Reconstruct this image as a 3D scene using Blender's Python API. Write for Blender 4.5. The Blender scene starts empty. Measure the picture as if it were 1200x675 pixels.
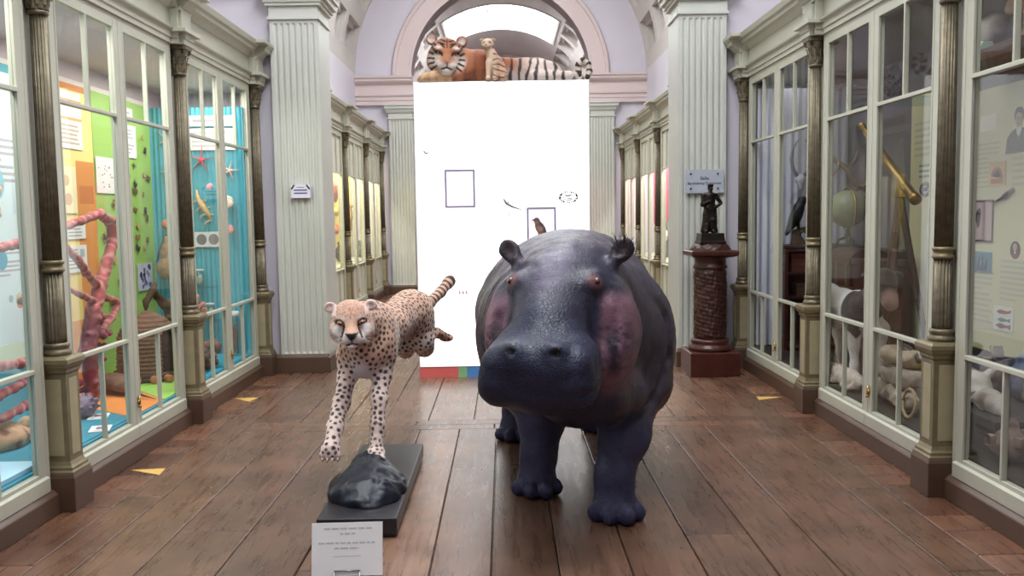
import bpy, math, random
import numpy as np
from mathutils import Matrix, Vector
PI = math.pi
SC = bpy.context.scene
COL = SC.collection
random.seed(7)
RNG = np.random.default_rng(11)

# ------------------------------------------------------------------ materials
def s2l(c):
    return tuple((x/12.92 if x <= .04045 else ((x+.055)/1.055)**2.4) for x in c)
def rgb(r, g, b):
    return s2l((r/255, g/255, b/255))
MATS = {}
def mat(name, col, rough=.5, metal=0., nscale=0, namt=0., bump=0., bscale=40, attr=None, emis=0, spec=.5, coat=0.):
    if name in MATS: return MATS[name]
    m = bpy.data.materials.new(name); m.use_nodes = True
    nt = m.node_tree; N = nt.nodes; L = nt.links; b = N['Principled BSDF']
    b.inputs['Roughness'].default_value = rough; b.inputs['Metallic'].default_value = metal
    b.inputs['Specular IOR Level'].default_value = spec
    if coat: b.inputs['Coat Weight'].default_value = coat; b.inputs['Coat Roughness'].default_value = .15
    tc = N.new('ShaderNodeTexCoord'); src = None
    if attr:
        a = N.new('ShaderNodeAttribute'); a.attribute_name = attr; src = a.outputs['Color']
    else:
        b.inputs['Base Color'].default_value = (*col, 1)
    if namt:
        n = N.new('ShaderNodeTexNoise'); n.inputs['Scale'].default_value = nscale; n.inputs['Detail'].default_value = 6
        L.new(tc.outputs['Object'], n.inputs['Vector'])
        mr = N.new('ShaderNodeMapRange'); mr.inputs['From Min'].default_value = .3; mr.inputs['From Max'].default_value = .7
        mr.inputs['To Min'].default_value = 1-namt; mr.inputs['To Max'].default_value = 1+namt
        L.new(n.outputs['Fac'], mr.inputs['Value'])
        mx = N.new('ShaderNodeVectorMath'); mx.operation = 'SCALE'
        if src: L.new(src, mx.inputs[0])
        else: mx.inputs[0].default_value = col
        L.new(mr.outputs['Result'], mx.inputs['Scale']); src = mx.outputs['Vector']
    if src: L.new(src, b.inputs['Base Color'])
    if bump:
        n = N.new('ShaderNodeTexNoise'); n.inputs['Scale'].default_value = bscale; n.inputs['Detail'].default_value = 5
        L.new(tc.outputs['Object'], n.inputs['Vector'])
        bp = N.new('ShaderNodeBump'); bp.inputs['Strength'].default_value = bump; bp.inputs['Distance'].default_value = .01
        L.new(n.outputs['Fac'], bp.inputs['Height']); L.new(bp.outputs['Normal'], b.inputs['Normal'])
    if emis:
        b.inputs['Emission Color'].default_value = (*col, 1); b.inputs['Emission Strength'].default_value = emis
    MATS[name] = m
    return m
def glass_mat(name='pane_glass', refl=.11, tint=(.97, .985, .98)):
    m = bpy.data.materials.new(name); m.use_nodes = True; nt = m.node_tree; N = nt.nodes; L = nt.links
    N.remove(N['Principled BSDF']); out = N['Material Output']
    tr = N.new('ShaderNodeBsdfTransparent'); tr.inputs['Color'].default_value = (*tint, 1)
    gl = N.new('ShaderNodeBsdfGlossy'); gl.inputs['Roughness'].default_value = .02; gl.inputs['Color'].default_value = (1, 1, 1, 1)
    lw = N.new('ShaderNodeLayerWeight'); pw = N.new('ShaderNodeMath'); pw.operation = 'POWER'; pw.inputs[1].default_value = 5.
    fr = N.new('ShaderNodeMath'); fr.operation = 'MULTIPLY_ADD'; fr.inputs[1].default_value = .42; fr.inputs[2].default_value = .03
    mx = N.new('ShaderNodeMixShader'); L.new(lw.outputs['Facing'], pw.inputs[0]); L.new(pw.outputs[0], fr.inputs[0])
    L.new(fr.outputs[0], mx.inputs['Fac']); L.new(tr.outputs[0], mx.inputs[1]); L.new(gl.outputs[0], mx.inputs[2])
    L.new(mx.outputs[0], out.inputs['Surface']); MATS[name] = m
    return m
GLASS = glass_mat()

# ------------------------------------------------------------------ mesh builder
class MB:
    def __init__(s): s.v = []; s.f = []; s.m = []; s.cur = 0; s.sm = []; s.smooth = False
    def add(s, vs, fs, M=None):
        o = len(s.v)
        for p in vs:
            p = Vector(p)
            s.v.append(tuple(M @ p) if M else tuple(p))
        for f in fs:
            s.f.append([o+i for i in f]); s.m.append(s.cur); s.sm.append(s.smooth)
        return s
    def box(s, a, b, M=None):
        (x0, y0, z0), (x1, y1, z1) = [[min(p, q) for p, q in zip(a, b)], [max(p, q) for p, q in zip(a, b)]]
        return s.add([(x0,y0,z0),(x1,y0,z0),(x1,y1,z0),(x0,y1,z0),(x0,y0,z1),(x1,y0,z1),(x1,y1,z1),(x0,y1,z1)],
              [(0,3,2,1),(4,5,6,7),(0,1,5,4),(1,2,6,5),(2,3,7,6),(3,0,4,7)], M)
    def cbox(s, c, d, M=None):
        return s.box([p-q/2 for p, q in zip(c, d)], [p+q/2 for p, q in zip(c, d)], M)
    def lathe(s, prof, n=32, M=None, rad=None, sq=None):
        vs = []; k = len(prof)
        for r, z in prof:
            for i in range(n):
                a = 2*PI*i/n; rr = r*(rad(a, z) if rad else 1)
                vs.append((rr*math.cos(a), rr*math.sin(a), z))
        fs = [(j*n+i, j*n+(i+1) % n, (j+1)*n+(i+1) % n, (j+1)*n+i) for j in range(k-1) for i in range(n)]
        fs.append(list(range(n))[::-1]); fs.append([(k-1)*n+i for i in range(n)])
        return s.add(vs, fs, M)
    def sqlathe(s, prof, M=None, ar=1.):
        vs = []; k = len(prof)
        for r, z in prof: vs += [(-r,-r*ar,z),(r,-r*ar,z),(r,r*ar,z),(-r,r*ar,z)]
        fs = [(j*4+i, j*4+(i+1) % 4, (j+1)*4+(i+1) % 4, (j+1)*4+i) for j in range(k-1) for i in range(4)]
        fs += [(3,2,1,0), tuple((k-1)*4+i for i in range(4))]
        return s.add(vs, fs, M)
    def tube(s, pts, rs, n=8, M=None, caps=True):
        pts = [Vector(p) for p in pts]
        if not hasattr(rs, '__len__'): rs = [rs]*len(pts)
        vs = []; up = Vector((0, 0, 1)); prev = None
        for i, p in enumerate(pts):
            t = (pts[min(i+1, len(pts)-1)]-pts[max(i-1, 0)]).normalized()
            if prev is None:
                u = t.cross(up if abs(t.z) < .9 else Vector((1, 0, 0))).normalized()
            else:
                u = (prev - t*prev.dot(t)).normalized()
            prev = u; w = t.cross(u)
            for k in range(n):
                a = 2*PI*k/n; vs.append(tuple(p+(u*math.cos(a)+w*math.sin(a))*rs[i]))
        m = len(pts)
        fs = [(j*n+i, j*n+(i+1) % n, (j+1)*n+(i+1) % n, (j+1)*n+i) for j in range(m-1) for i in range(n)]
        if caps: fs += [tuple(range(n))[::-1], tuple((m-1)*n+i for i in range(n))]
        return s.add(vs, fs, M)
    def ball(s, c, r, n=16, m=10, M=None):
        if not hasattr(r, '__len__'): r = (r, r, r)
        vs = [(c[0], c[1], c[2]-r[2])]
        for j in range(1, m):
            t = -PI/2+PI*j/m
            for i in range(n):
                a = 2*PI*i/n; vs.append((c[0]+r[0]*math.cos(t)*math.cos(a), c[1]+r[1]*math.cos(t)*math.sin(a), c[2]+r[2]*math.sin(t)))
        vs.append((c[0], c[1], c[2]+r[2])); e = len(vs)-1
        fs = [(0, 1+(i+1) % n, 1+i) for i in range(n)]
        for j in range(m-2):
            fs += [(1+j*n+i, 1+j*n+(i+1) % n, 1+(j+1)*n+(i+1) % n, 1+(j+1)*n+i) for i in range(n)]
        fs += [(1+(m-2)*n+i, 1+(m-2)*n+(i+1) % n, e) for i in range(n)]
        return s.add(vs, fs, M)
    def prism(s, poly, d0, d1, M=None):
        """polygon in local xy, extruded in z from d0 to d1"""
        n = len(poly)
        vs = [(x, y, d0) for x, y in poly]+[(x, y, d1) for x, y in poly]
        fs = [tuple(range(n))[::-1], tuple(range(n, 2*n))]+[(i, (i+1) % n, n+(i+1) % n, n+i) for i in range(n)]
        return s.add(vs, fs, M)
    def sweep(s, prof, p0, p1, out, M=None):
        """profile points (o, z): o along the horizontal direction out, from p0 to p1; closed polygon"""
        out = Vector(out); n = len(prof); vs = []
        for p in (Vector(p0), Vector(p1)):
            vs += [tuple(p+out*o+Vector((0, 0, z))) for o, z in prof]
        fs = [(i, (i+1) % n, n+(i+1) % n, n+i) for i in range(n)]+[tuple(range(n))[::-1], tuple(range(n, 2*n))]
        return s.add(vs, fs, M)
    def grid(s, P):
        """P[i][j] points"""
        a = len(P); b = len(P[0]); vs = [p for r in P for p in r]
        return s.add(vs, [(i*b+j, i*b+j+1, (i+1)*b+j+1, (i+1)*b+j) for i in range(a-1) for j in range(b-1)])
    def build(s, name, mats, parent=None, smooth=False, bevel=0, fix=True, loc=None, world=True):
        """vertices are in world space; when parent/loc is given they are moved into its space (world=True)"""
        me = bpy.data.meshes.new(name)
        off = Vector((0, 0, 0))
        if world and parent is not None:
            q = parent
            while q is not None: off += Vector(q.location); q = q.parent
        if loc is not None and world: off += Vector(loc)
        me.from_pydata([(x-off.x, y-off.y, z-off.z) for x, y, z in s.v], [], s.f)
        if not isinstance(mats, (list, tuple)): mats = [mats]
        for m in mats: me.materials.append(m)
        me.polygons.foreach_set('material_index', s.m)
        me.polygons.foreach_set('use_smooth', [bool(smooth or q) for q in s.sm])
        if fix:
            import bmesh
            bm = bmesh.new(); bm.from_mesh(me); bmesh.ops.recalc_face_normals(bm, faces=bm.faces); bm.to_mesh(me); bm.free()
        me.update()
        o = bpy.data.objects.new(name, me); COL.objects.link(o)
        if parent is not None: o.parent = parent
        if loc is not None: o.location = loc
        if bevel:
            b = o.modifiers.new('edge', 'BEVEL'); b.width = bevel; b.segments = 2; b.limit_method = 'ANGLE'; b.angle_limit = .7
        return o

def tag(o, label=None, cat=None, group=None, kind=None):
    if label: o['label'] = label
    if cat: o['category'] = cat
    if group: o['group'] = group
    if kind: o['kind'] = kind
    return o
def thing(name, label, cat, loc=(0, 0, 0), rz=0, group=None):
    o = bpy.data.objects.new(name, None); COL.objects.link(o); o.empty_display_size = .1
    o.location = loc; o.rotation_euler = (0, 0, rz)
    return tag(o, label, cat, group)
def struct(o): o['kind'] = 'structure'; return o
CH = {}
def kids(o):
    return [c for c in bpy.data.objects if c.parent == o]
def dup(root, loc, rz, label=None, group=None):
    r = root.copy(); COL.objects.link(r); r.location = loc; r.rotation_euler = (0, 0, rz)
    if label: r['label'] = label
    if group: r['group'] = group
    for ch in kids(root):
        c = ch.copy(); COL.objects.link(c); c.parent = r
        for g in kids(ch):
            d = g.copy(); COL.objects.link(d); d.parent = c
    return r

# ------------------------------------------------------------------ sculpting with signed distances
def _lat(seed): return np.random.default_rng(seed).random((32, 32, 32)).astype(np.float32)*2-1
_LATS = {}
def vnoise(P, scale, seed=0):
    if seed not in _LATS: _LATS[seed] = _lat(seed)
    A = _LATS[seed]; q = [p*scale for p in P]; i = [np.floor(x).astype(np.int32) for x in q]
    f = [x-y for x, y in zip(q, i)]; f = [t*t*(3-2*t) for t in f]; out = 0
    for a in (0, 1):
        for b in (0, 1):
            for c in (0, 1):
                w = (f[0] if a else 1-f[0])*(f[1] if b else 1-f[1])*(f[2] if c else 1-f[2])
                out = out+w*A[(i[0]+a) & 31, (i[1]+b) & 31, (i[2]+c) & 31]
    return out
class Sdf:
    def __init__(s, lo, hi, h):
        s.h = h; s.lo = np.array(lo, float); n = [int(math.ceil((b-a)/h))+1 for a, b in zip(lo, hi)]
        s.ax = [(s.lo[i]+h*np.arange(n[i])).astype(np.float32) for i in range(3)]
        s.F = np.full(n, 1., np.float32)
    def _sub(s, lo, hi, m):
        sl = []; P = []
        for i in range(3):
            a = int(np.searchsorted(s.ax[i], lo[i]-m)); b = int(np.searchsorted(s.ax[i], hi[i]+m))
            if b-a < 1: return None, None
            sl.append(slice(a, b)); sh = [1, 1, 1]; sh[i] = b-a; P.append(s.ax[i][a:b].reshape(sh))
        return tuple(sl), P
    def _comb(s, fn, lo, hi, k, op):
        sl, P = s._sub(lo, hi, k+3*s.h)
        if sl is None: return s
        d = fn(P); A = s.F[sl]
        if op == 'u':
            if k > 0:
                q = np.clip(.5+.5*(A-d)/k, 0, 1); s.F[sl] = A*(1-q)+d*q-k*q*(1-q)
            else: s.F[sl] = np.minimum(A, d)
        else:
            d = -d
            if k > 0:
                q = np.clip(.5-.5*(A-d)/k, 0, 1); s.F[sl] = A*(1-q)+d*q+k*q*(1-q)
            else: s.F[sl] = np.maximum(A, d)
        return s
    def ell(s, c, r, k=.03, R=None, op='u'):
        c = np.array(c, float); r = np.array(r, float)
        def fn(P):
            q = [P[i]-c[i] for i in range(3)]
            if R is not None: q = [R[0][i]*q[0]+R[1][i]*q[1]+R[2][i]*q[2] for i in range(3)]
            k0 = np.sqrt(sum((q[i]/r[i])**2 for i in range(3)))+1e-9
            k1 = np.sqrt(sum((q[i]/r[i]**2)**2 for i in range(3)))+1e-9
            return (k0*(k0-1)/k1).astype(np.float32)
        m = r.max() if R is not None else r
        return s._comb(fn, c-m, c+m, k, op)
    def cone(s, a, b, r1, r2, k=.03, op='u'):
        a = np.array(a, float); b = np.array(b, float); ba = b-a; L2 = max(float(ba@ba), 1e-9)
        def fn(P):
            q = [P[i]-a[i] for i in range(3)]
            t = np.clip((q[0]*ba[0]+q[1]*ba[1]+q[2]*ba[2])/L2, 0, 1)
            return (np.sqrt(sum((q[i]-ba[i]*t)**2 for i in range(3)))-(r1+(r2-r1)*t)).astype(np.float32)
        m = max(r1, r2)
        return s._comb(fn, np.minimum(a, b)-m, np.maximum(a, b)+m, k, op)
    def chain(s, pts, rs, k=.03, op='u'):
        for i in range(len(pts)-1): s.cone(pts[i], pts[i+1], rs[i], rs[i+1], k, op)
        return s
    def rbox(s, c, hs, r, k=.03, R=None, op='u'):
        c = np.array(c, float); hs = np.array(hs, float)
        def fn(P):
            q = [P[i]-c[i] for i in range(3)]
            if R is not None: q = [R[0][i]*q[0]+R[1][i]*q[1]+R[2][i]*q[2] for i in range(3)]
            q = [np.abs(q[i])-(hs[i]-r) for i in range(3)]
            return (np.sqrt(sum(np.maximum(x, 0)**2 for x in q))+np.minimum(np.maximum(np.maximum(q[0], q[1]), q[2]), 0)-r).astype(np.float32)
        m = np.linalg.norm(hs) if R is not None else hs
        return s._comb(fn, c-m, c+m, k, op)
    def noise(s, amp, scale, seed=1):
        P = [s.ax[0][:, None, None], s.ax[1][None, :, None], s.ax[2][None, None, :]]
        msk = np.where(np.abs(s.F) < 3*s.h+amp*2)
        Q = [s.ax[i][msk[i]] for i in range(3)]
        s.F[msk] += amp*vnoise(Q, scale, seed); return s
    def mesh(s):
        F = s.F; I = F < 0; n = F.shape
        c = np.zeros([q-1 for q in n], np.int8)
        for a in (0, 1):
            for b in (0, 1):
                for d in (0, 1): c += I[a:n[0]-1+a, b:n[1]-1+b, d:n[2]-1+d]
        act = np.argwhere((c > 0) & (c < 8)); idx = np.full(c.shape, -1, np.int64); idx[tuple(act.T)] = np.arange(len(act))
        acc = np.zeros((len(act), 3)); cnt = np.zeros(len(act))
        cor = [(a, b, d) for a in (0, 1) for b in (0, 1) for d in (0, 1)]
        val = {q: F[act[:, 0]+q[0], act[:, 1]+q[1], act[:, 2]+q[2]] for q in cor}
        for p in cor:
            for ax in range(3):
                if p[ax] == 0:
                    q = list(p); q[ax] = 1; q = tuple(q); A = val[p]; B = val[q]; m = (A < 0) != (B < 0)
                    t = np.where(m, A/np.where(m, A-B, 1), 0); pt = np.tile(np.array(p, float), (len(act), 1)); pt[:, ax] += t
                    acc[m] += pt[m]; cnt[m] += 1
        V = s.lo+(act+acc/cnt[:, None])*s.h
        Q = []
        for ax in range(3):
            u, w = [(1, 2), (2, 0), (0, 1)][ax]
            a = [slice(None)]*3; b = [slice(None)]*3; a[ax] = slice(0, n[ax]-1); b[ax] = slice(1, n[ax])
            m = I[tuple(a)] != I[tuple(b)]; e = np.argwhere(m)
            e = e[(e[:, u] > 0) & (e[:, w] > 0) & (e[:, u] < n[u]-1) & (e[:, w] < n[w]-1)]
            ins = I[tuple(e.T)]
            def at(du, dw):
                z = e.copy(); z[:, u] -= du; z[:, w] -= dw; return idx[tuple(z.T)]
            q = np.stack([at(1, 1), at(0, 1), at(0, 0), at(1, 0)], 1)
            q[~ins] = q[~ins][:, ::-1]; Q.append(q)
        return V, np.concatenate(Q)
def npmesh(name, V, Q, mats, parent=None, col=None, extra=None, loc=None):
    me = bpy.data.meshes.new(name)
    off = np.zeros(3); q = parent
    while q is not None: off += np.array(q.location); q = q.parent
    if loc is not None: off += np.array(loc)
    me.vertices.add(len(V)); me.vertices.foreach_set('co', (V-off).astype(np.float32).ravel())
    me.loops.add(Q.size); me.loops.foreach_set('vertex_index', Q.astype(np.int32).ravel())
    me.polygons.add(len(Q)); me.polygons.foreach_set('loop_start', np.arange(0, Q.size, 4, dtype=np.int32))
    me.polygons.foreach_set('use_smooth', np.ones(len(Q), bool))
    me.update(calc_edges=True); me.validate()
    if not isinstance(mats, (list, tuple)): mats = [mats]
    for m in mats: me.materials.append(m)
    if col is not None:
        a = me.color_attributes.new('Col', 'FLOAT_COLOR', 'POINT')
        a.data.foreach_set('color', np.concatenate([col, np.ones((len(V), 1))], 1).astype(np.float32).ravel())
    if extra is not None:
        for k, arr in extra.items():
            a = me.attributes.new(k, 'FLOAT', 'POINT'); a.data.foreach_set('value', arr.astype(np.float32))
    o = bpy.data.objects.new(name, me); COL.objects.link(o)
    if parent is not None: o.parent = parent
    if loc is not None: o.location = loc
    return o
def sstep(a, b, x):
    t = np.clip((x-a)/(b-a), 0, 1); return t*t*(3-2*t)
def lerp(c, d, t): return c*(1-t[:, None])+np.array(d)*t[:, None]
def rotz(a):
    c, s = math.cos(a), math.sin(a); return np.array([[c, -s, 0], [s, c, 0], [0, 0, 1.]])
def rotx(a):
    c, s = math.cos(a), math.sin(a); return np.array([[1., 0, 0], [0, c, -s], [0, s, c]])
def roty(a):
    c, s = math.cos(a), math.sin(a); return np.array([[c, 0, s], [0, 1., 0], [-s, 0, c]])

def area(name, loc, size, power, col=(1, 1, 1), rot=(0, 0, 0), sy=None):
    l = bpy.data.lights.new(name, 'AREA'); l.energy = power; l.color = col; l.size = size
    if sy: l.shape = 'RECTANGLE'; l.size_y = sy
    o = bpy.data.objects.new(name, l); COL.objects.link(o); o.location = loc; o.rotation_euler = rot
    return o
# ------------------------------------------------------------------ setting
M_LILAC = mat('lilac_plaster', rgb(212, 206, 216), .8, nscale=1.5, namt=.03, bump=.05, bscale=60)
M_PINK = mat('rose_plaster', rgb(214, 197, 195), .75, nscale=2, namt=.03)
M_VAULT = mat('vault_plaster', rgb(200, 193, 188), .8, nscale=2, namt=.04)
M_PIL = mat('pale_green_paint', rgb(204, 206, 197), .42, nscale=3, namt=.03)
M_BROWN = mat('brown_paint', rgb(88, 66, 52), .45, nscale=6, namt=.08)
M_CREAM = mat('cream_paint', rgb(190, 189, 172), .38, nscale=4, namt=.03)
Y1, Y2, PT = 8.87, 17.8, .52            # transverse walls
RA, RO, RV, ZS, ZV = 1.78, 2.17, 2.9, 4.34, 4.4
BACK_Y, END_Y = -1.6, 32.

def floor_material():
    m = bpy.data.materials.new('old_floor_planks'); m.use_nodes = True; nt = m.node_tree; N = nt.nodes; L = nt.links; b = N['Principled BSDF']
    a = N.new('ShaderNodeAttribute'); a.attribute_name = 'Col'
    tc = N.new('ShaderNodeTexCoord'); mp = N.new('ShaderNodeMapping'); mp.inputs['Scale'].default_value = (14, 1.1, 1)
    sep = N.new('ShaderNodeVectorMath'); sep.operation = 'MULTIPLY_ADD'; sep.inputs[1].default_value = (31, 17, 0)
    L.new(a.outputs['Color'], sep.inputs[0]); L.new(tc.outputs['Object'], sep.inputs[2]); L.new(sep.outputs[0], mp.inputs['Vector'])
    n1 = N.new('ShaderNodeTexNoise'); n1.inputs['Scale'].default_value = 2.2; n1.inputs['Detail'].default_value = 8; n1.inputs['Distortion'].default_value = .6
    L.new(mp.outputs[0], n1.inputs['Vector'])
    n2 = N.new('ShaderNodeTexNoise'); n2.inputs['Scale'].default_value = 3.2; n2.inputs['Detail'].default_value = 7; n2.inputs['Roughness'].default_value = .7
    L.new(tc.outputs['Object'], n2.inputs['Vector'])
    r1 = N.new('ShaderNodeMapRange'); r1.inputs['From Min'].default_value = .3; r1.inputs['From Max'].default_value = .7; r1.inputs['To Min'].default_value = .8; r1.inputs['To Max'].default_value = 1.16
    L.new(n1.outputs['Fac'], r1.inputs['Value'])
    r2 = N.new('ShaderNodeMapRange'); r2.inputs['From Min'].default_value = .35; r2.inputs['From Max'].default_value = .68; r2.inputs['To Min'].default_value = .7; r2.inputs['To Max'].default_value = 1.3
    L.new(n2.outputs['Fac'], r2.inputs['Value'])
    mu = N.new('ShaderNodeMath'); mu.operation = 'MULTIPLY'; L.new(r1.outputs[0], mu.inputs[0]); L.new(r2.outputs[0], mu.inputs[1])
    sc = N.new('ShaderNodeVectorMath'); sc.operation = 'SCALE'; L.new(a.outputs['Color'], sc.inputs[0]); L.new(mu.outputs[0], sc.inputs['Scale'])
    L.new(sc.outputs[0], b.inputs['Base Color'])
    rr = N.new('ShaderNodeMapRange'); rr.inputs['From Min'].default_value = .3; rr.inputs['From Max'].default_value = .7; rr.inputs['To Min'].default_value = .24; rr.inputs['To Max'].default_value = .34
    L.new(n1.outputs['Fac'], rr.inputs['Value']); L.new(rr.outputs[0], b.inputs['Roughness'])
    bp = N.new('ShaderNodeBump'); bp.inputs['Strength'].default_value = .06; bp.inputs['Distance'].default_value = .004
    L.new(n1.outputs['Fac'], bp.inputs['Height']); L.new(bp.outputs[0], b.inputs['Normal'])
    return m
def make_floor():
    rnd = random.Random(4)
    V = []; Fc = []; C = []
    base = [rgb(114, 84, 66), rgb(122, 90, 71), rgb(106, 77, 62), rgb(116, 84, 66), rgb(127, 96, 78)]
    def plank(x0, x1, y0, y1, col, skew=0):
        g = .0028; x0 += g; x1 -= g; y0 += g; y1 -= g; b = .004; d = .02
        o = len(V)
        for (px, py, pz) in [(x0,y0,-d),(x1,y0,-d),(x1,y1,-d),(x0,y1,-d),(x0,y0,-b),(x1,y0,-b),(x1,y1,-b),(x0,y1,-b),
                             (x0+b,y0+b,0),(x1-b,y0+b,0),(x1-b,y1-b,0),(x0+b,y1-b,0)]:
            V.append((px, py, pz)); C.append(col)
        for f in [(0,1,5,4),(1,2,6,5),(2,3,7,6),(3,0,4,7),(4,5,9,8),(5,6,10,9),(6,7,11,10),(7,4,8,11),(8,9,10,11)]:
            Fc.append([o+i for i in f])
    def rc(dk=1., red=0):
        c = rnd.choice(base); t = rnd.uniform(.82, 1.05)*dk
        return (c[0]*t*(1+red), c[1]*t, c[2]*t*(1-red*.5))
    # plank rows along Y between cross bands
    bands = [(6.34, 6.62), (12.2, 12.5), (21., 21.3)]
    segs = []; y = BACK_Y
    for a, b in bands: segs.append((y, a)); y = b
    segs.append((y, END_Y))
    XI = 1.92
    for (ya, yb) in segs:
        x = -XI
        while x < XI-.05:
            w = rnd.uniform(.27, .37)
            if XI-(x+w) < .16: w = XI-x
            yy = ya
            while yy < yb-.01:
                ln = rnd.uniform(3.5, 6.5)
                if yb-(yy+ln) < 1.6: ln = yb-yy
                plank(x, x+w, yy, yy+ln, rc()); yy += ln
            x += w
    for a, b in bands:
        m = (a+b)/2
        for (u, v) in ((a, m), (m, b)):
            x = -XI
            for xe in (-.4+rnd.uniform(-.5, .5), XI): plank(x, xe, u, v, rc(.98)); x = xe
    for sd in (-1, 1):
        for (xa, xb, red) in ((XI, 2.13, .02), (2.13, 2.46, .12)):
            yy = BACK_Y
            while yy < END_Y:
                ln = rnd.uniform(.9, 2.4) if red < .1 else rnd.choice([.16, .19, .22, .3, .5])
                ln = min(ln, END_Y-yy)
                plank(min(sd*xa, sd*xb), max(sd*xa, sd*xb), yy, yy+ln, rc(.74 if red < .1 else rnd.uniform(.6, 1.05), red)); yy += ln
    # near-black sheet that keeps the plank gaps dark
    o = len(V); 
    for p in [(-3.6, BACK_Y, -.019), (3.6, BACK_Y, -.019), (3.6, END_Y, -.019), (-3.6, END_Y, -.019)]: V.append(p); C.append((.012, .009, .007))
    Fc.append([o, o+1, o+2, o+3])
    me = bpy.data.meshes.new('floor'); me.from_pydata(V, [], Fc)
    a = me.color_attributes.new('Col', 'FLOAT_COLOR', 'POINT')
    a.data.foreach_set('color', np.concatenate([np.array(C), np.ones((len(C), 1))], 1).astype(np.float32).ravel())
    me.materials.append(floor_material()); o = bpy.data.objects.new('floor', me); COL.objects.link(o); struct(o)
make_floor()

# upper side walls above the cases, outer shell
for sd, nm in ((-1, 'left'), (1, 'right')):
    b = MB(); b.box((sd*2.9, BACK_Y, 2.98), (sd*3.6, END_Y, 4.55))
    b.box((sd*3.5, BACK_Y, -.02), (sd*3.6, END_Y, 3.))
    struct(b.build('wall_'+nm, M_LILAC))
b = MB(); b.box((-3.6, BACK_Y-.2, -.02), (3.6, BACK_Y, 7.5)); struct(b.build('wall_back', M_LILAC))
b = MB(); b.box((-3.6, END_Y, -.02), (3.6, END_Y+.2, 7.5)); struct(b.build('wall_end', M_PINK))

def transverse(y, nm):
    """wall across the hall with a round arch; front face at y"""
    b = MB(); n = 40
    for sd in (-1, 1): b.box((sd*RA, y+.05, 0), (sd*3.55, y+PT, ZS))
    # lunette
    P0 = []; P1 = []
    for i in range(n+1):
        a = PI*i/n; ci, si = math.cos(a), math.sin(a)
        P0.append([(r*ci, y+.05, (ZS if r == RA else ZV-.04)+(r)*si) for r in (RA, 2.97)])
        P1.append([(r*ci, y+PT, (ZS if r == RA else ZV-.04)+(r)*si) for r in (RA, 2.97)])
    b.grid(P0); b.grid(P1)
    b.grid([[p[0], q[0]] for p, q in zip(P0, P1)])
    struct(b.build('wall_'+nm, M_LILAC, fix=False))
    # archivolt on the front + inner moulding
    b = MB(); prof = [(RA-.0, .0), (RA-.0, -.05), (RA+.05, -.05), (RA+.055, -.035), (RO-.09, -.035), (RO-.08, -.075), (RO-.02, -.075), (RO, -.05), (RO, .06)]
    b.grid([[(r*math.cos(PI*i/n), y+.05+o, ZS+r*math.sin(PI*i/n)) for r, o in prof] for i in range(n+1)])
    b.grid([[(RA*math.cos(PI*i/n), y+o, ZS+RA*math.sin(PI*i/n)) for o in (0, PT)] for i in range(n+1)])
    struct(b.build('trim_1', M_PINK, fix=False))
    # entablature
    prof = [(0, 3.78), (.03, 3.78), (.03, 3.865), (.045, 3.87), (.045, 3.95), (.07, 3.955), (.075, 3.99), (.035, 4.0), (.035, 4.17), (.06, 4.19), (.10, 4.21), (.13, 4.245), (.135, 4.28), (.16, 4.30), (.165, ZS), (0, ZS)]
    b = MB()
    for sd in (-1, 1):
        b.sweep(prof, (sd*(RA-.03), y, 0), (sd*3.0, y, 0), (0, -1, 0))
        b.sweep(prof, (sd*(RA+.02), y, 0), (sd*(RA+.02), y+PT, 0), (-sd, 0, 0))
    struct(b.build('trim_2', M_PINK))
    for sd, side in ((-1, 'left'), (1, 'right')):
        b = MB(); x0, x1, zb, zt = RA+.0, RA+.47, .17, 3.50
        # body of the pilaster: jamb, thin projection; the front is a fluted sheet
        b.box((sd*x0, y, .17), (sd*x1, y+.08, 3.53)); 
        # flutes
        nf = 7; w = (x1-x0-.05)/nf; xs = []
        for f in range(nf):
            for t in (0, .12, .18, .3, .5, .7, .82, .88): xs.append(x0+.025+w*(f+t))
        xs = [x0]+xs+[x1-.025, x1]
        zs = [zb, zb+.02]+[zb+.02+.03*i/6 for i in range(1, 7)]+[zt-.06]+[zt-.06+.03*i/6 for i in range(1, 7)]+[zt-.02, zt+.03]
        def depth(x, z):
            u = (x-x0-.025)/w; f = u-math.floor(u)
            if u < 0 or u >= nf or z < zb+.02 or z > zt-.03: return 0
            h = .32; t = abs(f-.5)/h
            if t >= 1: return 0
            zc = zt-.06
            if z > zc: t = math.hypot(t, (z-zc)/.03)
            if z < zb+.05: t = math.hypot(t, (zb+.05-z)/.03)
            return .0 if t >= 1 else .016*math.sqrt(1-t*t)
        b.grid([[(sd*x, y-.022+depth(x, z), z) for z in zs] for x in xs])
        b.box((sd*x0, y-.021, .17), (sd*(x0+.02), y+.06, 3.53)); b.box((sd*(x1-.02), y-.021, .17), (sd*x1, y+.06, 3.53))
        b.box((sd*(RA-.004), y+.0, .17), (sd*(RA+.1), y+PT+.01, 3.53))
        # capital
        for z0, z1, p in ((3.50, 3.53, .02), (3.53, 3.63, .006), (3.63, 3.66, .035), (3.66, 3.70, .05), (3.70, 3.76, .08), (3.76, 3.785, .10)):
            b.box((sd*(x0-p), y-.025-p, z0), (sd*(x1+p), y+PT+p, z1))
        struct(b.build('trim_3', M_PIL, bevel=.006, fix=False))
        b = MB(); b.box((sd*(RA-.03), y-.06, 0), (sd*2.42, y+PT+.03, .155)); b.sweep([(0, .155), (.06, .155), (.03, .185), (0, .185)], (sd*(RA-.01), y, 0), (sd*2.42, y, 0), (0, -1, 0))
        struct(b.build('baseboard_'+side, M_BROWN, bevel=.005))
transverse(Y1, 'middle'); transverse(Y2, 'far')

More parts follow.
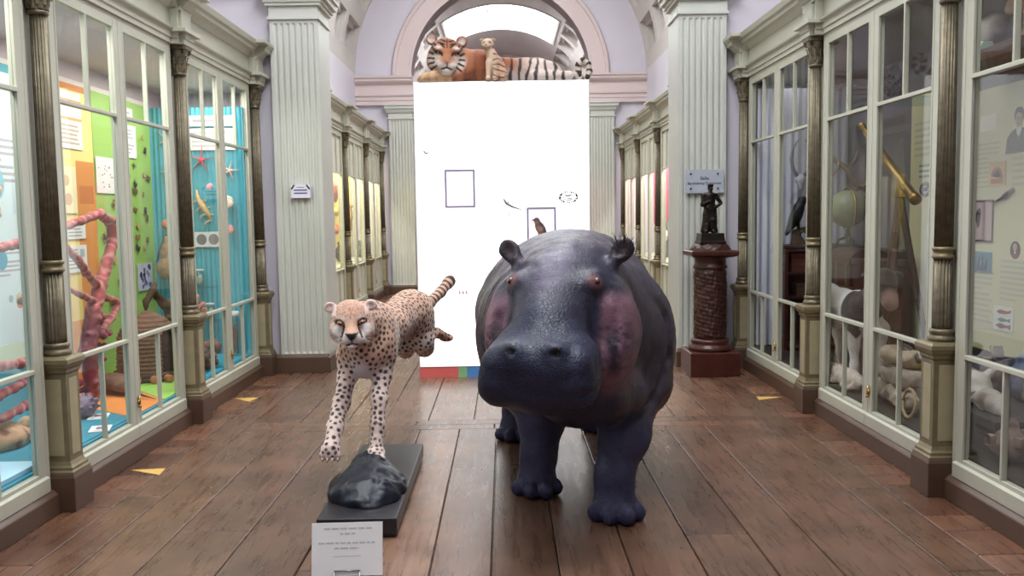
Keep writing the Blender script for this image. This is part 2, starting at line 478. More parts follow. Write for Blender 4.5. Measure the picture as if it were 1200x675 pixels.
# coffered barrel vaults with skylights
M_SKY = mat('skylight_glass', (.93, .97, 1.), .3, emis=9.)
M_WHITE = mat('white_paint', rgb(235, 235, 235), .5)
def vault(y0, y1, s0, s1, nm):
    sx = 1.62; a_s = math.acos(sx/RV)
    ny = max(2, round((y1-y0)/1.5)); cy = (y1-y0)/ny; e = .001
    A = []; na = 7; ca = PI/(2*na)*1.0
    def cuts(lo, n, step, rib):
        out = []
        for i in range(n): out += [(lo+i*step, 0), (lo+i*step+rib, 0), (lo+i*step+rib+e, 1), (lo+i*step+rib+.035, 1), (lo+i*step+rib+.036, 2), (lo+(i+1)*step-rib-.036, 2), (lo+(i+1)*step-rib-.035, 1), (lo+(i+1)*step-rib-e, 1), (lo+(i+1)*step-rib, 0)]
        out.append((lo+n*step, 0)); return out
    side = cuts(.06, 3, (a_s-.06)/3, .05)
    fine = []
    for q in range(len(side)-1):
        (u, l), (v, k) = side[q], side[q+1]; fine.append((u, l))
        if v-u > .06:
            for t in (.25, .5, .75): fine.append((u+(v-u)*t, l))
    fine.append(side[-1]); side = [(0, 0)]+fine
    mid = [(a_s+(PI-2*a_s)*i/16, 0) for i in range(1, 16)]
    ang = side+mid+[(PI-a, l) for a, l in reversed(side)]
    ys = cuts(y0, ny, cy, .14)
    ys = sorted(set(ys+[(s0, 0), (s1, 0)]), key=lambda q: q[0])
    R = {0: RV, 1: RV+.10, 2: RV+.2}
    b = MB(); vs = []; nn = len(ys)
    for a, la in ang:
        for y, ly in ys:
            r = R[min(la, ly)] if (a <= a_s or a >= PI-a_s) else RV
            vs.append((r*math.cos(a), y, ZV+r*math.sin(a)))
    fs = []
    for i in range(len(ang)-1):
        for j in range(nn-1):
            am = (ang[i][0]+ang[i+1][0])/2; ym = (ys[j][0]+ys[j+1][0])/2
            if a_s < am < PI-a_s and s0 < ym < s1: continue
            fs.append((i*nn+j, i*nn+j+1, (i+1)*nn+j+1, (i+1)*nn+j))
    b.add(vs, fs); struct(b.build('ceiling', M_VAULT, fix=False))
    # skylight frame
    b = MB(); n = 16; zs = lambda a, r: (r*math.cos(a), ZV+r*math.sin(a))
    for r0, r1, w in ((RV-.03, RV+.3, .0),):
        for yy, dy in ((s0, .07), (s1-.07, .07)):
            P = []
            for i in range(n+1):
                a = a_s+(PI-2*a_s)*i/n
                P.append([(zs(a, r0)[0], yy, zs(a, r0)[1]), (zs(a, r0)[0], yy+dy, zs(a, r0)[1]), (zs(a, r1)[0], yy+dy, zs(a, r1)[1]), (zs(a, r1)[0], yy, zs(a, r1)[1]), (zs(a, r0)[0], yy, zs(a, r0)[1])])
            b.grid(P)
        for a in (a_s, PI-a_s):
            c, s = math.cos(a), math.sin(a); t = .07*(1 if a < 1.57 else -1)
            P = [[(r*c-(s*q), y, ZV+r*s+(c*q)) for r, q in ((r0, 0), (r0, t), (r1, t), (r1, 0), (r0, 0))] for y in (s0, s1)]
            b.grid(P)
    w = struct(b.build('window_'+nm, M_WHITE, fix=False))
    b = MB()
    for k in range(1, 5):
        a = a_s+(PI-2*a_s)*k/5; c, s = math.cos(a), math.sin(a); r = RV+.2
        b.grid([[(r*c-s*q, y, ZV+r*s+c*q-d) for q, d in ((-.02, 0), (-.02, .04), (.02, .04), (.02, 0))] for y in (s0, s1)])
    nb = max(2, round((s1-s0)/1.6))
    for k in range(1, nb):
        y = s0+(s1-s0)*k/nb
        b.grid([[(zs(a_s+(PI-2*a_s)*i/n, RV+.2-d)[0], y+q, zs(a_s+(PI-2*a_s)*i/n, RV+.2-d)[1]) for q, d in ((-.02, 0), (-.02, .04), (.02, .04), (.02, 0))] for i in range(n+1)])
    b.build('glazing_bars', M_WHITE, w, fix=False)
    b = MB(); b.grid([[(zs(a_s+(PI-2*a_s)*i/n, RV+.21)[0], y, zs(a_s+(PI-2*a_s)*i/n, RV+.21)[1]) for y in (s0, s1)] for i in range(n+1)])
    b.build('pane', M_SKY, w, fix=False)
vault(BACK_Y, Y1+.05, 1.0, 7.2, '1')
vault(Y1+PT, Y2+.05, 10.6, 15.6, '2')
vault(Y2+PT, END_Y, 24.4, 27.7, '3')
# ------------------------------------------------------------------ glazed wall cases and iron columns
M_BRONZE = mat('dark_bronze_paint', rgb(118, 108, 88), .42, .5, nscale=25, namt=.25, bump=.1, bscale=120)
M_BRZ_LT = mat('gilded_olive_paint', rgb(128, 116, 88), .42, .4, nscale=12, namt=.16)
M_PED = mat('pale_olive_paint', rgb(172, 162, 130), .45, .15, nscale=10, namt=.08)
M_BRASS = mat('brass', rgb(190, 150, 80), .3, 1.)
XF = 2.42
def make_column():
    """column at the origin; +x goes into the wall"""
    root = thing('column', 'c', 'column')
    b = MB(); b.sqlathe([(.105, 0), (.105, .185), (.098, .205)]); b.build('plinth', M_BROWN, root, bevel=.004)
    b = MB(); b.sqlathe([(.098, .2), (.098, .215), (.09, .225), (.09, .238), (.08, .25), (.072, .27), (.072, .74), (.08, .752), (.08, .765), (.092, .78), (.096, .795), (.1, .80), (.1, .822), (.088, .835), (.07, .838)])
    for s in (-1, 1):   # raised fillets framing the sunk pedestal faces
        for (u, v) in ((-1, 0), (0, -1), (0, 1)):
            pass
    p = b.build('pedestal', M_BRZ_LT, root, bevel=.002)
    b = MB()
    for rot in range(4):
        Mx = Matrix.Rotation(rot*PI/2, 4, 'Z')
        b.box((-.044, -.0745, .30), (.044, -.07, .715), Mx)
    b.build('panel', M_PED, p, bevel=.002)
    b = MB(); b.smooth = True
    fl = lambda a, z: 1-.2*(abs(math.sin(a*8))**.7)
    one = lambda a, z: 1
    b.lathe([(.066, .836), (.07, .846), (.07, .858), (.063, .866), (.058, .876), (.064, .884), (.064, .896), (.056, .905)], 32)
    b.lathe([(.051, .9), (.051, .93), (.0495, 1.29)], 96, rad=fl)
    b.lathe([(.0485, 1.345), (.046, 1.9), (.0425, 2.64)], 96, rad=fl)
    b.build('shaft', M_BRONZE, root)
    b = MB(); b.smooth = True
    b.lathe([(.05, 1.285), (.058, 1.29), (.058, 1.303), (.051, 1.308), (.051, 1.326), (.058, 1.331), (.058, 1.344), (.05, 1.349)], 32)
    b.build('band', M_BRZ_LT, root)
    b = MB(); b.smooth = True
    b.lathe([(.044, 2.63), (.051, 2.637), (.051, 2.65), (.044, 2.656), (.044, 2.68), (.052, 2.75), (.07, 2.815), (.07, 2.82)], 32)
    def leaf(a, z0, h, r0, w):
        Mx = Matrix.Rotation(a, 4, 'Z'); P = []
        for i in range(6):
            t = i/5; z = z0+h*min(t*1.15, 1)-(.012 if t > .9 else 0); r = r0+.006+.028*t**3
            ww = w*(1-.55*t*t)*(1 if t < .95 else .3); P.append([(r-.004, -ww, z), (r+.004, -ww*.5, z), (r+.007, 0, z), (r+.004, ww*.5, z), (r-.004, ww, z)])
        vs = [tuple(Mx @ Vector(q)) for r in P for q in r]
        b.add(vs, [(i*5+j, i*5+j+1, (i+1)*5+j+1, (i+1)*5+j) for i in range(5) for j in range(4)])
    for k in range(8): leaf(k*PI/4, 2.658, .07, .043, .017)
    for k in range(8): leaf(k*PI/4+PI/8, 2.68, .1, .046, .015)
    for k in range(4):
        a = PI/4+k*PI/2; c = Vector((math.cos(a)*.078, math.sin(a)*.078, 2.802)); t = Vector((math.cos(a), math.sin(a), 0)); pts = []
        for i in range(15):
            q = i/14*3.6*PI; rr = .018*(1-i/17); pts.append(c+t*(math.cos(q)*rr)+Vector((0, 0, math.sin(q)*rr)))
        b.tube(pts, .006, 6)
    b.smooth = False
    b.prism([(math.cos(PI/4+k*PI/2+d)*r, math.sin(PI/4+k*PI/2+d)*r) for k in range(4) for d, r in ((-.12, .1), (.12, .1), (PI/4, .073))], 2.82, 2.85)
    b.build('capital', M_BRONZE, root)
    return root
COLM = make_column()
XC = 2.395
spots = []
names = {(-1, 0): 'dark bronze fluted iron column nearest the front edge of the left-hand cases', (-1, 1): 'dark bronze fluted iron column between beehive case and starfish case',
         (-1, 2): 'dark bronze fluted iron column against the end wall after the starfish case', (1, 0): 'dark bronze fluted iron column beside the case with the portrait panel',
         (1, 1): 'dark bronze fluted iron column between the calf case and the raven case', (1, 2): 'dark bronze fluted iron column behind the carved pedestal and bronze statue'}
far = {0: 'slim iron column hidden nearest the fluted pilaster', 1: 'second slim iron column from the near pilaster', 2: 'first full slim iron column seen past the pilaster', 3: 'middle slim iron column', 4: 'last slim iron column before the far pilaster'}
first = True
COLM['kind'] = 'thing'
def place_col(x, y, rz, label, group):
    global first
    if first:
        COLM.location = (x, y, 0); COLM.rotation_euler = (0, 0, rz); COLM['label'] = label; COLM['group'] = group; first = False
    else: dup(COLM, (x, y, 0), rz, label, group)
COLY = [4.73, 6.74, 8.74]; COLY2 = [9.6, 11.6, 13.6, 15.6, 17.6]
for sd in (-1, 1):
    sw = 'turquoise and yellow' if sd < 0 else 'dark mixed'
    for i, y in enumerate(COLY): place_col(sd*XC, y, 0 if sd > 0 else PI, names[(sd, i)], 'columns of the front bay')
    for i, y in enumerate(COLY2): place_col(sd*XC, y, 0 if sd > 0 else PI, far[i]+(' beside the yellow-lit far cases' if sd < 0 else ' beside the pink-lit far cases'), 'columns of the far bay')

# entablature running above the cases, breaking forward over each column
ARCH = [(0, 2.85), (.03, 2.85), (.03, 2.885), (.04, 2.89), (.04, 2.93), (.065, 2.945), (.07, 2.96), (0, 2.96)]
FRZ = [(0, 2.955), (.022, 2.955), (.022, 3.12), (0, 3.12)]
CORN = [(0, 3.11), (.03, 3.11), (.045, 3.13), (.06, 3.15), (.095, 3.165), (.10, 3.195), (.12, 3.205), (.13, 3.235), (.135, 3.25), (0, 3.25)]
k = 4
M_ENT = M_CREAM
for sd in (-1, 1):
    for ya, yb, cols in ((BACK_Y, Y1+.04, [.73, 2.73]+COLY), (Y1+PT, Y2+.04, COLY2)):
        b = MB()
        for P in (ARCH, FRZ, CORN): b.sweep(P, (sd*2.43, ya, 0), (sd*2.43, yb, 0), (-sd, 0, 0))
        b.box((sd*2.43, ya, 2.85), (sd*3.0, yb, 3.2))
        for y in cols:
            w = .095; y0, y1 = y-w, min(y+w, yb-.02); x = sd*2.345
            for P in (ARCH, FRZ, CORN):
                b.sweep(P, (x, y0, 0), (x, y1, 0), (-sd, 0, 0))
                b.sweep(P, (sd*2.43, y0, 0), (x, y0, 0), (0, -1, 0)); 
                if y1 > y+w-.01: b.sweep(P, (sd*2.43, y1, 0), (x, y1, 0), (0, 1, 0))
                mx = max(o for o, z in P); b.box((sd*2.44, y0-mx*.98, P[-1][1]-.03), (x-sd*mx*.98, y1+(mx*.98 if y1 > y+w-.01 else 0), P[-1][1]))
            b.box((sd*2.44, y0, 2.851), (x, y1, 3.25))
        struct(b.build('trim_%d' % k, M_ENT, bevel=.003)); k += 1

M_INT = {}
def make_door(w, solid=False):
    """one door leaf, hinged edge at y=0, spanning +y; front at x=0; z .125-2.83"""
    f = MB(); st = .068; t = .04; z0, z1 = .13, 2.825; zr = .235; zt = 2.77
    f.box((0, .003, z0), (t, st, z1)); f.box((0, w-st, z0), (t, w-.003, z1))
    f.box((0, st, z0), (t, w-st, zr)); f.box((0, st, zt), (t, w-st, z1))
    f.sweep([(0, zr-.02), (.018, zr-.03), (.018, z0), (0, z0)], (0, .003, 0), (0, w-.003, 0), (-1, 0, 0))
    f.box((-.004, st-.006, zr), (.01, st+.008, zt)); f.box((-.004, w-st-.008, zr), (.01, w-st+.006, zt))
    for z in (.78, 2.22): f.box((-.006, st, z-.0115), (t-.008, w-st, z+.0115))
    ym = w/2
    for a, c in ((zr, .768), (2.232, zt)): f.box((-.002, ym-.0085, a), (t-.012, ym+.0085, c))
    return f
def glass_mb(w, parts=('l', 'm', 'u')):
    g = MB(); st = .068
    for q, (a, c) in (('l', (.235, .768)), ('m', (.792, 2.208)), ('u', (2.232, 2.77))):
        if q in parts: g.box((.016, st, a), (.020, w-st, c))
    return g
M_LINE = mat('lining_grey', rgb(150, 140, 150), .8)
M_BLIND = mat('blind_cream', rgb(214, 212, 196), .6, nscale=5, namt=.03)
DOORP = {}
def case(sd, y0, y1, label, group, cols, wood=None, blind=False, part_end=None, label_door=None):
    """glazed wall case between column axes y0..y1. cols: dict lining colours"""
    root = thing('display_case', label, 'display case', (sd*XF, (y0+y1)/2, 0), 0 if sd > 0 else PI, group)
    L = y1-y0; h = L/2; D = 1.0; hc = h-.108
    def put(b, nm, m, par=root, **kw): return b.build(nm, m, par, world=False, **kw)
    b = MB(); b.box((-.045, -hc, 0), (.03, hc, .105)); b.sweep([(0, .105), (.045, .105), (.015, .13), (0, .13)], (0, -hc, 0), (0, hc, 0), (-1, 0, 0))
    b.box((.03, -hc, 0), (D, hc, .11))
    put(b, 'base', M_BROWN, bevel=.004)
    b = MB(); b.box((.03, -hc, .11), (D, hc, .25)); put(b, 'deck', cols['deck'])
    b = MB(); b.box((D-.05, -hc, .25), (D, hc, 2.80)); put(b, 'back_panel', cols['back'])
    b = MB(); b.box((.045, -hc, 2.80), (D, hc, 2.85)); put(b, 'top', cols.get('top', M_LINE))
    b = MB(); b.box((-.005, -hc, .11), (.045, -h+.14, 2.85)); b.box((-.005, h-.14, .11), (.045, hc, 2.85)); b.box((-.005, -h+.13, 2.825), (.045, h-.13, 2.85))
    put(b, 'frame', M_CREAM, bevel=.003)
    w = (L-.28)/2; key = (round(w, 3), blind)
    for e in (0, 1):
        if key not in DOORP:
            d = put(make_door(w), 'door', M_CREAM, bevel=.0025)
            if blind:
                g = put(glass_mb(w, ('m',)), 'glass_pane', GLASS, d)
                bb = MB(); bb.box((.024, .07, .235), (.032, w-.07, .78)); put(bb, 'lower_panel', M_BLIND, d)
                bb = MB(); bb.box((.024, .07, 2.21), (.032, w-.07, 2.77)); put(bb, 'blind', M_BLIND, d)
            else: g = put(glass_mb(w), 'glass_pane', GLASS, d)
            DOORP[key] = (d.data, [(c.name.split('.')[0], c.data, c.get('label')) for c in kids(d)])
        else:
            dd, ch = DOORP[key]
            d = bpy.data.objects.new('door', dd); COL.objects.link(d); d.parent = root
            bv = d.modifiers.new('edge', 'BEVEL'); bv.width = .0025; bv.segments = 2; bv.limit_method = 'ANGLE'; bv.angle_limit = .7
            for nm, me, lb in ch:
                c = bpy.data.objects.new(nm, me); COL.objects.link(c); c.parent = d
        d.location = (-.005, -h+.14+e*w, 0)
    l = MB(); l.smooth = True
    Mx = Matrix.Translation((-.012, .0 - .03, .36)) @ Matrix.Rotation(PI/2, 4, 'Y')
    l.lathe([(.013, -.008), (.016, 0), (.012, .006)], 14, Mx)
    l.box((-.022, -.036, .325), (-.010, -.024, .40)); l.ball((-.02, -.03, .33), .011, 10, 8)
    put(l, 'lock', M_BRASS)
    return root
CAMROLL = -1; EXPO = 0.
M_TEAL = mat('lining_turquoise', rgb(96, 190, 204), .75, nscale=3, namt=.04)
M_GREENL = mat('lining_green', rgb(160, 200, 96), .75, nscale=3, namt=.05)
M_DKL = mat('lining_dark', rgb(120, 112, 112), .8)
M_BLUED = mat('deck_blue', rgb(52, 140, 164), .7, nscale=8, namt=.06)
M_YEL = mat('lining_yellow', rgb(244, 232, 150), .7)
M_RED = mat('lining_pale', rgb(226, 210, 196), .7)
M_DECKD = mat('deck_dark', rgb(58, 51, 45), .7)
M_MAUVE = mat('case_lining_mauve', rgb(206, 190, 194), .8)
M_GREYL = mat('case_lining_grey', rgb(122, 115, 122), .8, nscale=2, namt=.05)
LL = dict(deck=M_BLUED, back=M_MAUVE, top=M_MAUVE); RR = dict(deck=M_DECKD, back=M_GREYL, top=M_DKL)
# infill behind each column so that neighbouring cases close up
for sd in (-1, 1):
    for ys, dk, bk in ((COLY, M_BLUED if sd < 0 else M_DECKD, M_MAUVE if sd < 0 else M_GREYL), (COLY2, M_CREAM, M_YEL if sd < 0 else M_RED)):
        for y in ys:
            b = MB(); y1 = min(y+.108, (8.9 if ys is COLY else 17.83)); b.box((sd*2.505, y-.108, 0), (sd*3.42, y1, .25)); b.cur = 1
            b.box((sd*3.37, y-.108, .25), (sd*3.42, y1, 2.8)); b.box((sd*2.505, y-.108, 2.8), (sd*3.42, y1, 2.85)); b.cur = 2; b.box((sd*2.452, y-.108, .25), (sd*2.5, y1, 2.8))
            struct(b.build('trim_%d' % k, [dk, bk, M_CREAM])); k += 1
case(-1, 2.73, 4.73, 'glazed wall case with turquoise lining at the left edge of the photo', 'front bay cases', LL)
case(-1, 4.73, 6.74, 'glazed wall case on the left holding the straw beehive and coral', 'front bay cases', LL)
case(-1, 6.74, 8.74, 'glazed wall case on the left showing starfish on corrugated turquoise', 'front bay cases', LL)
case(1, 2.73, 4.73, 'glazed wall case at the right edge of the photo with portrait panel and skull', 'front bay cases', RR)
case(1, 4.73, 6.74, 'glazed wall case on the right holding the black and white calf', 'front bay cases', RR)
case(1, 6.74, 8.74, 'glazed wall case on the right with the raven, next to the statue', 'front bay cases', RR)
for sd in (-1, 1):
    for i in range(4):
        t = ['beside the near pilaster, mostly hidden', 'second from the near pilaster', 'third from the near pilaster', 'last before the far pilaster'][i]
        case(sd, COLY2[i], COLY2[i+1], ('yellow-lit' if sd < 0 else 'pink-lit')+' cream wall case of the far bay, '+t, 'far bay cases', dict(deck=M_CREAM, back=M_YEL if sd < 0 else M_RED), blind=True)
# ------------------------------------------------------------------ light box panel, pedestal and statue, plaques, plinth board, card, floor arrows
M_PANELW = mat('lit_panel_face', (1., 1., 1.), .4, emis=1.12)
M_ALU = mat('panel_edge_white', rgb(225, 225, 228), .4)
M_TXT = mat('print_dark', rgb(96, 88, 92), .6)
M_PRINT = mat('print_pale', rgb(226, 212, 232), .5)
M_WHT = mat('white_card', rgb(252, 254, 254), .5)
PX0, PX1, PYF, PYB, PZ = -.815, .85, 8.40, 8.80, 2.82
pan = thing('exhibition_light_box', 'tall glowing white display panel standing between the fluted pilasters', 'display panel', (.02, 8.55, 0))
b = MB(); b.box((PX0, PYF+.03, .10), (PX1, PYB, PZ)); b.build('case', M_ALU, pan, bevel=.006)
b = MB(); b.box((PX0+.012, PYF+.018, .11), (PX1-.012, PYF+.03, PZ-.012)); b.build('lit_face', M_PANELW, pan)
strip = [(PX0, -.44, rgb(226, 110, 108)), (-.44, -.355, rgb(140, 196, 140)), (-.355, .35, rgb(84, 148, 214)), (.35, PX1, rgb(226, 190, 90))]
for i, (a, c, col) in enumerate(strip):
    b = MB(); b.box((a, PYF+.03, 0), (c, PYB-.05, .10)); o = b.build('base_strip', mat('base_colour_%d' % i, col, .5), pan)
    o['label'] = ['coral red base strip', 'soft green base strip', 'blue base strip', 'ochre base strip'][i]
YF = PYF+.018
# prints on the face
M_FR = mat('print_frame_mauve', rgb(150, 140, 166), .5); M_PH = mat('photo_lilac', rgb(246, 236, 248), .5, emis=.62); M_BIRD = mat('bird_brown', rgb(128, 88, 70), .6); M_GREY = mat('sketch_grey', rgb(130, 124, 130), .6)  # photo prints glow on their own, as if backlit by the box
M_BIRD2 = mat('bird_slate', rgb(72, 64, 78), .6)
def px(u, v):
    # position on the panel face: columns and rows of an 8.1 mm print grid -> (x, z)
    return -4.742+.008128*u-.00013*v, 3.669-.0081*v-.00012*u
def framed(nm, u0, v0, u1, v1):
    (x0, z1), (x1, z0) = px(u0, v0), px(u1, v1); f = MB(); t = .017
    f.box((x0, YF-.012, z0), (x0+t, YF, z1)); f.box((x1-t, YF-.012, z0), (x1, YF, z1)); f.box((x0+t, YF-.012, z0), (x1-t, YF, z0+t)); f.box((x0+t, YF-.012, z1-t), (x1-t, YF, z1))
    fr = f.build(nm, M_FR, pan); m = MB(); m.box((x0+t, YF-.006, z0+t), (x1-t, YF-.001, z1-t)); m.build('photograph', M_PH, fr)
    return fr, x0, x1, z0, z1
framed('empty_frame', 521, 199, 557, 243)
fr, x0, x1, z0, z1 = framed('bird_picture', 617, 243, 652, 290)
# bird of the picture, in shallow relief
cx, cz = px(633, 270); s = Sdf((cx-.09, YF-.05, cz-.08), (cx+.11, YF+.01, cz+.12), .004)
yb = YF-.012
s.ell((cx, yb, cz+.01), (.036, .012, .052), .01, roty(-.5)); s.ell((cx-.028, yb, cz+.072), (.019, .01, .018), .02); s.cone((cx-.02, yb, cz+.05), (cx-.026, yb, cz+.07), .017, .014, .02)
s.cone((cx-.044, yb, cz+.074), (cx-.072, yb, cz+.07), .007, .002, .004); s.cone((cx+.02, yb, cz-.01), (cx+.055, yb, cz-.06), .02, .007, .02)
s.cone((cx-.012, yb, cz-.03), (cx-.016, yb, cz-.062), .005, .004, .01); s.cone((cx+.012, yb, cz-.03), (cx+.012, yb, cz-.062), .005, .004, .01)
V, Q = s.mesh(); pc = np.array((cx, yb, cz)); V0 = V.copy(); V = pc+(V-pc)*np.array((1.22, 1., 1.22))+np.array((0, 0, .012)); c = np.tile(np.array(rgb(150, 118, 100)), (len(V), 1)); c = lerp(c, rgb(84, 66, 70), sstep(0, .03, V0[:, 0]-cx+(V0[:, 2]-cz)*.5)); c = lerp(c, rgb(90, 72, 70), sstep(.055, .075, V0[:, 2]-cz))
npmesh('bird', V, Q, mat('bird_print', (1, 1, 1), .6, attr='Col'), fr, c)
# oval stamp with a ring of print
cx, cz = px(666, 231); b = MB()
for k in range(26):
    a = 2*PI*k/26; q = .72 if k % 2 else .8
    b.tube([(cx+math.cos(a)*.094*q, YF-.003, cz+math.sin(a)*.058*q), (cx+math.cos(a)*.094, YF-.003, cz+math.sin(a)*.058)], .0035+.002*(k % 3), 5)
b.tube([(cx+math.cos(a)*.05, YF-.003, cz+math.sin(a)*.027) for a in np.linspace(.4, 5.4, 20)], .003, 5)
b.tube([(cx-.03, YF-.003, cz+.01), (cx+.02, YF-.003, cz+.016)], .005, 5); b.tube([(cx-.01, YF-.003, cz-.012), (cx+.03, YF-.003, cz-.014)], .004, 5)
b.build('oval_stamp', M_BIRD2, pan)
b = MB()
b.tube([(*px(u, v)[:1], YF-.003, px(u, v)[1]) for u, v in ((590, 233), (593, 238), (600, 242), (612, 246))], [.006, .014, .01, .003], 6)
b.tube([(*px(u, v)[:1], YF-.003, px(u, v)[1]) for u, v in ((593, 239), (597, 236))], .004, 5); b.tube([(*px(u, v)[:1], YF-.003, px(u, v)[1]) for u, v in ((596, 248), (596, 254))], .004, 5)
b.build('long_tailed_bird_print', M_GREY, pan)
b = MB(); b.tube([(px(u, v)[0], YF-.003, px(u, v)[1]) for u, v in ((497, 177), (499, 180), (504, 180))], [.008, .009, .003], 6); b.build('small_bird_print', M_GREY, pan)
b = MB()
for u in (538, 542, 546): b.tube([(px(u, 341)[0], YF-.003, px(u, 341)[1]), (px(u+.6, 345)[0], YF-.003, px(u+.6, 345)[1])], [.005, .010], 6)
b.build('small_red_print', mat('print_red', rgb(206, 130, 134), .6), pan)
b = MB(); p = [px(u, v) for u, v in ((507, 262), (517, 262), (512, 255))]
b.tube([(x, YF-.003, z) for x, z in p+[p[0]]], .0025, 5); b.build('triangle_print', mat('print_faint', rgb(214, 216, 206), .6), pan)

# ------------- carved marble pedestal and bronze statue
M_MARB = mat('red_marble', rgb(72, 32, 25), .3, nscale=14, namt=.25)
M_CARV = mat('carved_red_stone', rgb(58, 29, 23), .42, nscale=30, namt=.3, attr=None)
M_BRZD = mat('black_bronze', rgb(44, 36, 34), .32, .6, nscale=20, namt=.2)
PXC, PYC = 2.0, 8.44
ped = thing('carved_pedestal', 'round carved red marble pedestal on square base under the bronze statue', 'pedestal', (PXC, PYC, 0))
T = Matrix.Translation((PXC, PYC, 0))
b = MB(); b.sqlathe([(.235, 0), (.235, .225), (.225, .23)], T); b.build('base', M_MARB, ped, bevel=.006)
b = MB(); b.smooth = True; b.lathe([(.205, .228), (.21, .25), (.205, .275), (.18, .285), (.175, .30), (.185, .315), (.18, .335), (.16, .345)], 40, T); b.build('torus_moulding', M_MARB, ped)
# drum with carved relief
n, mz = 160, 130; vs = []; rr = random.Random(3)
for j in range(mz):
    z = .34+.68*j/(mz-1)
    for i in range(n):
        a = 2*PI*i/n; A = a*5; e = min(1, (z-.34)/.04, (1.02-z)/.04)
        q = .5+.5*math.sin(A+1.6*math.sin(z*26))*math.cos(z*34+1.2*math.sin(A*2)); q2 = .5+.5*math.sin(A*3+z*70)*math.sin(z*92-A*2)
        r = .142+.016*e*(q**.6)*.8+.007*e*q2; vs.append((PXC+r*math.cos(a), PYC+r*math.sin(a), z))
b = MB(); b.smooth = True; b.add(vs, [(j*n+i, j*n+(i+1) % n, (j+1)*n+(i+1) % n, (j+1)*n+i) for j in range(mz-1) for i in range(n)]); b.build('carved_drum', M_CARV, ped)
b = MB(); b.smooth = True; b.lathe([(.142, 1.01), (.16, 1.02), (.165, 1.035), (.155, 1.05), (.148, 1.06), (.148, 1.115), (.165, 1.12), (.17, 1.13)], 40, T); b.build('neck_moulding', M_MARB, ped)
b = MB(); b.sqlathe([(.165, 1.128), (.205, 1.14), (.222, 1.15), (.225, 1.185), (.21, 1.195)], T); b.build('capital_slab', M_MARB, ped, bevel=.004)
n = 64; vs = []; prof = [(.19, 1.193), (.185, 1.205), (.165, 1.23), (.14, 1.25), (.125, 1.262)]
b = MB(); b.smooth = True
for j in range(24):
    t = j/23; r0 = .192-.07*t**1.4; z = 1.193+.068*math.sin(t*PI/2)
    for i in range(n): a = 2*PI*i/n; q = .006*math.sin(a*12)*math.sin(t*10); vs.append((PXC+(r0+q)*math.cos(a), PYC+(r0+q)*math.sin(a), z))
b.add(vs, [(j*n+i, j*n+(i+1) % n, (j+1)*n+(i+1) % n, (j+1)*n+i) for j in range(23) for i in range(n)]+[tuple(23*n+i for i in range(n))]); b.build('carved_dome', M_CARV, ped)
st = thing('bronze_statue', 'dark bronze statuette of a robed standing man with hand on hip', 'statue', (PXC-.005, PYC, 1.26))
b = MB(); b.sqlathe([(.125, 1.258), (.125, 1.275), (.115, 1.282), (.108, 1.34), (.112, 1.35), (.105, 1.356)], T); b.build('plinth', M_BRZD, st, bevel=.003)
X, Y, Z = PXC-.005, PYC, 1.355
s = Sdf((X-.16, Y-.13, Z-.005), (X+.16, Y+.13, Z+.47), .004)
s.cone((X-.035, Y-.02, Z+.02), (X-.025, Y, Z+.13), .024, .03, .01).cone((X-.025, Y, Z+.13), (X-.018, Y, Z+.24), .03, .038, .015)      # weight leg
s.cone((X-.04, Y-.05, Z+.012), (X-.035, Y-.01, Z+.018), .014, .018, .01)
s.cone((X+.028, Y-.01, Z+.02), (X+.024, Y-.012, Z+.12), .02, .028, .01).cone((X+.024, Y-.012, Z+.12), (X+.018, Y, Z+.24), .03, .038, .015)
s.cone((X+.032, Y-.05, Z+.012), (X+.03, Y-.01, Z+.018), .013, .017, .01)
s.ell((X+.005, Y+.015, Z+.15), (.062, .035, .14), .02); s.cone((X+.05, Y+.02, Z+.02), (X+.045, Y+.01, Z+.22), .03, .02, .02)                      # long coat behind the legs
s.cone((X-.06, Y+.02, Z+.02), (X-.035, Y+.01, Z+.2), .022, .02, .02)
s.ell((X, Y, Z+.25), (.055, .042, .05), .02); s.ell((X-.003, Y, Z+.325), (.056, .04, .066), .025); s.ell((X-.004, Y, Z+.365), (.062, .034, .026), .02)
s.cone((X, Y, Z+.37), (X+.002, Y-.004, Z+.405), .02, .018, .01); s.ell((X+.003, Y-.006, Z+.43), (.026, .03, .034), .006); s.ell((X+.003, Y-.01, Z+.456), (.03, .033, .014), .006)
s.cone((X+.003, Y-.036, Z+.43), (X+.003, Y-.04, Z+.424), .006, .006, .006); s.ell((X+.003, Y-.024, Z+.405), (.014, .014, .02), .008)
s.chain([(X+.055, Y, Z+.362), (X+.105, Y+.005, Z+.285), (X+.052, Y-.025, Z+.245)], [.021, .017, .014], .008)                                  # hand on hip
s.chain([(X-.06, Y, Z+.36), (X-.075, Y-.01, Z+.27), (X-.02, Y-.055, Z+.30)], [.021, .018, .014], .008); s.ell((X-.012, Y-.058, Z+.305), (.016, .012, .014), .004)
for q in range(4): s.cone((X-.004+.003*q, Y-.06, Z+.298+.006*q), (X+.008+.002*q, Y-.056, Z+.297+.006*q), .0042, .0036, .002)
s.noise(.0035, 55, 3)
V, Q = s.mesh(); npmesh('figure', V, Q, M_BRZD, st)

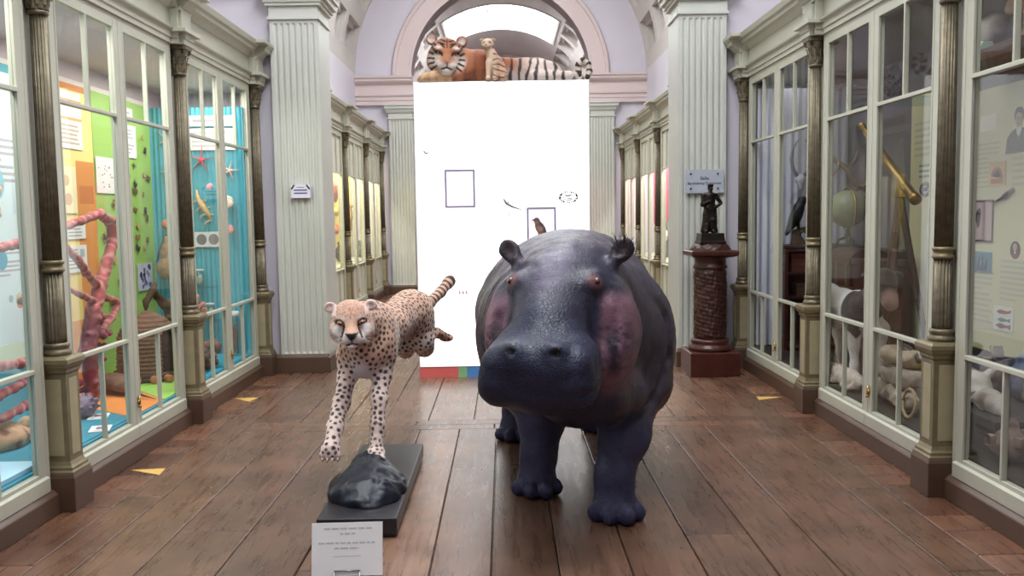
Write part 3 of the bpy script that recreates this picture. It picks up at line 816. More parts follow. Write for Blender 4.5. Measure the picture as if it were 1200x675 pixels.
# ------------- plaques
def text(nm, body, size, loc, m, parent, rot=(PI/2, 0, 0), ext=.001):
    cu = bpy.data.curves.new(nm, 'FONT'); cu.body = body; cu.size = size; cu.align_x = 'CENTER'; cu.align_y = 'CENTER'; cu.extrude = ext; cu.resolution_u = 3
    tmp = bpy.data.objects.new('tmp', cu); COL.objects.link(tmp); bpy.context.view_layer.update()
    me = bpy.data.meshes.new_from_object(tmp.evaluated_get(bpy.context.evaluated_depsgraph_get())); bpy.data.objects.remove(tmp); me.materials.clear(); me.materials.append(m); me.name = nm
    o = bpy.data.objects.new(nm, me); COL.objects.link(o); o.rotation_euler = rot
    off = Vector((0, 0, 0)); q = parent
    while q is not None: off += Vector(q.location); q = q.parent
    o.parent = parent; o.location = Vector(loc)-off; return o
M_ACR = mat('clear_plaque', rgb(186, 192, 204), .25, spec=.5)
M_INK = mat('plaque_ink', rgb(70, 78, 108), .6)
yq = Y1-.05
x0, z1, x1, z0 = 1.836, 1.98, 2.221, 1.746
pl = thing('room_name_plaque', 'pale blue-grey room name plaque with four studs above the bronze statue', 'sign', ((x0+x1)/2, yq, z0))
b = MB(); b.box((x0, yq-.006, z0), (x1, yq, z1)); b.build('plate', M_ACR, pl, bevel=.002)
for fx in (.14, .84):
    for fz in (.2, .82):
        b = MB(); b.smooth = True; b.lathe([(.008, 0), (.009, .012), (.004, .016)], 12, Matrix.Translation((x0+(x1-x0)*fx, yq+.024, z0+(z1-z0)*fz)) @ Matrix.Rotation(PI/2, 4, 'X') @ Matrix.Scale(3, 4, (0, 0, 1))); b.build('stud', M_BRZD, pl)
text('lettering', 'Salle', .05, ((x0+x1)/2, yq-.008, z0+(z1-z0)*.63), M_INK, pl)
text('lettering', 'Barthélemy Dumortier', .0365, ((x0+x1)/2, yq-.008, z0+(z1-z0)*.42), M_INK, pl)
x0, z1, x1, z0 = -2.087, 1.885, -1.897, 1.756
pl = thing('wall_notice', 'small white notice on the left fluted pilaster', 'sign', ((x0+x1)/2, yq, z0))
b = MB(); b.box((x0, yq-.012, z0), (x1, yq+.03, z1)); b.build('plate', mat('notice_white', rgb(232, 228, 246), .4), pl, bevel=.003)
b = MB()
for fz in (.33, .56): b.box((x0+.03, yq-.014, z0+(z1-z0)*fz), (x1-.03, yq-.0125, z0+(z1-z0)*fz+.012))
b.box((x0+.06, yq-.014, z0+(z1-z0)*.8), (x1-.06, yq-.0125, z0+(z1-z0)*.84))
b.build('print_lines', M_INK, pl)
for fx, r in ((.1, .6), (.9, -.6)):
    b = MB(); b.cbox((0, 0, 0), (.014, .008, .05), Matrix.Translation((x0+(x1-x0)*fx, yq-.014, z1-.02)) @ Matrix.Rotation(r, 4, 'Y')); b.build('clip', M_BRZD, pl)

# ------------- plinth board of the cheetah, rock, card, arrows
M_BLKW = mat('black_stained_wood', rgb(40, 38, 42), .38, nscale=10, namt=.15)
bd = thing('plinth_board', 'black rectangular wooden plinth board under the cheetah rock', 'plinth', (-.705, 4.85, 0))
b = MB(); b.box((-.905, 4.16, .018), (-.515, 5.56, .10)); b.build('slab', M_BLKW, bd, bevel=.006)
b = MB(); b.box((-.89, 4.175, 0), (-.53, 5.545, .02)); b.build('foot', M_BLKW, bd)
s = Sdf((-.98, 4.2, .095), (-.48, 4.98, .34), .006)
s.ell((-.73, 4.56, .11), (.185, .25, .12), .05); s.ell((-.73, 4.70, .14), (.13, .16, .115), .06); s.cone((-.70, 4.76, .15), (-.70, 4.77, .225), .1, .05, .05); s.ell((-.60, 4.62, .11), (.09, .15, .08), .03); s.ell((-.86, 4.60, .12), (.07, .16, .06), .03)
s.ell((-.66, 4.42, .09), (.1, .12, .07), .03)
s.noise(.02, 9, 2); s.noise(.010, 20, 3); s.noise(.004, 40, 4)
sl, P = s._sub((-2, 2, .0), (2, 6, .6), 0); s.F = np.maximum(s.F, (.1-s.ax[2])[None, None, :])
V, Q = s.mesh(); 
tag(npmesh('black_rock', V, Q, mat('wet_black_rock', rgb(30, 33, 44), .42, nscale=20, namt=.2, bump=.12, bscale=50, spec=.4), None, loc=(-.72, 4.6, .1)), 'glossy black rock under the front paw of the cheetah', 'rock')
cd = thing('notice_card', 'white printed notice card on a small wire stand before the plinth board', 'sign', (-.68, 3.78, 0), .03)
cd.rotation_euler = (0, 0, .0)
tilt = Matrix.Translation((-.675, 3.70, .008)) @ Matrix.Rotation(.03, 4, 'Z') @ Matrix.Rotation(-.22, 4, 'X')
b = MB(); b.box((-.153, -.002, 0), (.153, .002, .225), tilt); b.build('card', M_WHT, cd)
M_FAINT = mat('faint_print', rgb(196, 202, 204), .7)
b = MB(); rr = random.Random(5)
for z, x0, x1 in ((.196, -.1, .105), (.174, -.03, .035), (.135, -.125, .12), (.113, -.055, .05)):
    x = x0
    while x < x1:
        wd = rr.uniform(.012, .036); b.box((x, -.0026, z), (min(x+wd, x1), -.0019, z+.0075), tilt); x += wd+.006
b.box((-.06, -.0026, .082), (.06, -.0019, .0845), tilt)
b.build('print_lines', M_FAINT, cd)
b = MB(); b.smooth = True
for sx in (-.055, .055): b.tube([tuple(tilt @ Vector(p)) for p in ((sx, -.006, .022), (sx, -.012, .002))]+[(-.68+sx, 3.66, .004), (-.68+sx, 3.76, .004), (-.68+sx, 3.81, .05), (-.68+sx, 3.755, .17)], .0028, 6)
b.tube([tuple(tilt @ Vector((-.055, -.006, .022))), tuple(tilt @ Vector((.055, -.006, .022)))], .0028, 6)
b.build('wire_stand', mat('steel_wire', rgb(150, 150, 155), .3, 1.), cd)
M_ARW = mat('yellow_tape', rgb(216, 174, 96), .5)
for P, lb in (([(-2.34, 7.582), (-2.143, 7.602), (-2.174, 7.427)], 'yellow floor arrow by the starfish case'), ([(-2.333, 5.413), (-2.124, 5.438), (-2.105, 5.291)], 'yellow floor arrow by the beehive case'), ([(2.124, 7.295), (2.345, 7.272), (2.113, 7.158)], 'yellow floor arrow by the raven case')):
    b = MB(); b.prism(P, .0005, .0022); o = b.build('floor_arrow', M_ARW, loc=(P[0][0], P[0][1], 0)); tag(o, lb, 'floor marking', 'yellow floor arrows')
# ------------------------------------------------------------------ hippopotamus
def hide_material():
    m = mat('hippo_hide', (1, 1, 1), .42, attr='Col', spec=.38)
    nt = m.node_tree; N = nt.nodes; L = nt.links; b = N['Principled BSDF']
    tc = N.new('ShaderNodeTexCoord')
    n1 = N.new('ShaderNodeTexVoronoi'); n1.inputs['Scale'].default_value = 55; n1.feature = 'DISTANCE_TO_EDGE'
    n2 = N.new('ShaderNodeTexNoise'); n2.inputs['Scale'].default_value = 14; n2.inputs['Detail'].default_value = 8; n2.inputs['Roughness'].default_value = .65
    n0 = N.new('ShaderNodeTexNoise'); n0.inputs['Scale'].default_value = 9; n0.inputs['Detail'].default_value = 3
    ad = N.new('ShaderNodeVectorMath'); ad.operation = 'MULTIPLY_ADD'; ad.inputs[1].default_value = (.06, .06, .06)
    L.new(tc.outputs['Object'], n0.inputs['Vector']); L.new(n0.outputs['Color'], ad.inputs[0]); L.new(tc.outputs['Object'], ad.inputs[2]); L.new(ad.outputs[0], n1.inputs['Vector'])
    L.new(tc.outputs['Object'], n2.inputs['Vector'])
    cl = N.new('ShaderNodeMapRange'); cl.inputs['From Max'].default_value = .12; L.new(n1.outputs['Distance'], cl.inputs['Value'])
    mx = N.new('ShaderNodeMath'); mx.operation = 'MULTIPLY_ADD'; mx.inputs[1].default_value = .35; L.new(cl.outputs[0], mx.inputs[0]); L.new(n2.outputs['Fac'], mx.inputs[2])
    bp = N.new('ShaderNodeBump'); bp.inputs['Strength'].default_value = .35; bp.inputs['Distance'].default_value = .012
    L.new(mx.outputs[0], bp.inputs['Height']); L.new(bp.outputs[0], b.inputs['Normal'])
    mr = N.new('ShaderNodeMapRange'); mr.inputs['From Min'].default_value = .3; mr.inputs['From Max'].default_value = .7; mr.inputs['To Min'].default_value = .75; mr.inputs['To Max'].default_value = 1.25
    L.new(n2.outputs['Fac'], mr.inputs['Value'])
    a = [n for n in N if n.type == 'ATTRIBUTE'][0]
    sc = N.new('ShaderNodeVectorMath'); sc.operation = 'SCALE'; L.new(a.outputs['Color'], sc.inputs[0]); L.new(mr.outputs[0], sc.inputs['Scale']); L.new(sc.outputs[0], b.inputs['Base Color'])
    r2 = N.new('ShaderNodeMapRange'); r2.inputs['From Min'].default_value = .3; r2.inputs['From Max'].default_value = .7; r2.inputs['To Min'].default_value = .27; r2.inputs['To Max'].default_value = .5
    L.new(n2.outputs['Fac'], r2.inputs['Value']); L.new(r2.outputs[0], b.inputs['Roughness'])
    return m
M_HIDE = hide_material()
HY = math.radians(15)
HO = np.array([.30, 4.27, .03]); HD = np.array([-math.sin(HY), -math.cos(HY), 0]); HE = np.array([math.cos(HY), -math.sin(HY), 0])
def hp(s, t, z): return tuple(HO+HE*s+HD*t+np.array([0, 0, z]))
HR = np.array([HE, -HD, [0, 0, 1.]]).T     # local x = lateral, y = backward
def Rl(M): return HR @ M
s = Sdf((-.35, 3.45, -.01), (1.2, 6.75, 1.6), .0145)
# barrel
s.ell((.41, 5.55, .90), (.575, 1.0, .535), .02); s.ell((.40, 6.05, .90), (.54, .55, .50), .08); s.ell((.42, 5.0, .88), (.545, .55, .50), .08)
s.ell((.44, 5.35, 1.12), (.42, .8, .32), .1)
s.ell((.36, 4.72, .95), (.46, .42, .43), .08)                                    # neck
s.ell((.78, 4.95, .80), (.20, .34, .38), .07); s.ell((.06, 5.1, .80), (.18, .34, .38), .07)       # shoulders
s.ell((.72, 4.86, .56), (.20, .26, .13), .06)
# legs: (x, y) of the foot, hip
def leg(top, knee, ank, foot, r, flare):
    s.chain([top, knee, ank], [r[0], r[1], r[2]], .06)
    s.cone(ank, (foot[0], foot[1]+.01, .10), r[2], r[2]*1.1, .05)
    s.ell((foot[0], foot[1], .055), (flare, flare*.95, .075), .04)
    for k, a in enumerate((-1.15, -.38, .38, 1.15)):
        dx, dy = math.sin(a)*flare*.86, -math.cos(a)*flare*.86
        rr = .045 if abs(a) < 1 else .04
        s.ell((foot[0]+dx*1.08, foot[1]+dy*1.08, .042), (rr, rr*1.4, .052), .006, rotz(a))
leg((.70, 4.72, .62), (.635, 4.50, .40), (.578, 4.43, .22), (.575, 4.40), (.175, .125, .092), .115)
leg((.16, 5.0, .62), (.215, 4.90, .38), (.20, 4.86, .22), (.19, 4.83), (.17, .118, .092), .115)
s.ell((.76, 4.84, .62), (.19, .26, .15), .015); s.ell((.50, 4.52, .63), (.26, .22, .14), .03)
leg((.13, 5.95, .60), (.10, 6.0, .36), (.09, 6.08, .22), (.085, 6.05), (.19, .13, .095), .112)
leg((.70, 6.1, .60), (.72, 6.15, .36), (.70, 6.28, .22), (.70, 6.25), (.19, .13, .095), .112)
# chest and throat under the head
s.ell((.42, 4.58, .72), (.30, .34, .23), .07); s.ell((.50, 4.42, .64), (.22, .22, .15), .05); s.ell((.40, 4.28, .66), (.24, .22, .15), .05)
# head
s.ell(hp(0, -.02, 1.13), (.25, .30, .205), .06, Rl(rotx(.25)))
s.ell(hp(0, -.25, 1.15), (.30, .30, .25), .08, HR)
for q in (-1, 1):
    s.ell(hp(q*.215, -.02, .93), (.165, .26, .30), .06, Rl(rotx(-.25)))           # cheeks
    s.ell(hp(q*.165, .12, 1.195), (.065, .10, .06), .05, HR)                      # brow
s.ell(hp(0, .20, 1.04), (.185, .36, .165), .06, Rl(rotx(.44)))                     # bridge
s.ell(hp(0, .2, .86), (.2, .34, .2), .06, HR)
s.rbox(hp(0, .46, .835), (.25, .155, .13), .08, .08, Rl(rotx(.10)))
s.ell(hp(0, .40, .905), (.205, .22, .11), .08, Rl(rotx(.2)))
for q in (-1, 1):
    s.ell(hp(q*.185, .46, .795), (.08, .13, .10), .05, HR)                       # lip pads
    s.ell(hp(q*.088, .575, .945), (.05, .05, .035), .04, HR)                   # nostril mounds
    s.ell(hp(q*.098, .63, .948), (.026, .03, .014), .012, Rl(rotz(q*.5) @ rotx(-.5)), op='d')
s.ell(hp(0, .32, .73), (.2, .28, .10), .03, HR)                                   # lower jaw
# grooves: mouth corner, cheek fold, bridge hollows
for q in (-1, 1):
    s.ell(hp(q*.275, .27, 1.02), (.05, .10, .11), .05, HR, op='d')
    s.chain([hp(q*.235, .27, 1.02), hp(q*.275, .22, .95), hp(q*.295, .20, .86), hp(q*.285, .20, .78)], [.005, .011, .012, .008], .02, op='d')
for q in (-1, 1):
    for k in range(3):
        s.chain([hp(q*.30, .185, .93-.05*k), hp(q*.365, .10, .96-.055*k)], [.006, .003], .008, op='d')
s.chain([hp(-.2, .615, .755), hp(0, .63, .765), hp(.2, .615, .755), hp(.27, .5, .775), hp(.27, .36, .79)], [.008, .01, .01, .012, .012], .02, op='d')
# neck folds
s.chain([(.80, 4.62, 1.20), (.90, 4.72, 1.0), (.90, 4.70, .78), (.80, 4.56, .58), (.60, 4.36, .50)], [.012]*5, .05, op='d')
s.chain([(.70, 4.50, .62), (.74, 4.62, .54), (.62, 4.70, .50)], [.012]*3, .03, op='d')
s.chain([(-.02, 4.66, 1.20), (-.10, 4.78, 1.0), (-.08, 4.72, .78)], [.012]*3, .05, op='d')
# ears
for q, hgt in ((-1, 0), (1, 0)):
    base = hp(q*.225, -.10, 1.265)
    tip = hp(q*.285, -.12, 1.348)
    s.cone(base, tip, .034, .034, .03)
    n = np.array(tip); s.ell(n, (.052, .028, .062), .02, Rl(roty(q*.75)))
    s.ell(n+HD*.034+np.array([q*.004, 0, .004]), (.037, .024, .046), .010, Rl(roty(q*.75)), op='d')
s.noise(.010, 5, 5); s.noise(.004, 17, 6); s.noise(.0022, 42, 7)
s.F = np.maximum(s.F, (.0-s.ax[2])[None, None, :])
V, Q = s.mesh()
loc = V-HO; ls = loc@HE; lt = loc@HD; z = V[:, 2]
nz = vnoise([V[:, 0].astype(np.float32), V[:, 1].astype(np.float32), V[:, 2].astype(np.float32)], 6., 9); n2 = vnoise([V[:, 0].astype(np.float32), V[:, 1].astype(np.float32), V[:, 2].astype(np.float32)], 15., 10)
c = np.tile(np.array(rgb(62, 54, 68)), (len(V), 1))
c = lerp(c, rgb(48, 46, 64), sstep(-.2, .7, nz))
face = sstep(-.12, .10, lt)*sstep(.34, .26, np.abs(ls))
c = lerp(c, rgb(36, 37, 58), face*.9)
muz = sstep(.30, .42, lt); c = lerp(c, rgb(33, 37, 62), muz*.9)
blaze = sstep(.13, .05, np.abs(ls+.01))*sstep(-.12, .0, lt)*sstep(.42, .25, lt)*sstep(1.0, 1.08, z)
c = lerp(c, rgb(88, 80, 102), blaze*.75*np.clip(.75+nz, 0, 1))
dk = sstep(.05, .11, np.abs(ls))*sstep(.20, .15, np.abs(ls))*sstep(.05, .16, lt)*sstep(.46, .34, lt)*sstep(.98, 1.05, z); c = lerp(c, rgb(40, 40, 58), dk*.7)  # flanks of the bridge painted darker, as shadow
legm = sstep(.55, .40, z)*sstep(3.9, 4.2, V[:, 1]); c = lerp(c, rgb(58, 62, 98), legm*.75)
# pink cheeks
pk = sstep(.19, .235, np.abs(ls)+nz*.02)*sstep(-.30, -.16, lt)*sstep(.34, .24, lt)*sstep(.66, .80, z+n2*.03)*sstep(1.22, 1.10, z+nz*.04)*(np.abs(ls) < .47)
slit = np.minimum(*[np.sqrt((ls-q*.282)**2+(lt-.205)**2) for q in (-1, 1)]); slit = sstep(.045, .018, slit+n2*.014)*sstep(.78, .84, z)*sstep(1.10, 1.04, z)
c = lerp(c, rgb(136, 98, 112), pk*.85); c = lerp(c, rgb(74, 62, 84), pk*sstep(-.1, .6, n2)*.45)
wr = np.zeros(len(V))
for q in (-1, 1):
    for k in range(5):
        zz = 1.02-.045*k+.10*(np.abs(ls)-.23)+.012*np.sin(ls*60+k); wr = np.maximum(wr, sstep(.008, .002, np.abs(z-zz))*sstep(.40, .31, np.abs(ls))*(np.abs(ls) > .2)*(lt > 0))
c = lerp(c, rgb(48, 36, 50), wr*.7)  # shade of the cheek creases painted as dark lines
c = lerp(c, rgb(28, 24, 36), slit*.85)  # shade in the mouth corner painted dark
c = lerp(c, rgb(150, 92, 92), sstep(.055, .02, np.sqrt((np.abs(ls)-.20)**2+(lt-.19)**2+(z-1.245)**2))*.5)
nos = np.sqrt(((np.abs(ls)-.098)/1.3)**2+(lt-.605)**2+(z-.978)**2); c = lerp(c, rgb(16, 14, 18), sstep(.032, .016, nos))
ear = np.minimum(*[np.sqrt(((V-np.array(hp(q*.288, -.095, 1.352)))**2).sum(1)) for q in (-1, 1)]); c = lerp(c, rgb(50, 44, 56), sstep(.085, .06, ear)*.8); c = lerp(c, rgb(62, 46, 48), sstep(.045, .03, ear)*.8)
hippo = thing('hippopotamus', 'large stuffed purple-grey hippopotamus with pinkish cheeks standing on the planks', 'hippopotamus', (.42, 5.3, 0))
npmesh('body', V, Q, M_HIDE, hippo, c)
M_EYE = mat('eye_red_brown', rgb(96, 36, 34), .08, coat=1.); M_PUP = mat('eye_pupil', (.004, .004, .004), .05)
for q in (-1, 1):
    b = MB(); b.smooth = True; e = hp(q*.205, .180, 1.212); b.ball(e, .0175, 18, 12); o = b.build('eye', M_EYE, hippo)
    b = MB(); b.smooth = True; d = (HD+HE*q*.35); d /= np.linalg.norm(d); b.ball(tuple(np.array(e)+d*.0112), .0085, 12, 8); b.build('pupil', M_PUP, o)
rr = random.Random(8); M_HAIR = mat('dark_bristle', rgb(26, 20, 22), .6)
b = MB()
for k in range(90):
    t0 = np.array(hp(.288, -.10, 1.352)); a = rr.uniform(0, 2*PI); R_ = rr.uniform(.02, .055)
    p = t0+HE*math.cos(a)*R_+np.array([0, 0, math.sin(a)*R_*1.05]); d = HE*math.cos(a)*.6+np.array([0, 0, math.sin(a)*.6+.5])+HD*rr.uniform(-.3, .5)
    l = rr.uniform(.02, .045); b.tube([p, p+d*l*.5, p+d*l+HE*rr.uniform(-.01, .01)], [.0016, .0012, .0004], 4)
b.build('ear_hair', M_HAIR, hippo)
b = MB(); b.smooth = True; b.tube([(.40, 6.52, 1.12), (.40, 6.62, 1.0), (.40, 6.63, .82), (.40, 6.6, .74)], [.05, .038, .022, .012], 10); b.build('tail', M_HIDE2 if False else mat('hippo_tail_hide', rgb(92, 84, 100), .45), hippo)
b = MB()
for k in range(60):
    a = rr.uniform(0, 2*PI); q = rr.uniform(-.19, .19); zz = rr.uniform(.77, .93); p = np.array(hp(q, .605+.0*zz-.25*q*q, zz)); b.tube([p, p+HD*.012+np.array([0, 0, -.006])], [.0012, .0006], 4)
b.build('whisker_bristles', mat('pale_bristle', rgb(150, 150, 170), .5), hippo)
# ------------------------------------------------------------------ cheetah
def fur_material(name, spots=False, rough=.75, scale=24.):
    m = mat(name, (1, 1, 1), rough, attr='Col', spec=.25)
    nt = m.node_tree; N = nt.nodes; L = nt.links; b = N['Principled BSDF']; tc = N.new('ShaderNodeTexCoord')
    n = N.new('ShaderNodeTexNoise'); n.inputs['Scale'].default_value = 160; n.inputs['Detail'].default_value = 3; L.new(tc.outputs['Object'], n.inputs['Vector'])
    bp = N.new('ShaderNodeBump'); bp.inputs['Strength'].default_value = .35; bp.inputs['Distance'].default_value = .006; L.new(n.outputs['Fac'], bp.inputs['Height']); L.new(bp.outputs[0], b.inputs['Normal'])
    b.inputs['Sheen Weight'].default_value = .25; b.inputs['Sheen Roughness'].default_value = .4
    a = [q for q in N if q.type == 'ATTRIBUTE'][0]
    mr = N.new('ShaderNodeMapRange'); mr.inputs['From Min'].default_value = .3; mr.inputs['From Max'].default_value = .7; mr.inputs['To Min'].default_value = .86; mr.inputs['To Max'].default_value = 1.12; L.new(n.outputs['Fac'], mr.inputs['Value'])
    sc = N.new('ShaderNodeVectorMath'); sc.operation = 'SCALE'; L.new(a.outputs['Color'], sc.inputs[0]); L.new(mr.outputs[0], sc.inputs['Scale']); L.new(sc.outputs[0], b.inputs['Base Color'])
    return m
M_FUR = fur_material('cheetah_fur')
def vn(V, sc, seed): return vnoise([V[:, i].astype(np.float32) for i in range(3)], sc, seed)
def scatter(V, dmin, seed, mask=None):
    """points on the surface at least dmin(p) apart; returns indices"""
    r = np.random.default_rng(seed); order = r.permutation(len(V)); cell = {}; out = []
    dm = dmin if hasattr(dmin, '__len__') else np.full(len(V), dmin); mxd = float(dm.max())
    for i in order:
        if mask is not None and not mask[i]: continue
        p = V[i]; k = tuple((p//mxd).astype(int)); ok = True
        for a in (-1, 0, 1):
            for b_ in (-1, 0, 1):
                for c_ in (-1, 0, 1):
                    for j in cell.get((k[0]+a, k[1]+b_, k[2]+c_), ()):
                        if ((V[j]-p)**2).sum() < min(dm[i], dm[j])**2: ok = False; break
                    if not ok: break
                if not ok: break
            if not ok: break
        if ok: cell.setdefault(k, []).append(i); out.append(i)
    return np.array(out)
def spot_mask(V, idx, rad, seed=3, elong=None):
    """soft spots: 1 inside"""
    r = np.random.default_rng(seed); M = np.zeros(len(V)); cs = .06
    key = np.floor(V/cs).astype(int); order = np.lexsort(key.T); ks = key[order]
    d = {}
    ch = np.flatnonzero(np.any(np.diff(ks, axis=0) != 0, axis=1))+1
    for g in np.split(order, ch): d[tuple(key[g[0]])] = g
    for i in idx:
        p = V[i]; k = key[i]; R_ = rad[i]*r.uniform(.8, 1.2)
        ax = r.normal(size=3) if elong is None else elong[i]+r.normal(size=3)*.35; ax /= np.linalg.norm(ax)
        st = r.uniform(.1, .4)
        for a in (-1, 0, 1):
            for b_ in (-1, 0, 1):
                for c_ in (-1, 0, 1):
                    g = d.get((k[0]+a, k[1]+b_, k[2]+c_))
                    if g is None: continue
                    q = V[g]-p; al = q@ax; dd = np.sqrt(np.maximum((q*q).sum(1)-al**2*(1-1/(1+st)**2), 0)); M[g] = np.maximum(M[g], sstep(R_*1.18, R_*.82, dd))
    return M
CHX = -.72
HC = np.array([-.808, 4.74, .985])                       # head centre
cy = math.radians(9); CD = np.array([math.sin(cy), -math.cos(cy), -.10]); CD /= np.linalg.norm(CD); CE = np.array([math.cos(cy), math.sin(cy), .03]); CU = np.cross(CE, CD); CU = -CU if CU[2] < 0 else CU
def cp(e, d, u): return HC+CE*e+CD*d+CU*u
CR = np.array([CE, CD, CU]).T
s = Sdf((-1.05, 4.45, .15), (-.28, 6.45, 1.2), .0068)
# trunk
s.ell((-.775, 5.08, .82), (.142, .25, .20), .03); s.ell((-.74, 5.28, .85), (.135, .32, .175), .08); s.ell((-.66, 5.62, .90), (.12, .34, .135), .08); s.ell((-.60, 5.82, .92), (.135, .22, .155), .08)
s.ell((-.87, 5.05, .83), (.065, .13, .15), .05); s.ell((-.675, 5.06, .83), (.065, .13, .15), .05)
s.chain([(-.75, 5.12, .95), (-.785, 4.95, .96), (-.80, 4.82, .965)], [.12, .105, .095], .05)
# fore legs
s.chain([(-.875, 5.02, .76), (-.885, 4.98, .645), (-.895, 4.84, .53), (-.905, 4.70, .425), (-.91, 4.635, .36)], [.075, .052, .044, .040, .040], .03)
s.ell((-.912, 4.605, .325), (.052, .048, .052), .02)
for k in range(4):
    e = (-1.5+k)*.027; s.ell((-.912+e, 4.575+abs(e)*.25, .298), (.0165, .02, .03), .008)
s.chain([(-.685, 5.03, .76), (-.688, 5.0, .645), (-.695, 4.91, .53), (-.70, 4.85, .40), (-.70, 4.81, .30)], [.075, .052, .042, .036, .038], .03)
s.ell((-.70, 4.775, .258), (.052, .062, .036), .02)
for k in range(4):
    e = (-1.5+k)*.027; s.ell((-.70+e, 4.722+abs(e)*.3, .238), (.0165, .027, .022), .008)
# hind legs, drawn up behind in mid leap
s.ell((-.535, 5.86, .845), (.085, .17, .19), .04, rotx(.2)); s.ell((-.665, 5.86, .845), (.07, .16, .18), .04, rotx(.2))
s.chain([(-.53, 5.80, .73), (-.525, 5.88, .675), (-.50, 6.04, .73)], [.085, .06, .04], .03)
s.chain([(-.50, 6.04, .73), (-.46, 6.10, .745), (-.415, 6.17, .71)], [.04, .036, .032], .02); s.ell((-.395, 6.19, .695), (.05, .03, .03), .015)
s.chain([(-.66, 5.80, .72), (-.655, 5.92, .66), (-.63, 6.10, .72), (-.60, 6.24, .70)], [.08, .055, .036, .03], .03); s.ell((-.595, 6.27, .69), (.035, .045, .028), .015)
# tail
s.chain([(-.56, 5.95, .955), (-.495, 6.04, .965), (-.43, 6.17, 1.02), (-.385, 6.28, 1.075), (-.372, 6.31, 1.088)], [.052, .040, .035, .040, .044], .02)
# head
s.ell(cp(0, -.02, .02), (.108, .105, .103), .02, CR); s.ell(cp(0, .01, -.05), (.10, .085, .065), .03, CR)
for q in (-1, 1):
    s.ell(cp(q*.07, .0, -.04), (.05, .075, .065), .03, CR)
    s.ell(cp(q*.026, .105, -.060), (.036, .04, .033), .018, CR)           # whisker pads
    s.ell(cp(q*.056, .098, .018), (.019, .016, .012), .008, CR, op='d')
    s.ell(cp(q*.110, -.035, .088), (.036, .02, .030), .016, CR @ roty(q*.5)); s.ell(cp(q*.114, -.016, .090), (.023, .012, .018), .008, CR @ roty(q*.5), op='d')
s.cone(cp(0, .06, .03), cp(0, .115, -.032), .036, .030, .03); s.ell(cp(0, .108, -.098), (.034, .032, .02), .012, CR); s.ell(cp(0, .136, -.042), (.034, .018, .022), .01, CR)
s.chain([cp(-.036, .128, -.090), cp(0, .142, -.078), cp(.036, .128, -.090)], [.004]*3, .006, op='d'); s.cone(cp(0, .15, -.055), cp(0, .145, -.08), .003, .003, .004, op='d')
s.noise(.004, 12, 4); s.noise(.0022, 45, 5)
V, Q = s.mesh(); V = V.astype(float)
h = V-HC; he, hd, hu = h@CE, h@CD, h@CU; n1 = vn(V, 9., 2); n2 = vn(V, 40., 3)
tan, pale, black = rgb(206, 166, 144), rgb(244, 232, 228), rgb(38, 26, 28)
c = np.tile(np.array(tan), (len(V), 1)); c = lerp(c, rgb(224, 184, 160), sstep(-.3, .6, n1))
hindy = sstep(5.2, 5.9, V[:, 1])
under = sstep(.80, .66, V[:, 2]+.05*n1-.12*hindy)*(V[:, 1] < 5.9)
c = lerp(c, pale, under*.75)
isleg = (V[:, 2] < .66) & (V[:, 1] < 5.1); c = lerp(c, rgb(238, 214, 204), isleg*.8)
bib = np.exp(-((V[:, 0]+.785)/.055)**2-((V[:, 2]-.66)/.08)**2)*(V[:, 1] < 5.05); c = lerp(c, rgb(240, 234, 240), np.clip(bib*1.5, 0, 1))
hm = (np.sqrt((he/.135)**2+((hd)/.17)**2+(hu/.15)**2) < 1.12) & (V[:, 1] < 4.90)
# spots
rad = np.where(hm, .0052, .0098); dm = np.where(hm, .0145, .0285)
rad = np.where(isleg, .0105, rad); dm = np.where(isleg, .029, dm); toe = (V[:, 2] < .34) & (V[:, 1] < 5); rad = np.where(toe, .0075, rad); dm = np.where(toe, .024, dm)
tail = (V[:, 1] > 6.0) & (V[:, 2] > .90)
face_front = hm & (hd > .03) & (np.abs(he) < .075) & (hu < .05)
earz = (np.abs(he) > .075) & (hu > .05) & (np.abs(he) < .17) & (hu < .14) & (np.abs(hd) < .075)
mask = ~(face_front | tail | (bib > .35) | earz)
idx = scatter(V, dm, 5, mask); sm = spot_mask(V, idx, rad)
c = lerp(c, black, sm*np.where(hm, .75, .95)*(~face_front))
# tail rings
tp = [np.array(p) for p in ((-.495, 6.04, .965), (-.43, 6.17, 1.02), (-.372, 6.31, 1.088))]
tt = (V-tp[0])@(tp[2]-tp[0])/np.linalg.norm(tp[2]-tp[0])
ring = sstep(-.1, .25, np.sin(tt*2*PI/.048+n1*.8)); c = lerp(c, black, np.where(tail, ring*.9, 0)); c = lerp(c, black, np.where(tail, sstep(.285, .305, tt), 0)*.85)
# face
fm = hm.astype(float)
c = lerp(c, rgb(214, 168, 146), fm*sstep(.02, .06, hu)*.4)
for q in (-1, 1):
    g = lambda x, y, rx, ry: np.exp(-((he-q*x)/rx)**2-((hu-y)/ry)**2)
    c = lerp(c, rgb(248, 240, 238), np.clip(fm*(hd > .03)*(g(.078, -.02, .026, .026)+g(.036, -.065, .034, .026)+.45*g(.045, .045, .018, .008))*1.4, 0, 1))
c = lerp(c, rgb(236, 190, 164), np.clip(fm*(hd > .06)*np.exp(-(he/.026)**2-((hu+.005)/.035)**2)*1.2, 0, 1))
c = lerp(c, rgb(246, 240, 240), np.clip(fm*(hd > .05)*np.exp(-(he/.04)**2-((hu+.10)/.022)**2)*1.3, 0, 1))
def seg(a, b_, w):
    a, b_ = np.array(a), np.array(b_); P = np.stack([he, hu], 1); ba = b_-a; t = np.clip(((P-a)@ba)/(ba@ba), 0, 1); return sstep(w*1.3, w*.7, np.sqrt(((P-a-t[:, None]*ba)**2).sum(1)))
blk = np.zeros(len(V))
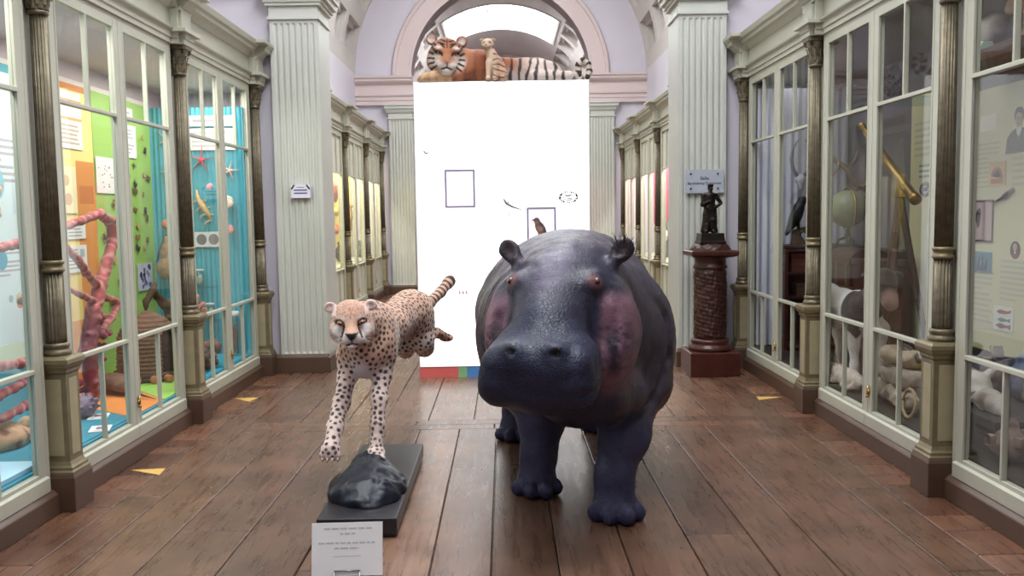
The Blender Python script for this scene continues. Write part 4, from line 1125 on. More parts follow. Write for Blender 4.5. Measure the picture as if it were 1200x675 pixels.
for q in (-1, 1):
    pts = [(q*.036, .012), (q*.040, -.015), (q*.052, -.045), (q*.062, -.075), (q*.060, -.088)]
    for a, b_ in zip(pts[:-1], pts[1:]): blk = np.maximum(blk, seg(a, b_, .0042))
    blk = np.maximum(blk, seg((q*.036, .006), (q*.080, .016), .006)); blk = np.maximum(blk, seg((q*.036, .022), (q*.060, .036), .005)); blk = np.maximum(blk, seg((q*.060, .036), (q*.082, .026), .005))
    blk = np.maximum(blk, seg((0, -.082), (q*.030, -.093), .0055))
blk = np.maximum(blk, seg((0, -.05), (0, -.08), .0035)); blk = np.maximum(blk, .45*seg((0, .045), (.0, .085), .004))
c = lerp(c, black, blk*(hm & (hd > .035)))
nose = np.clip(1-np.abs(he)/(.041*np.clip((hu+.072)/.044, 0.001, 1.2)), 0, 1)*((hu > -.072) & (hu < -.024))
c = lerp(c, rgb(40, 46, 50), sstep(0, .25, nose)*(hm & (hd > .10)))
c = lerp(c, rgb(232, 212, 206), earz*.75); c = lerp(c, rgb(150, 120, 112), earz*np.exp(-((np.abs(he)-.114)/.016)**2-((hu-.088)/.012)**2)*(hd > -.03)*.6)
che = thing('cheetah', 'stuffed spotted cheetah in mid leap with one front paw on the black rock', 'cheetah', (-.70, 4.77, .23))
npmesh('body', V, Q, M_FUR, che, c)
M_AMB = mat('amber_eye', rgb(128, 78, 42), .08, coat=1.)
for q in (-1, 1):
    b = MB(); b.smooth = True; b.ball((0, 0, 0), (.0175, .012, .0115), 18, 12, Matrix.Translation(cp(q*.056, .084, .018)) @ Matrix(CR.tolist()).to_4x4() @ Matrix.Rotation(-q*.28, 4, 'Y')); o = b.build('eye', M_AMB, che)
    b = MB(); b.smooth = True; b.ball(tuple(cp(q*.055, .0942, .019)), .0054, 12, 8); b.build('pupil', M_PUP, o)
b = MB(); rr = random.Random(4)
for q in (-1, 1):
    for k in range(9):
        p = cp(q*rr.uniform(.03, .05), .128, -.06+rr.uniform(-.014, .014)); d = CE*q*.9+CU*rr.uniform(-.35, .1)+CD*.1; l = rr.uniform(.05, .09); b.tube([p, p+d*l*.5, p+d*l-CU*.012], [.0007, .0006, .0002], 4)
b.build('whiskers', mat('white_whisker', rgb(240, 236, 232), .5), che)
b = MB(); b.smooth = True
for k in range(4):
    e = (-1.5+k)*.027; b.tube([(-.70+e, 4.698+abs(e)*.3, .243), (-.70+e, 4.690+abs(e)*.3, .237), (-.70+e, 4.688+abs(e)*.3, .226)], [.006, .005, .001], 8)
    b.tube([(-.912+e, 4.560+abs(e)*.25, .290), (-.912+e, 4.553+abs(e)*.25, .278), (-.912+e, 4.556+abs(e)*.25, .264)], [.006, .005, .001], 8)
b.build('claws', mat('claw_horn', rgb(206, 190, 176), .4), che)
# ------------------------------------------------------------------ contents of the left-hand cases
XB, YE = 3.335, 8.5       # faces of the lining boards
CACHE = {}
def cmat(c, rough=.65, **kw):
    n = 'paint_%d_%d_%d' % c
    return mat(n, rgb(*c), rough, **kw)
def frame3(plane):
    """unit axes (right, up, out) of a wall as seen by a visitor, and a function to 3-D"""
    if plane == 'LB': return lambda a, z, o: (-XB+o, a, z)
    if plane == 'RB': return lambda a, z, o: (XB-o, a, z)
    if plane == 'LE': return lambda a, z, o: (a, YE-o, z)
    if plane == 'RE': return lambda a, z, o: (a, YE-o, z)
    if plane == 'D': return lambda a, y, o: (a, y, .25+o)
def sheet(nm, label, cat, plane, a0, z0, a1, z1, col, marks=(), o0=.004, th=.004, group=None, seed=1):
    """thin printed board; marks: (u0, v0, u1, v1, colour) in 0..1 from the visitor's lower left, or ('t', u0, v0, u1, v1, colour, rows) for lines of print"""
    F = frame3(plane); b = MB(); mats = [cmat(col)]; idx = {col: 0}; rr = random.Random(seed)
    def box(a, z, c, w, p, q): 
        P = [F(x, y, o) for x in (a, c) for y in (z, w) for o in (p, q)]
        b.box([min(t[i] for t in P) for i in range(3)], [max(t[i] for t in P) for i in range(3)])
    box(a0, z0, a1, z1, o0, o0+th)
    def UV(u, v): return a0+(a1-a0)*u, z0+(z1-z0)*v
    ec = 0
    for mk in marks:
        if mk[0] == 't':
            _, u0, v0, u1, v1, c, n = mk
            if c not in idx: idx[c] = len(mats); mats.append(cmat(c))
            b.cur = idx[c]
            for i in range(n):
                v = v1-(v1-v0)*(i+.5)/n; h = (v1-v0)/n*.22; e = u1-(u1-u0)*rr.uniform(0, .25 if i % 4 != 3 else .6)
                p, q = UV(u0, v-h), UV(e, v+h); box(p[0], p[1], q[0], q[1], o0+th, o0+th+.0008)
        elif mk[0] == 'p':
            _, pts, c = mk
            if c not in idx: idx[c] = len(mats); mats.append(cmat(c))
            b.cur = idx[c]; n = len(pts); P = [UV(*p) for p in pts]
            b.add([F(x, y, o0+th+.0016) for x, y in P]+[F(x, y, o0+th) for x, y in P], [tuple(range(n))]+[(i, (i+1) % n, n+(i+1) % n, n+i) for i in range(n)])
        else:
            u0, v0, u1, v1, c = mk
            if c not in idx: idx[c] = len(mats); mats.append(cmat(c))
            b.cur = idx[c]; p, q = UV(u0, v0), UV(u1, v1); ec += 1; box(p[0], p[1], q[0], q[1], o0+th, o0+th+.0008+.0003*ec)
        b.cur = 0
    ctr = F((a0+a1)/2, min(z0, z1), o0)
    return tag(b.build(nm, mats, loc=ctr), label, cat, group)
def ellp(u, v, ru, rv, n=16, a0=0, a1=2*PI): return [(u+ru*math.cos(a0+(a1-a0)*i/n), v+rv*math.sin(a0+(a1-a0)*i/n)) for i in range(n)]
TXT = (176, 172, 178); WHT = (240, 240, 238)
LIN = 'lining boards of the left cases'
sheet('lining_board', 'plain turquoise lining board at the back of the leftmost case', 'display board', 'LB', 3.0, .25, 6.62, 2.66, (96, 176, 190), [(.0, .985, 1, 1, (236, 226, 220))], -.03, .03, LIN)
sheet('lining_board', 'yellow and orange lining board behind the banded coral', 'display board', 'LB', 6.63, .25, 7.31, 2.66, (250, 224, 140),
      [(.55, .0, 1, .74, (226, 146, 66)), (.6, .60, .96, .66, (206, 120, 52)), (.0, .0, .55, .22, (236, 168, 90)), (0, .965, 1, .985, (222, 140, 70)), (0, .985, 1, 1, (236, 226, 220))], -.03, .03, LIN)
sheet('lining_board', 'leaf green lining board with pinned insects', 'display board', 'LB', 7.32, .25, 8.5, 2.66, (160, 200, 100), [(0, .985, 1, 1, (236, 226, 220))], -.03, .03, LIN)
# corrugated turquoise board on the end wall
b = MB(); n = 180; z0, z1 = .25, 2.62
b.grid([[(-3.335+.885*i/n, YE+.0-.006*math.cos(i/n*.885/.045*2*PI), z) for z in (z0, z1)] for i in range(n+1)]); b.box((-3.335, YE+.008, z0), (-2.45, YE+.03, z1))
tag(b.build('corrugated_board', mat('corrugated_turquoise', rgb(70, 164, 182), .7), loc=(-2.9, YE, z0), fix=False), 'corrugated turquoise board behind the starfish', 'display board')
b = MB(); b.prism([(-3.33, 3.0), (-2.47, 3.0), (-2.47, 5.78), (-3.33, 6.38)], .2505, .256)
tag(b.build('deck_mat', cmat((44, 136, 160)), loc=(-2.9, 4.6, .25)), 'blue mat under the labels and sea urchin', 'mat', 'coloured deck mats')
b = MB(); b.prism([(-2.47, 5.79), (-2.47, 6.34), (-3.33, 7.26), (-3.33, 6.39)], .2505, .256)
tag(b.build('deck_mat', cmat((226, 138, 66)), loc=(-2.9, 6.5, .25)), 'orange mat under the horseshoe crab', 'mat', 'coloured deck mats')
b = MB(); b.prism([(-2.47, 6.35), (-2.47, 7.25), (-3.33, 8.2), (-3.33, 7.27)], .2505, .256)
tag(b.build('deck_mat', cmat((150, 204, 92)), loc=(-2.9, 7.3, .25)), 'green mat under the straw beehive', 'mat', 'coloured deck mats')
b = MB(); b.prism([(-2.47, 7.26), (-2.47, 8.49), (-3.33, 8.49), (-3.33, 8.21)], .2505, .256)
tag(b.build('deck_mat', cmat((52, 168, 196)), loc=(-2.9, 8.2, .25)), 'bright blue mat below the starfish', 'mat', 'coloured deck mats')
PO = 'posters in the left cases'
sheet('poster', 'tall pale blue text poster on the turquoise board', 'poster', 'LB', 4.9, .60, 6.26, 2.56, (214, 236, 240),
      [('t', .45, .62, .95, .78, TXT, 7), ('t', .5, .30, .97, .42, TXT, 8), (.55, .82, .93, .97, WHT), (0, 0, 1, .07, (206, 226, 196)), ('p', ellp(.72, .36, .05, .035), (74, 160, 186)), ('p', ellp(.86, .22, .035, .022), (196, 190, 130)), ('p', ellp(.86, .205, .03, .018), (226, 140, 110)), ('p', ellp(.94, .225, .018, .014), (150, 190, 190)), ('p', ellp(.78, .225, .018, .012), (150, 190, 190)), ('p', ellp(.70, .62, .08, .06), (120, 196, 212))], .012, .004, PO, 3)
sheet('poster', 'white poster with orange heading at the top of the yellow board', 'poster', 'LB', 6.66, 2.12, 7.12, 2.56, (250, 244, 232), [(.0, .76, 1, .86, (228, 150, 84)), (0, .5, 1, .55, (236, 176, 110)), ('t', .08, .06, .9, .44, (200, 180, 160), 5)], .006, .004, PO, 4)
sheet('poster', 'small cream paper with two shell drawings on the yellow board', 'poster', 'LB', 6.70, 1.62, 6.98, 1.98, (250, 236, 190), [('p', ellp(.4, .7, .2, .12), (224, 190, 130)), ('p', ellp(.5, .3, .22, .13), (226, 180, 140))], .006, .004, PO)
sheet('poster', 'upper white text sheet behind the red coral', 'poster', 'LB', 6.78, 1.42, 7.09, 1.55, WHT, [('t', .1, .1, .9, .9, TXT, 4)], .006, .004, PO, 6)
sheet('poster', 'lower white text sheet behind the red coral', 'poster', 'LB', 6.70, 1.16, 7.09, 1.37, WHT, [('t', .1, .1, .65, .9, TXT, 6), (.72, .55, .9, .85, (180, 190, 200))], .006, .004, PO, 7)
sheet('poster', 'white header strip at the top of the green board', 'poster', 'LB', 7.66, 2.44, 8.10, 2.56, (244, 240, 236), [('t', .1, .2, .9, .8, (190, 180, 180), 2)], .006, .004, PO, 8)
sheet('poster', 'white text sheet high on the green board', 'poster', 'LB', 7.69, 2.12, 8.15, 2.41, (244, 244, 240), [('t', .1, .1, .9, .9, (190, 186, 186), 7)], .006, .004, PO, 9)
rr = random.Random(3)
sheet('poster', 'white sheet of small dotted insect drawings on the green board', 'poster', 'LB', 7.29+.04, 1.79, 7.70, 2.09, (246, 242, 238), [('p', ellp(rr.uniform(.12, .88), rr.uniform(.15, .8), .022, .022, 8), (150, 130, 130)) for _ in range(18)], .006, .004, PO)
sheet('poster', 'small purple printed picture low on the green board', 'poster', 'LB', 8.05, .91, 8.38, 1.16, (206, 204, 226), [('p', ellp(rr.uniform(.15, .85), rr.uniform(.12, .88), .07, .09, 8), rr.choice([(112, 104, 160), (140, 130, 180), (90, 90, 130)])) for _ in range(22)], .006, .004, PO)
sheet('poster', 'pale heading strip above the starfish', 'poster', 'LE', -2.96, 2.44, -2.52, 2.54, (232, 226, 222), [('t', .1, .25, .75, .8, (150, 150, 160), 1)], .016, .004, PO)
sheet('poster', 'pale text strip above the red starfish', 'poster', 'LE', -2.96, 2.215, -2.52, 2.42, (232, 226, 222), [('t', .06, .1, .94, .9, (190, 180, 180), 4)], .016, .004, PO)
sheet('poster', 'white card with two round coral photographs below the starfish', 'poster', 'LE', -2.945, 1.295, -2.70, 1.44, (222, 220, 222), [('p', ellp(.27, .5, .2, .36), (112, 108, 112)), ('p', ellp(.74, .5, .2, .36), (128, 120, 124))], .016, .004, PO)
# cards lying on the deck
LC = 'specimen cards on the deck'
for x, y, lb in ((-2.69, 5.79, 'specimen card next to the sea urchin'), (-2.52, 5.44, 'specimen card close to the glass in front of the sea urchin'), (-2.99, 5.62, 'specimen card behind the pale skull'), (-2.56, 4.92, 'specimen card close to the glass in front of the pale skull')):
    b = MB(); T = Matrix.Translation((x, y, .257)) @ Matrix.Rotation(.3, 4, 'Z'); b.cbox((0, 0, .003), (.12, .17, .006), T); b.cur = 1; b.cbox((0, .01, .0065), (.05, .07, .001), T); b.cur = 2; b.cbox((0, -.06, .0065), (.07, .012, .001), T)
    tag(b.build('specimen_card', [cmat(WHT), cmat((150, 120, 120)), cmat(TXT)], loc=(x, y, .257)), lb, 'card', LC)
b = MB(); b.box((-2.72, 4.0, .257), (-2.48, 4.66, .275)); tag(b.build('base_tray', cmat((178, 216, 236)), loc=(-2.6, 4.3, .257)), 'pale blue tray on the deck by the front glass', 'tray')

# banded coral: red sticks with pale rings
M_CORAL = fur_material('coral_skin')
def banded(nm, label, pts, rs, seed, parent=None, lumps=0, cat='coral', group=None, th=.009):
    P = np.array(pts); lo = P.min(0)-.1; hi = P.max(0)+.1; s = Sdf(lo, hi, th)
    s.chain(pts, rs, .015)
    if lumps:
        r = np.random.default_rng(seed)
        for _ in range(lumps):
            t = r.uniform(0, .3); q = P[0]+(P[2]-P[0])*r.uniform(0, .95); s.ell(q+r.normal(size=3)*np.array([.035, .05, .01]), (.026, .03, .024), .006)
    s.noise(.007, 30, seed)
    V, Q = s.mesh(); acc = np.zeros(len(V)); L0 = 0; best = np.full(len(V), 9.)
    for a, b_ in zip(P[:-1], P[1:]):
        ba = b_-a; l = np.linalg.norm(ba); t = np.clip((V-a)@ba/l**2, 0, 1); d = np.linalg.norm(V-a-t[:, None]*ba, axis=1); m = d < best; best[m] = d[m]; acc[m] = (L0+t*l)[m]; L0 += l
    c = np.tile(np.array(rgb(170, 84, 86)), (len(V), 1)); c = lerp(c, rgb(212, 158, 148), sstep(-.2, 1., np.sin(acc*2*PI/.09+vn(V, 14, seed)*5))*.6)
    if lumps: c = lerp(c, rgb(122, 56, 74), sstep(P[2][2]+.05, P[2][2]-.1, V[:, 2])*.9); c = lerp(c, rgb(176, 110, 120), sstep(.1, .6, vn(V, 26, 8))*sstep(P[2][2]+.05, P[2][2]-.1, V[:, 2])*.7)
    o = npmesh(nm, V, Q, M_CORAL, parent, c, loc=None if parent else tuple(P[0]))
    if label: tag(o, label, cat, group)
    return o
cor = thing('banded_coral', 'tall red branching coral with pale bands standing in the beehive case', 'coral', (-2.98, 6.33, .26))
banded('trunk', None, [(-2.98, 6.33, .27), (-2.97, 6.27, .62), (-2.95, 6.35, .90), (-2.95, 6.47, 1.08), (-2.95, 6.62, 1.26), (-2.95, 6.74, 1.42), (-2.95, 6.70, 1.55), (-2.95, 6.53, 1.61), (-2.95, 6.24, 1.56), (-2.95, 5.86, 1.50)], [.045, .062, .055, .046, .043, .042, .042, .036, .03, .024], 4, cor, 60)
banded('branch', None, [(-2.95, 6.46, 1.07), (-2.94, 6.26, 1.19), (-2.93, 6.12, 1.29), (-2.92, 5.9, 1.42)], [.03, .028, .026, .018], 5, cor)
banded('branch', None, [(-2.95, 6.39, .97), (-2.94, 6.2, 1.03), (-2.93, 5.95, 1.11)], [.026, .024, .016], 6, cor)
banded('branch', None, [(-2.95, 6.41, 1.02), (-2.95, 6.80, .93), (-2.94, 6.6, .83), (-2.94, 6.42, .75)], [.028, .026, .028, .03], 7, cor)
LCO = 'loose banded coral sticks'
for pts, lb in (([(-2.85, 4.95, 1.40), (-2.85, 5.23, 1.43), (-2.85, 5.54, 1.475)], 'highest red banded coral stick before the blue poster'), ([(-2.85, 5.26, 1.09), (-2.85, 5.42, .96), (-2.85, 5.30, .93)], 'bent red coral stick beside the blue poster'),
                ([(-2.85, 4.9, .745), (-2.85, 5.19, .72), (-2.85, 5.43, .71)], 'dark red coral stick level with the lower glazing bar'), ([(-2.85, 4.9, .57), (-2.85, 5.18, .6), (-2.85, 5.43, .62)], 'red coral stick just below the lower glazing bar'), ([(-2.85, 4.95, .44), (-2.85, 5.21, .46), (-2.85, 5.43, .465)], 'lowest red coral stick above the blue deck')):
    banded('coral_stick', lb, pts, [.026, .028, .024], len(lb), None, 0, 'coral', LCO)

# straw skep on a ring of logs
sk = thing('straw_beehive', 'woven straw skep beehive with arched opening on a log ring', 'beehive', (-2.93, 7.25, .257))
n, mz = 72, 120; vs = []; prof = lambda z: .235*(1-max(0, (z-.24)/.24)**2.4*.78) if z > .24 else .235+.012*(1-z/.24)
for j in range(mz):
    z = .50*j/(mz-1); r = max(prof(z), .02)*(1 if j < mz-1 else .1); r += .011*abs(math.sin(z*PI/.034))
    for i in range(n): a = 2*PI*i/n; rr_ = r+.0035*math.sin(a*36+math.floor(z/.034)*1.7); vs.append((-2.93+rr_*math.cos(a), 7.25+rr_*math.sin(a), .315+z))
b = MB(); b.smooth = True; fs = []
da = math.atan2(-.45, .9)
for j in range(mz-1):
    z = .50*j/(mz-1)
    for i in range(n):
        a = 2*PI*(i+.5)/n; d = (a-da+PI) % (2*PI)-PI; ww = .34 if z < .26 else .34*math.sqrt(max(0, 1-((z-.26)/.1)**2))
        if abs(d) < ww and z < .36: continue
        fs.append((j*n+i, j*n+(i+1) % n, (j+1)*n+(i+1) % n, (j+1)*n+i))
fs.append(tuple((mz-1)*n+i for i in range(n))); b.add(vs, fs); M_STRAW = mat('aged_straw', rgb(112, 82, 64), .8, nscale=50, namt=.3)
b.build('woven_dome', M_STRAW, sk, fix=False)
b = MB(); b.smooth = True; b.lathe([(.2, 0), (.2, .24), (.15, .38), (.06, .46)], 40, Matrix.Translation((-2.93, 7.25, .32))); b.build('shade_core', mat('hive_shade', rgb(40, 28, 22), .9), sk)  # solid dark core stands in for the shade inside the hive
b = MB(); b.smooth = True
for k in range(2): b.tube([(-2.93+.27*math.cos(a), 7.25+.27*math.sin(a), .275+.035*k) for a in np.linspace(0, 2*PI, 40)], .019, 8)
b.build('base_ring', mat('dark_twig', rgb(70, 58, 48), .85, nscale=40, namt=.3), sk)
LG = 'short log rounds around the beehive'; k = 0
places = ['far left', 'left', 'front left', 'front', 'front right', 'right, by the opening', 'far right']
for i, a in enumerate((-2.35, -1.95, -1.5, -1.1, -.75, -.3, .1)):
    p = (-2.93+.325*math.cos(a), 7.25+.325*math.sin(a), .288); b = MB(); b.smooth = True
    d = Vector((math.cos(a), math.sin(a), 0)); b.tube([Vector(p)-d*.03, Vector(p)-d*.025, Vector(p)+d*.03, Vector(p)+d*.034], [.027, .031, .031, .027], 12)
    tag(b.build('log_round', mat('log_end_orange', rgb(186, 116, 74), .8, nscale=30, namt=.2), loc=(p[0], p[1], .257)), 'orange-brown log round by the beehive, '+places[i]+' one', 'log', LG)
# horseshoe crab
hs = thing('horseshoe_crab', 'brown horseshoe crab with long tail spine on the orange mat', 'horseshoe crab', (-2.8, 6.5, .257))
s = Sdf((-3.2, 6.1, .25), (-2.3, 6.95, .6), .009)
T = rotz(math.radians(-38)); Tr = T @ rotx(-.0)
o = np.array([-2.87, 6.56, .33]); R_ = T
def hq(a, b_, c): return o+R_@np.array([a, b_, c])
s.ell(hq(-.13, 0, .0), (.16, .125, .075), .02, R_); s.ell(hq(.05, 0, -.01), (.13, .08, .05), .03, R_); s.ell(hq(-.12, 0, -.085), (.17, .14, .07), .01, R_, op='d')
s.F = np.maximum(s.F, (.262-s.ax[2])[None, None, :])
V, Q = s.mesh(); npmesh('shell', V, Q, mat('crab_shell_brown', rgb(112, 78, 66), .3, nscale=14, namt=.25), hs)
b = MB(); b.smooth = True; b.tube([hq(.15, 0, -.02), hq(.3, .0, -.05), hq(.44, .02, -.063)], [.012, .008, .002], 8); b.build('tail_spine', mat('crab_tail', rgb(74, 54, 48), .4), hs)
# urchin, shells, turtle, skull
s = Sdf((-2.95, 5.62, .25), (-2.65, 5.96, .5), .007); s.ell((-2.79, 5.79, .33), (.085, .095, .075), .01)
r = np.random.default_rng(5)
for _ in range(46):
    v = r.normal(size=3); v[2] = abs(v[2]); v /= np.linalg.norm(v); p = np.array((-2.79, 5.79, .32))+v*np.array((.08, .09, .07)); s.cone(p, p+v*.03, .014, .006, .006)
s.F = np.maximum(s.F, (.258-s.ax[2])[None, None, :])
V, Q = s.mesh(); tag(npmesh('sea_urchin', V, Q, mat('urchin_mauve', rgb(120, 104, 124), .6, nscale=30, namt=.25), loc=(-2.79, 5.79, .258)), 'mauve spiny sea urchin on the blue mat', 'sea urchin')
s = Sdf((-3.2, 4.8, .25), (-2.7, 5.35, .5), .009); s.ell((-2.93, 5.05, .30), (.16, .19, .10), .02); s.ell((-2.84, 5.22, .29), (.05, .06, .035), .03); s.noise(.008, 22, 4); s.F = np.maximum(s.F, (.258-s.ax[2])[None, None, :])
V, Q = s.mesh(); c = np.tile(np.array(rgb(198, 156, 124)), (len(V), 1)); c = lerp(c, rgb(140, 92, 70), sstep(.1, .6, vn(V, 24, 3)))
tag(npmesh('turtle_shell', V, Q, M_CORAL, None, c, loc=(-2.93, 5.05, .258)), 'tan turtle shell lying on the blue deck', 'shell')
s = Sdf((-3.1, 5.25, .25), (-2.75, 5.62, .45), .007); s.ell((-2.95, 5.40, .305), (.06, .075, .05), .02); s.ell((-2.90, 5.5, .285), (.04, .06, .03), .02); s.ell((-2.90, 5.40, .325), (.02, .02, .02), .006, op='d'); s.noise(.006, 30, 4); s.F = np.maximum(s.F, (.258-s.ax[2])[None, None, :])
V, Q = s.mesh(); tag(npmesh('pale_skull', V, Q, mat('bone_tan', rgb(206, 172, 140), .7, nscale=30, namt=.25), loc=(-2.95, 5.42, .258)), 'small tan skull beside the turtle shell', 'skull')
def shell(nm, label, c, L, R_, col1, col2, seed, group=None):
    c = np.array(c); s = Sdf(c-L*1.3, c+L*1.3, L/22)
    for i in range(9):
        t = i/8; rr_ = L*.42*(1-t)**.8+.004; p = np.array([0, -L*.6+L*1.35*t, 0]); s.ell(c+R_@(p+np.array([math.cos(i*2.2), 0, math.sin(i*2.2)])*rr_*.25), (rr_, L*.16, rr_), L*.04, R_)
    for i in range(5): a = -1+i*.5; s.cone(c+R_@np.array([math.sin(a)*L*.35, -L*.35, L*.1]), c+R_@np.array([math.sin(a)*L*.75, -L*.5-abs(a)*.01, L*.12]), L*.12, L*.03, L*.05)
    V, Q = s.mesh(); cc = np.tile(np.array(rgb(*col1)), (len(V), 1)); cc = lerp(cc, rgb(*col2), sstep(.0, .5, np.sin(((V-c)@R_[:, 1])*2*PI/(L*.35)+vn(V, 30, seed))))
    return tag(npmesh(nm, V, Q, M_CORAL, None, cc, loc=tuple(c)), label, 'shell', group)
SG = 'shells mounted on the boards'
shell('sea_shell', 'brown and white striped shell at the edge of the blue poster', (-3.22, 6.13, 1.82), .10, rotx(1.2), (240, 226, 214), (120, 84, 74), 1, SG)
shell('sea_shell', 'tan shell on the blue poster near the picture edge', (-3.22, 5.70, 1.77), .085, rotx(.4), (226, 190, 150), (180, 120, 84), 2, SG)
shell('sea_shell', 'small tan shell low on the blue poster', (-3.22, 5.69, 1.62), .06, rotx(-.6), (220, 190, 160), (170, 110, 80), 3, SG)
shell('sea_shell', 'white frilled shell at the right edge of the blue poster', (-3.22, 5.97, 1.06), .06, rotx(.2), (238, 228, 224), (200, 170, 170), 4, SG)
shell('sea_shell', 'pale spiny conch between the two right-hand starfish', (-2.58, 8.42, 1.72), .115, roty(.9), (232, 222, 210), (206, 160, 130), 5, SG)
shell('sea_shell', 'rosy shell low on the corrugated board', (-2.575, 8.42, 1.46), .085, roty(.5), (214, 150, 144), (186, 104, 110), 6, SG)
shell('sea_shell', 'round pink shell under the red starfish', (-2.755, 8.42, 1.87), .06, roty(1.4), (226, 170, 176), (196, 120, 140), 7, SG)
# starfish
def starfish(label, c, R_, rot, col1, col2, slim, seed, group):
    b = MB(); b.smooth = True; na, nr = 60, 8; vs = [(0, -.014*R_/.1, 0)]
    for j in range(1, nr+1):
        t = j/nr
        for i in range(na):
            a = 2*PI*i/na; q = abs(((a*5/(2*PI)+.5) % 1)-.5)*2; rr_ = R_*(slim/(slim+(1-slim)*min(1, q*1.0)**.75) if q > 0 else 1); rr_ = max(rr_, R_*.20)
            h = .017*R_/.1*(1-t*.55)*(1-.0*q)*(1 if j < nr else 0); vs.append((rr_*t*math.sin(a+rot), -h, rr_*t*math.cos(a+rot)))
    fs = [(0, 1+i, 1+(i+1) % na) for i in range(na)]+[(1+(j)*na+i, 1+(j+1)*na+i, 1+(j+1)*na+(i+1) % na, 1+j*na+(i+1) % na) for j in range(nr-1) for i in range(na)]
    fs.append(tuple(1+(nr-1)*na+i for i in range(na)))
    b.add([(x+c[0], y+c[1], z+c[2]) for x, y, z in vs], fs)
    return tag(b.build('starfish', mat('starfish_%d' % seed, rgb(*col1), .7, nscale=45, namt=.3, bump=.4, bscale=90), loc=c), label, 'starfish', group)
G = 'starfish on the corrugated board'
starfish('long-armed bright red starfish, the largest on the turquoise board', (-2.85, 8.48, 2.12), .155, .1, (206, 76, 84), 0, .12, 1, G)
starfish('orange-white starfish highest beside the green board', (-3.165, 8.48, 2.33), .13, .3, (224, 168, 124), 0, .16, 2, G)
starfish('orange starfish below the highest one by the green board', (-3.175, 8.48, 2.01), .095, -.2, (208, 138, 96), 0, .2, 3, G)
starfish('cream five-armed starfish right of the red one', (-2.585, 8.48, 2.02), .105, .25, (226, 198, 184), 0, .2, 4, G)
b = MB(); b.smooth = True; b.tube([(-2.90, 8.46, 1.84), (-2.89, 8.45, 1.77), (-2.85, 8.45, 1.69), (-2.80, 8.45, 1.62), (-2.77, 8.46, 1.53)], [.008, .018, .03, .022, .004], 10)
for k in range(7):
    t = k/6; p = Vector((-2.88+.1*t, 8.45, 1.75-.2*t)); d = Vector((.8, 0, .5)) if k % 2 else Vector((-.8, 0, -.4)); b.tube([p, p+d*.05, p+d*.07+Vector((0, 0, -.02))], [.008, .006, .012], 6)
tag(b.build('sea_dragon', mat('sea_dragon_ochre', rgb(206, 170, 116), .6, nscale=30, namt=.3), loc=(-2.84, 8.45, 1.53)), 'dried ochre leafy sea dragon left of the conch', 'sea dragon')
# gourd nest, branch with crab, jars, red coral
s = Sdf((-3.3, 8.15, .95), (-3.0, 8.48, 1.6), .009); s.ell((-3.16, 8.33, 1.10), (.095, .095, .105), .02); s.ell((-3.16, 8.33, 1.24), (.055, .055, .09), .05); s.cone((-3.16, 8.33, 1.3), (-3.165, 8.34, 1.42), .03, .012, .03); s.noise(.008, 25, 3)
V, Q = s.mesh(); tag(npmesh('hanging_gourd_nest', V, Q, mat('gourd_brown', rgb(150, 122, 92), .8, nscale=25, namt=.3, bump=.3, bscale=60), loc=(-3.16, 8.33, 1.0)), 'brown gourd-shaped hanging nest left of the column', 'nest')
b = MB(); b.smooth = True; b.tube([(-3.17, 8.36, 1.40), (-3.24, 8.36, 1.28), (-3.27, 8.36, 1.16)], [.014, .012, .006], 8); b.tube([(-3.165, 8.34, 1.41), (-3.165, 8.34, 1.43)], .014, 8); tag(b.build('hook_twig', mat('grey_twig', rgb(88, 92, 92), .7), loc=(-3.2, 8.36, 1.16)), 'dark curved twig next to the hanging gourd nest', 'twig')
s = Sdf((-3.25, 8.3, 1.43), (-3.1, 8.48, 1.6), .007); s.ell((-3.18, 8.41, 1.52), (.05, .045, .05), .01); s.noise(.006, 30, 2); V, Q = s.mesh(); tag(npmesh('clay_ball', V, Q, mat('clay_orange', rgb(196, 124, 100), .8, nscale=30, namt=.2), loc=(-3.18, 8.41, 1.47)), 'orange clay ball above the gourd nest', 'nest')
s = Sdf((-3.3, 7.55, .25), (-2.6, 8.3, 1.12), .011)
s.chain([(-3.02, 8.0, .26), (-3.03, 8.0, .5), (-3.02, 7.98, .75)], [.07, .055, .05], .03); s.chain([(-3.02, 7.98, .75), (-3.08, 7.75, .93), (-3.1, 7.66, .86), (-3.1, 7.62, .76)], [.05, .035, .03, .015], .02); s.chain([(-3.08, 7.75, .93), (-3.07, 7.8, 1.0)], [.03, .012], .01)
s.noise(.014, 18, 4); V, Q = s.mesh(); tag(npmesh('dead_branch', V, Q, mat('bark_dark', rgb(80, 62, 46), .9, nscale=20, namt=.3, bump=.4, bscale=60), loc=(-3.02, 8.0, .257)), 'dark gnarled branch rising behind the beehive', 'branch')
s = Sdf((-3.1, 7.72, .5), (-2.5, 8.3, 1.05), .010); r = np.random.default_rng(8); s.ell((-2.86, 8.0, .70), (.10, .11, .13), .02)
for _ in range(26): v = r.normal(size=3); v /= np.linalg.norm(v); p = np.array((-2.86, 8.0, .72))+v*np.array((.1, .11, .14)); s.chain([p, p+v*.04+np.array((0, 0, .02)), p+v*.06-np.array((0, 0, .02))], [.024, .018, .008], .012)
s.chain([(-2.86, 8.0, .62), (-2.86, 8.02, .52)], [.06, .05], .03); V, Q = s.mesh(); c = np.tile(np.array(rgb(206, 136, 112)), (len(V), 1)); c = lerp(c, rgb(120, 66, 52), sstep(-.1, .5, vn(V, 20, 3)))
s2 = s; cr = tag(npmesh('wasp_comb_cluster', V, Q, M_CORAL, None, c, loc=(-2.86, 8.0, .5)), 'pinkish lumpy cluster on the branch right of the beehive', 'specimen')
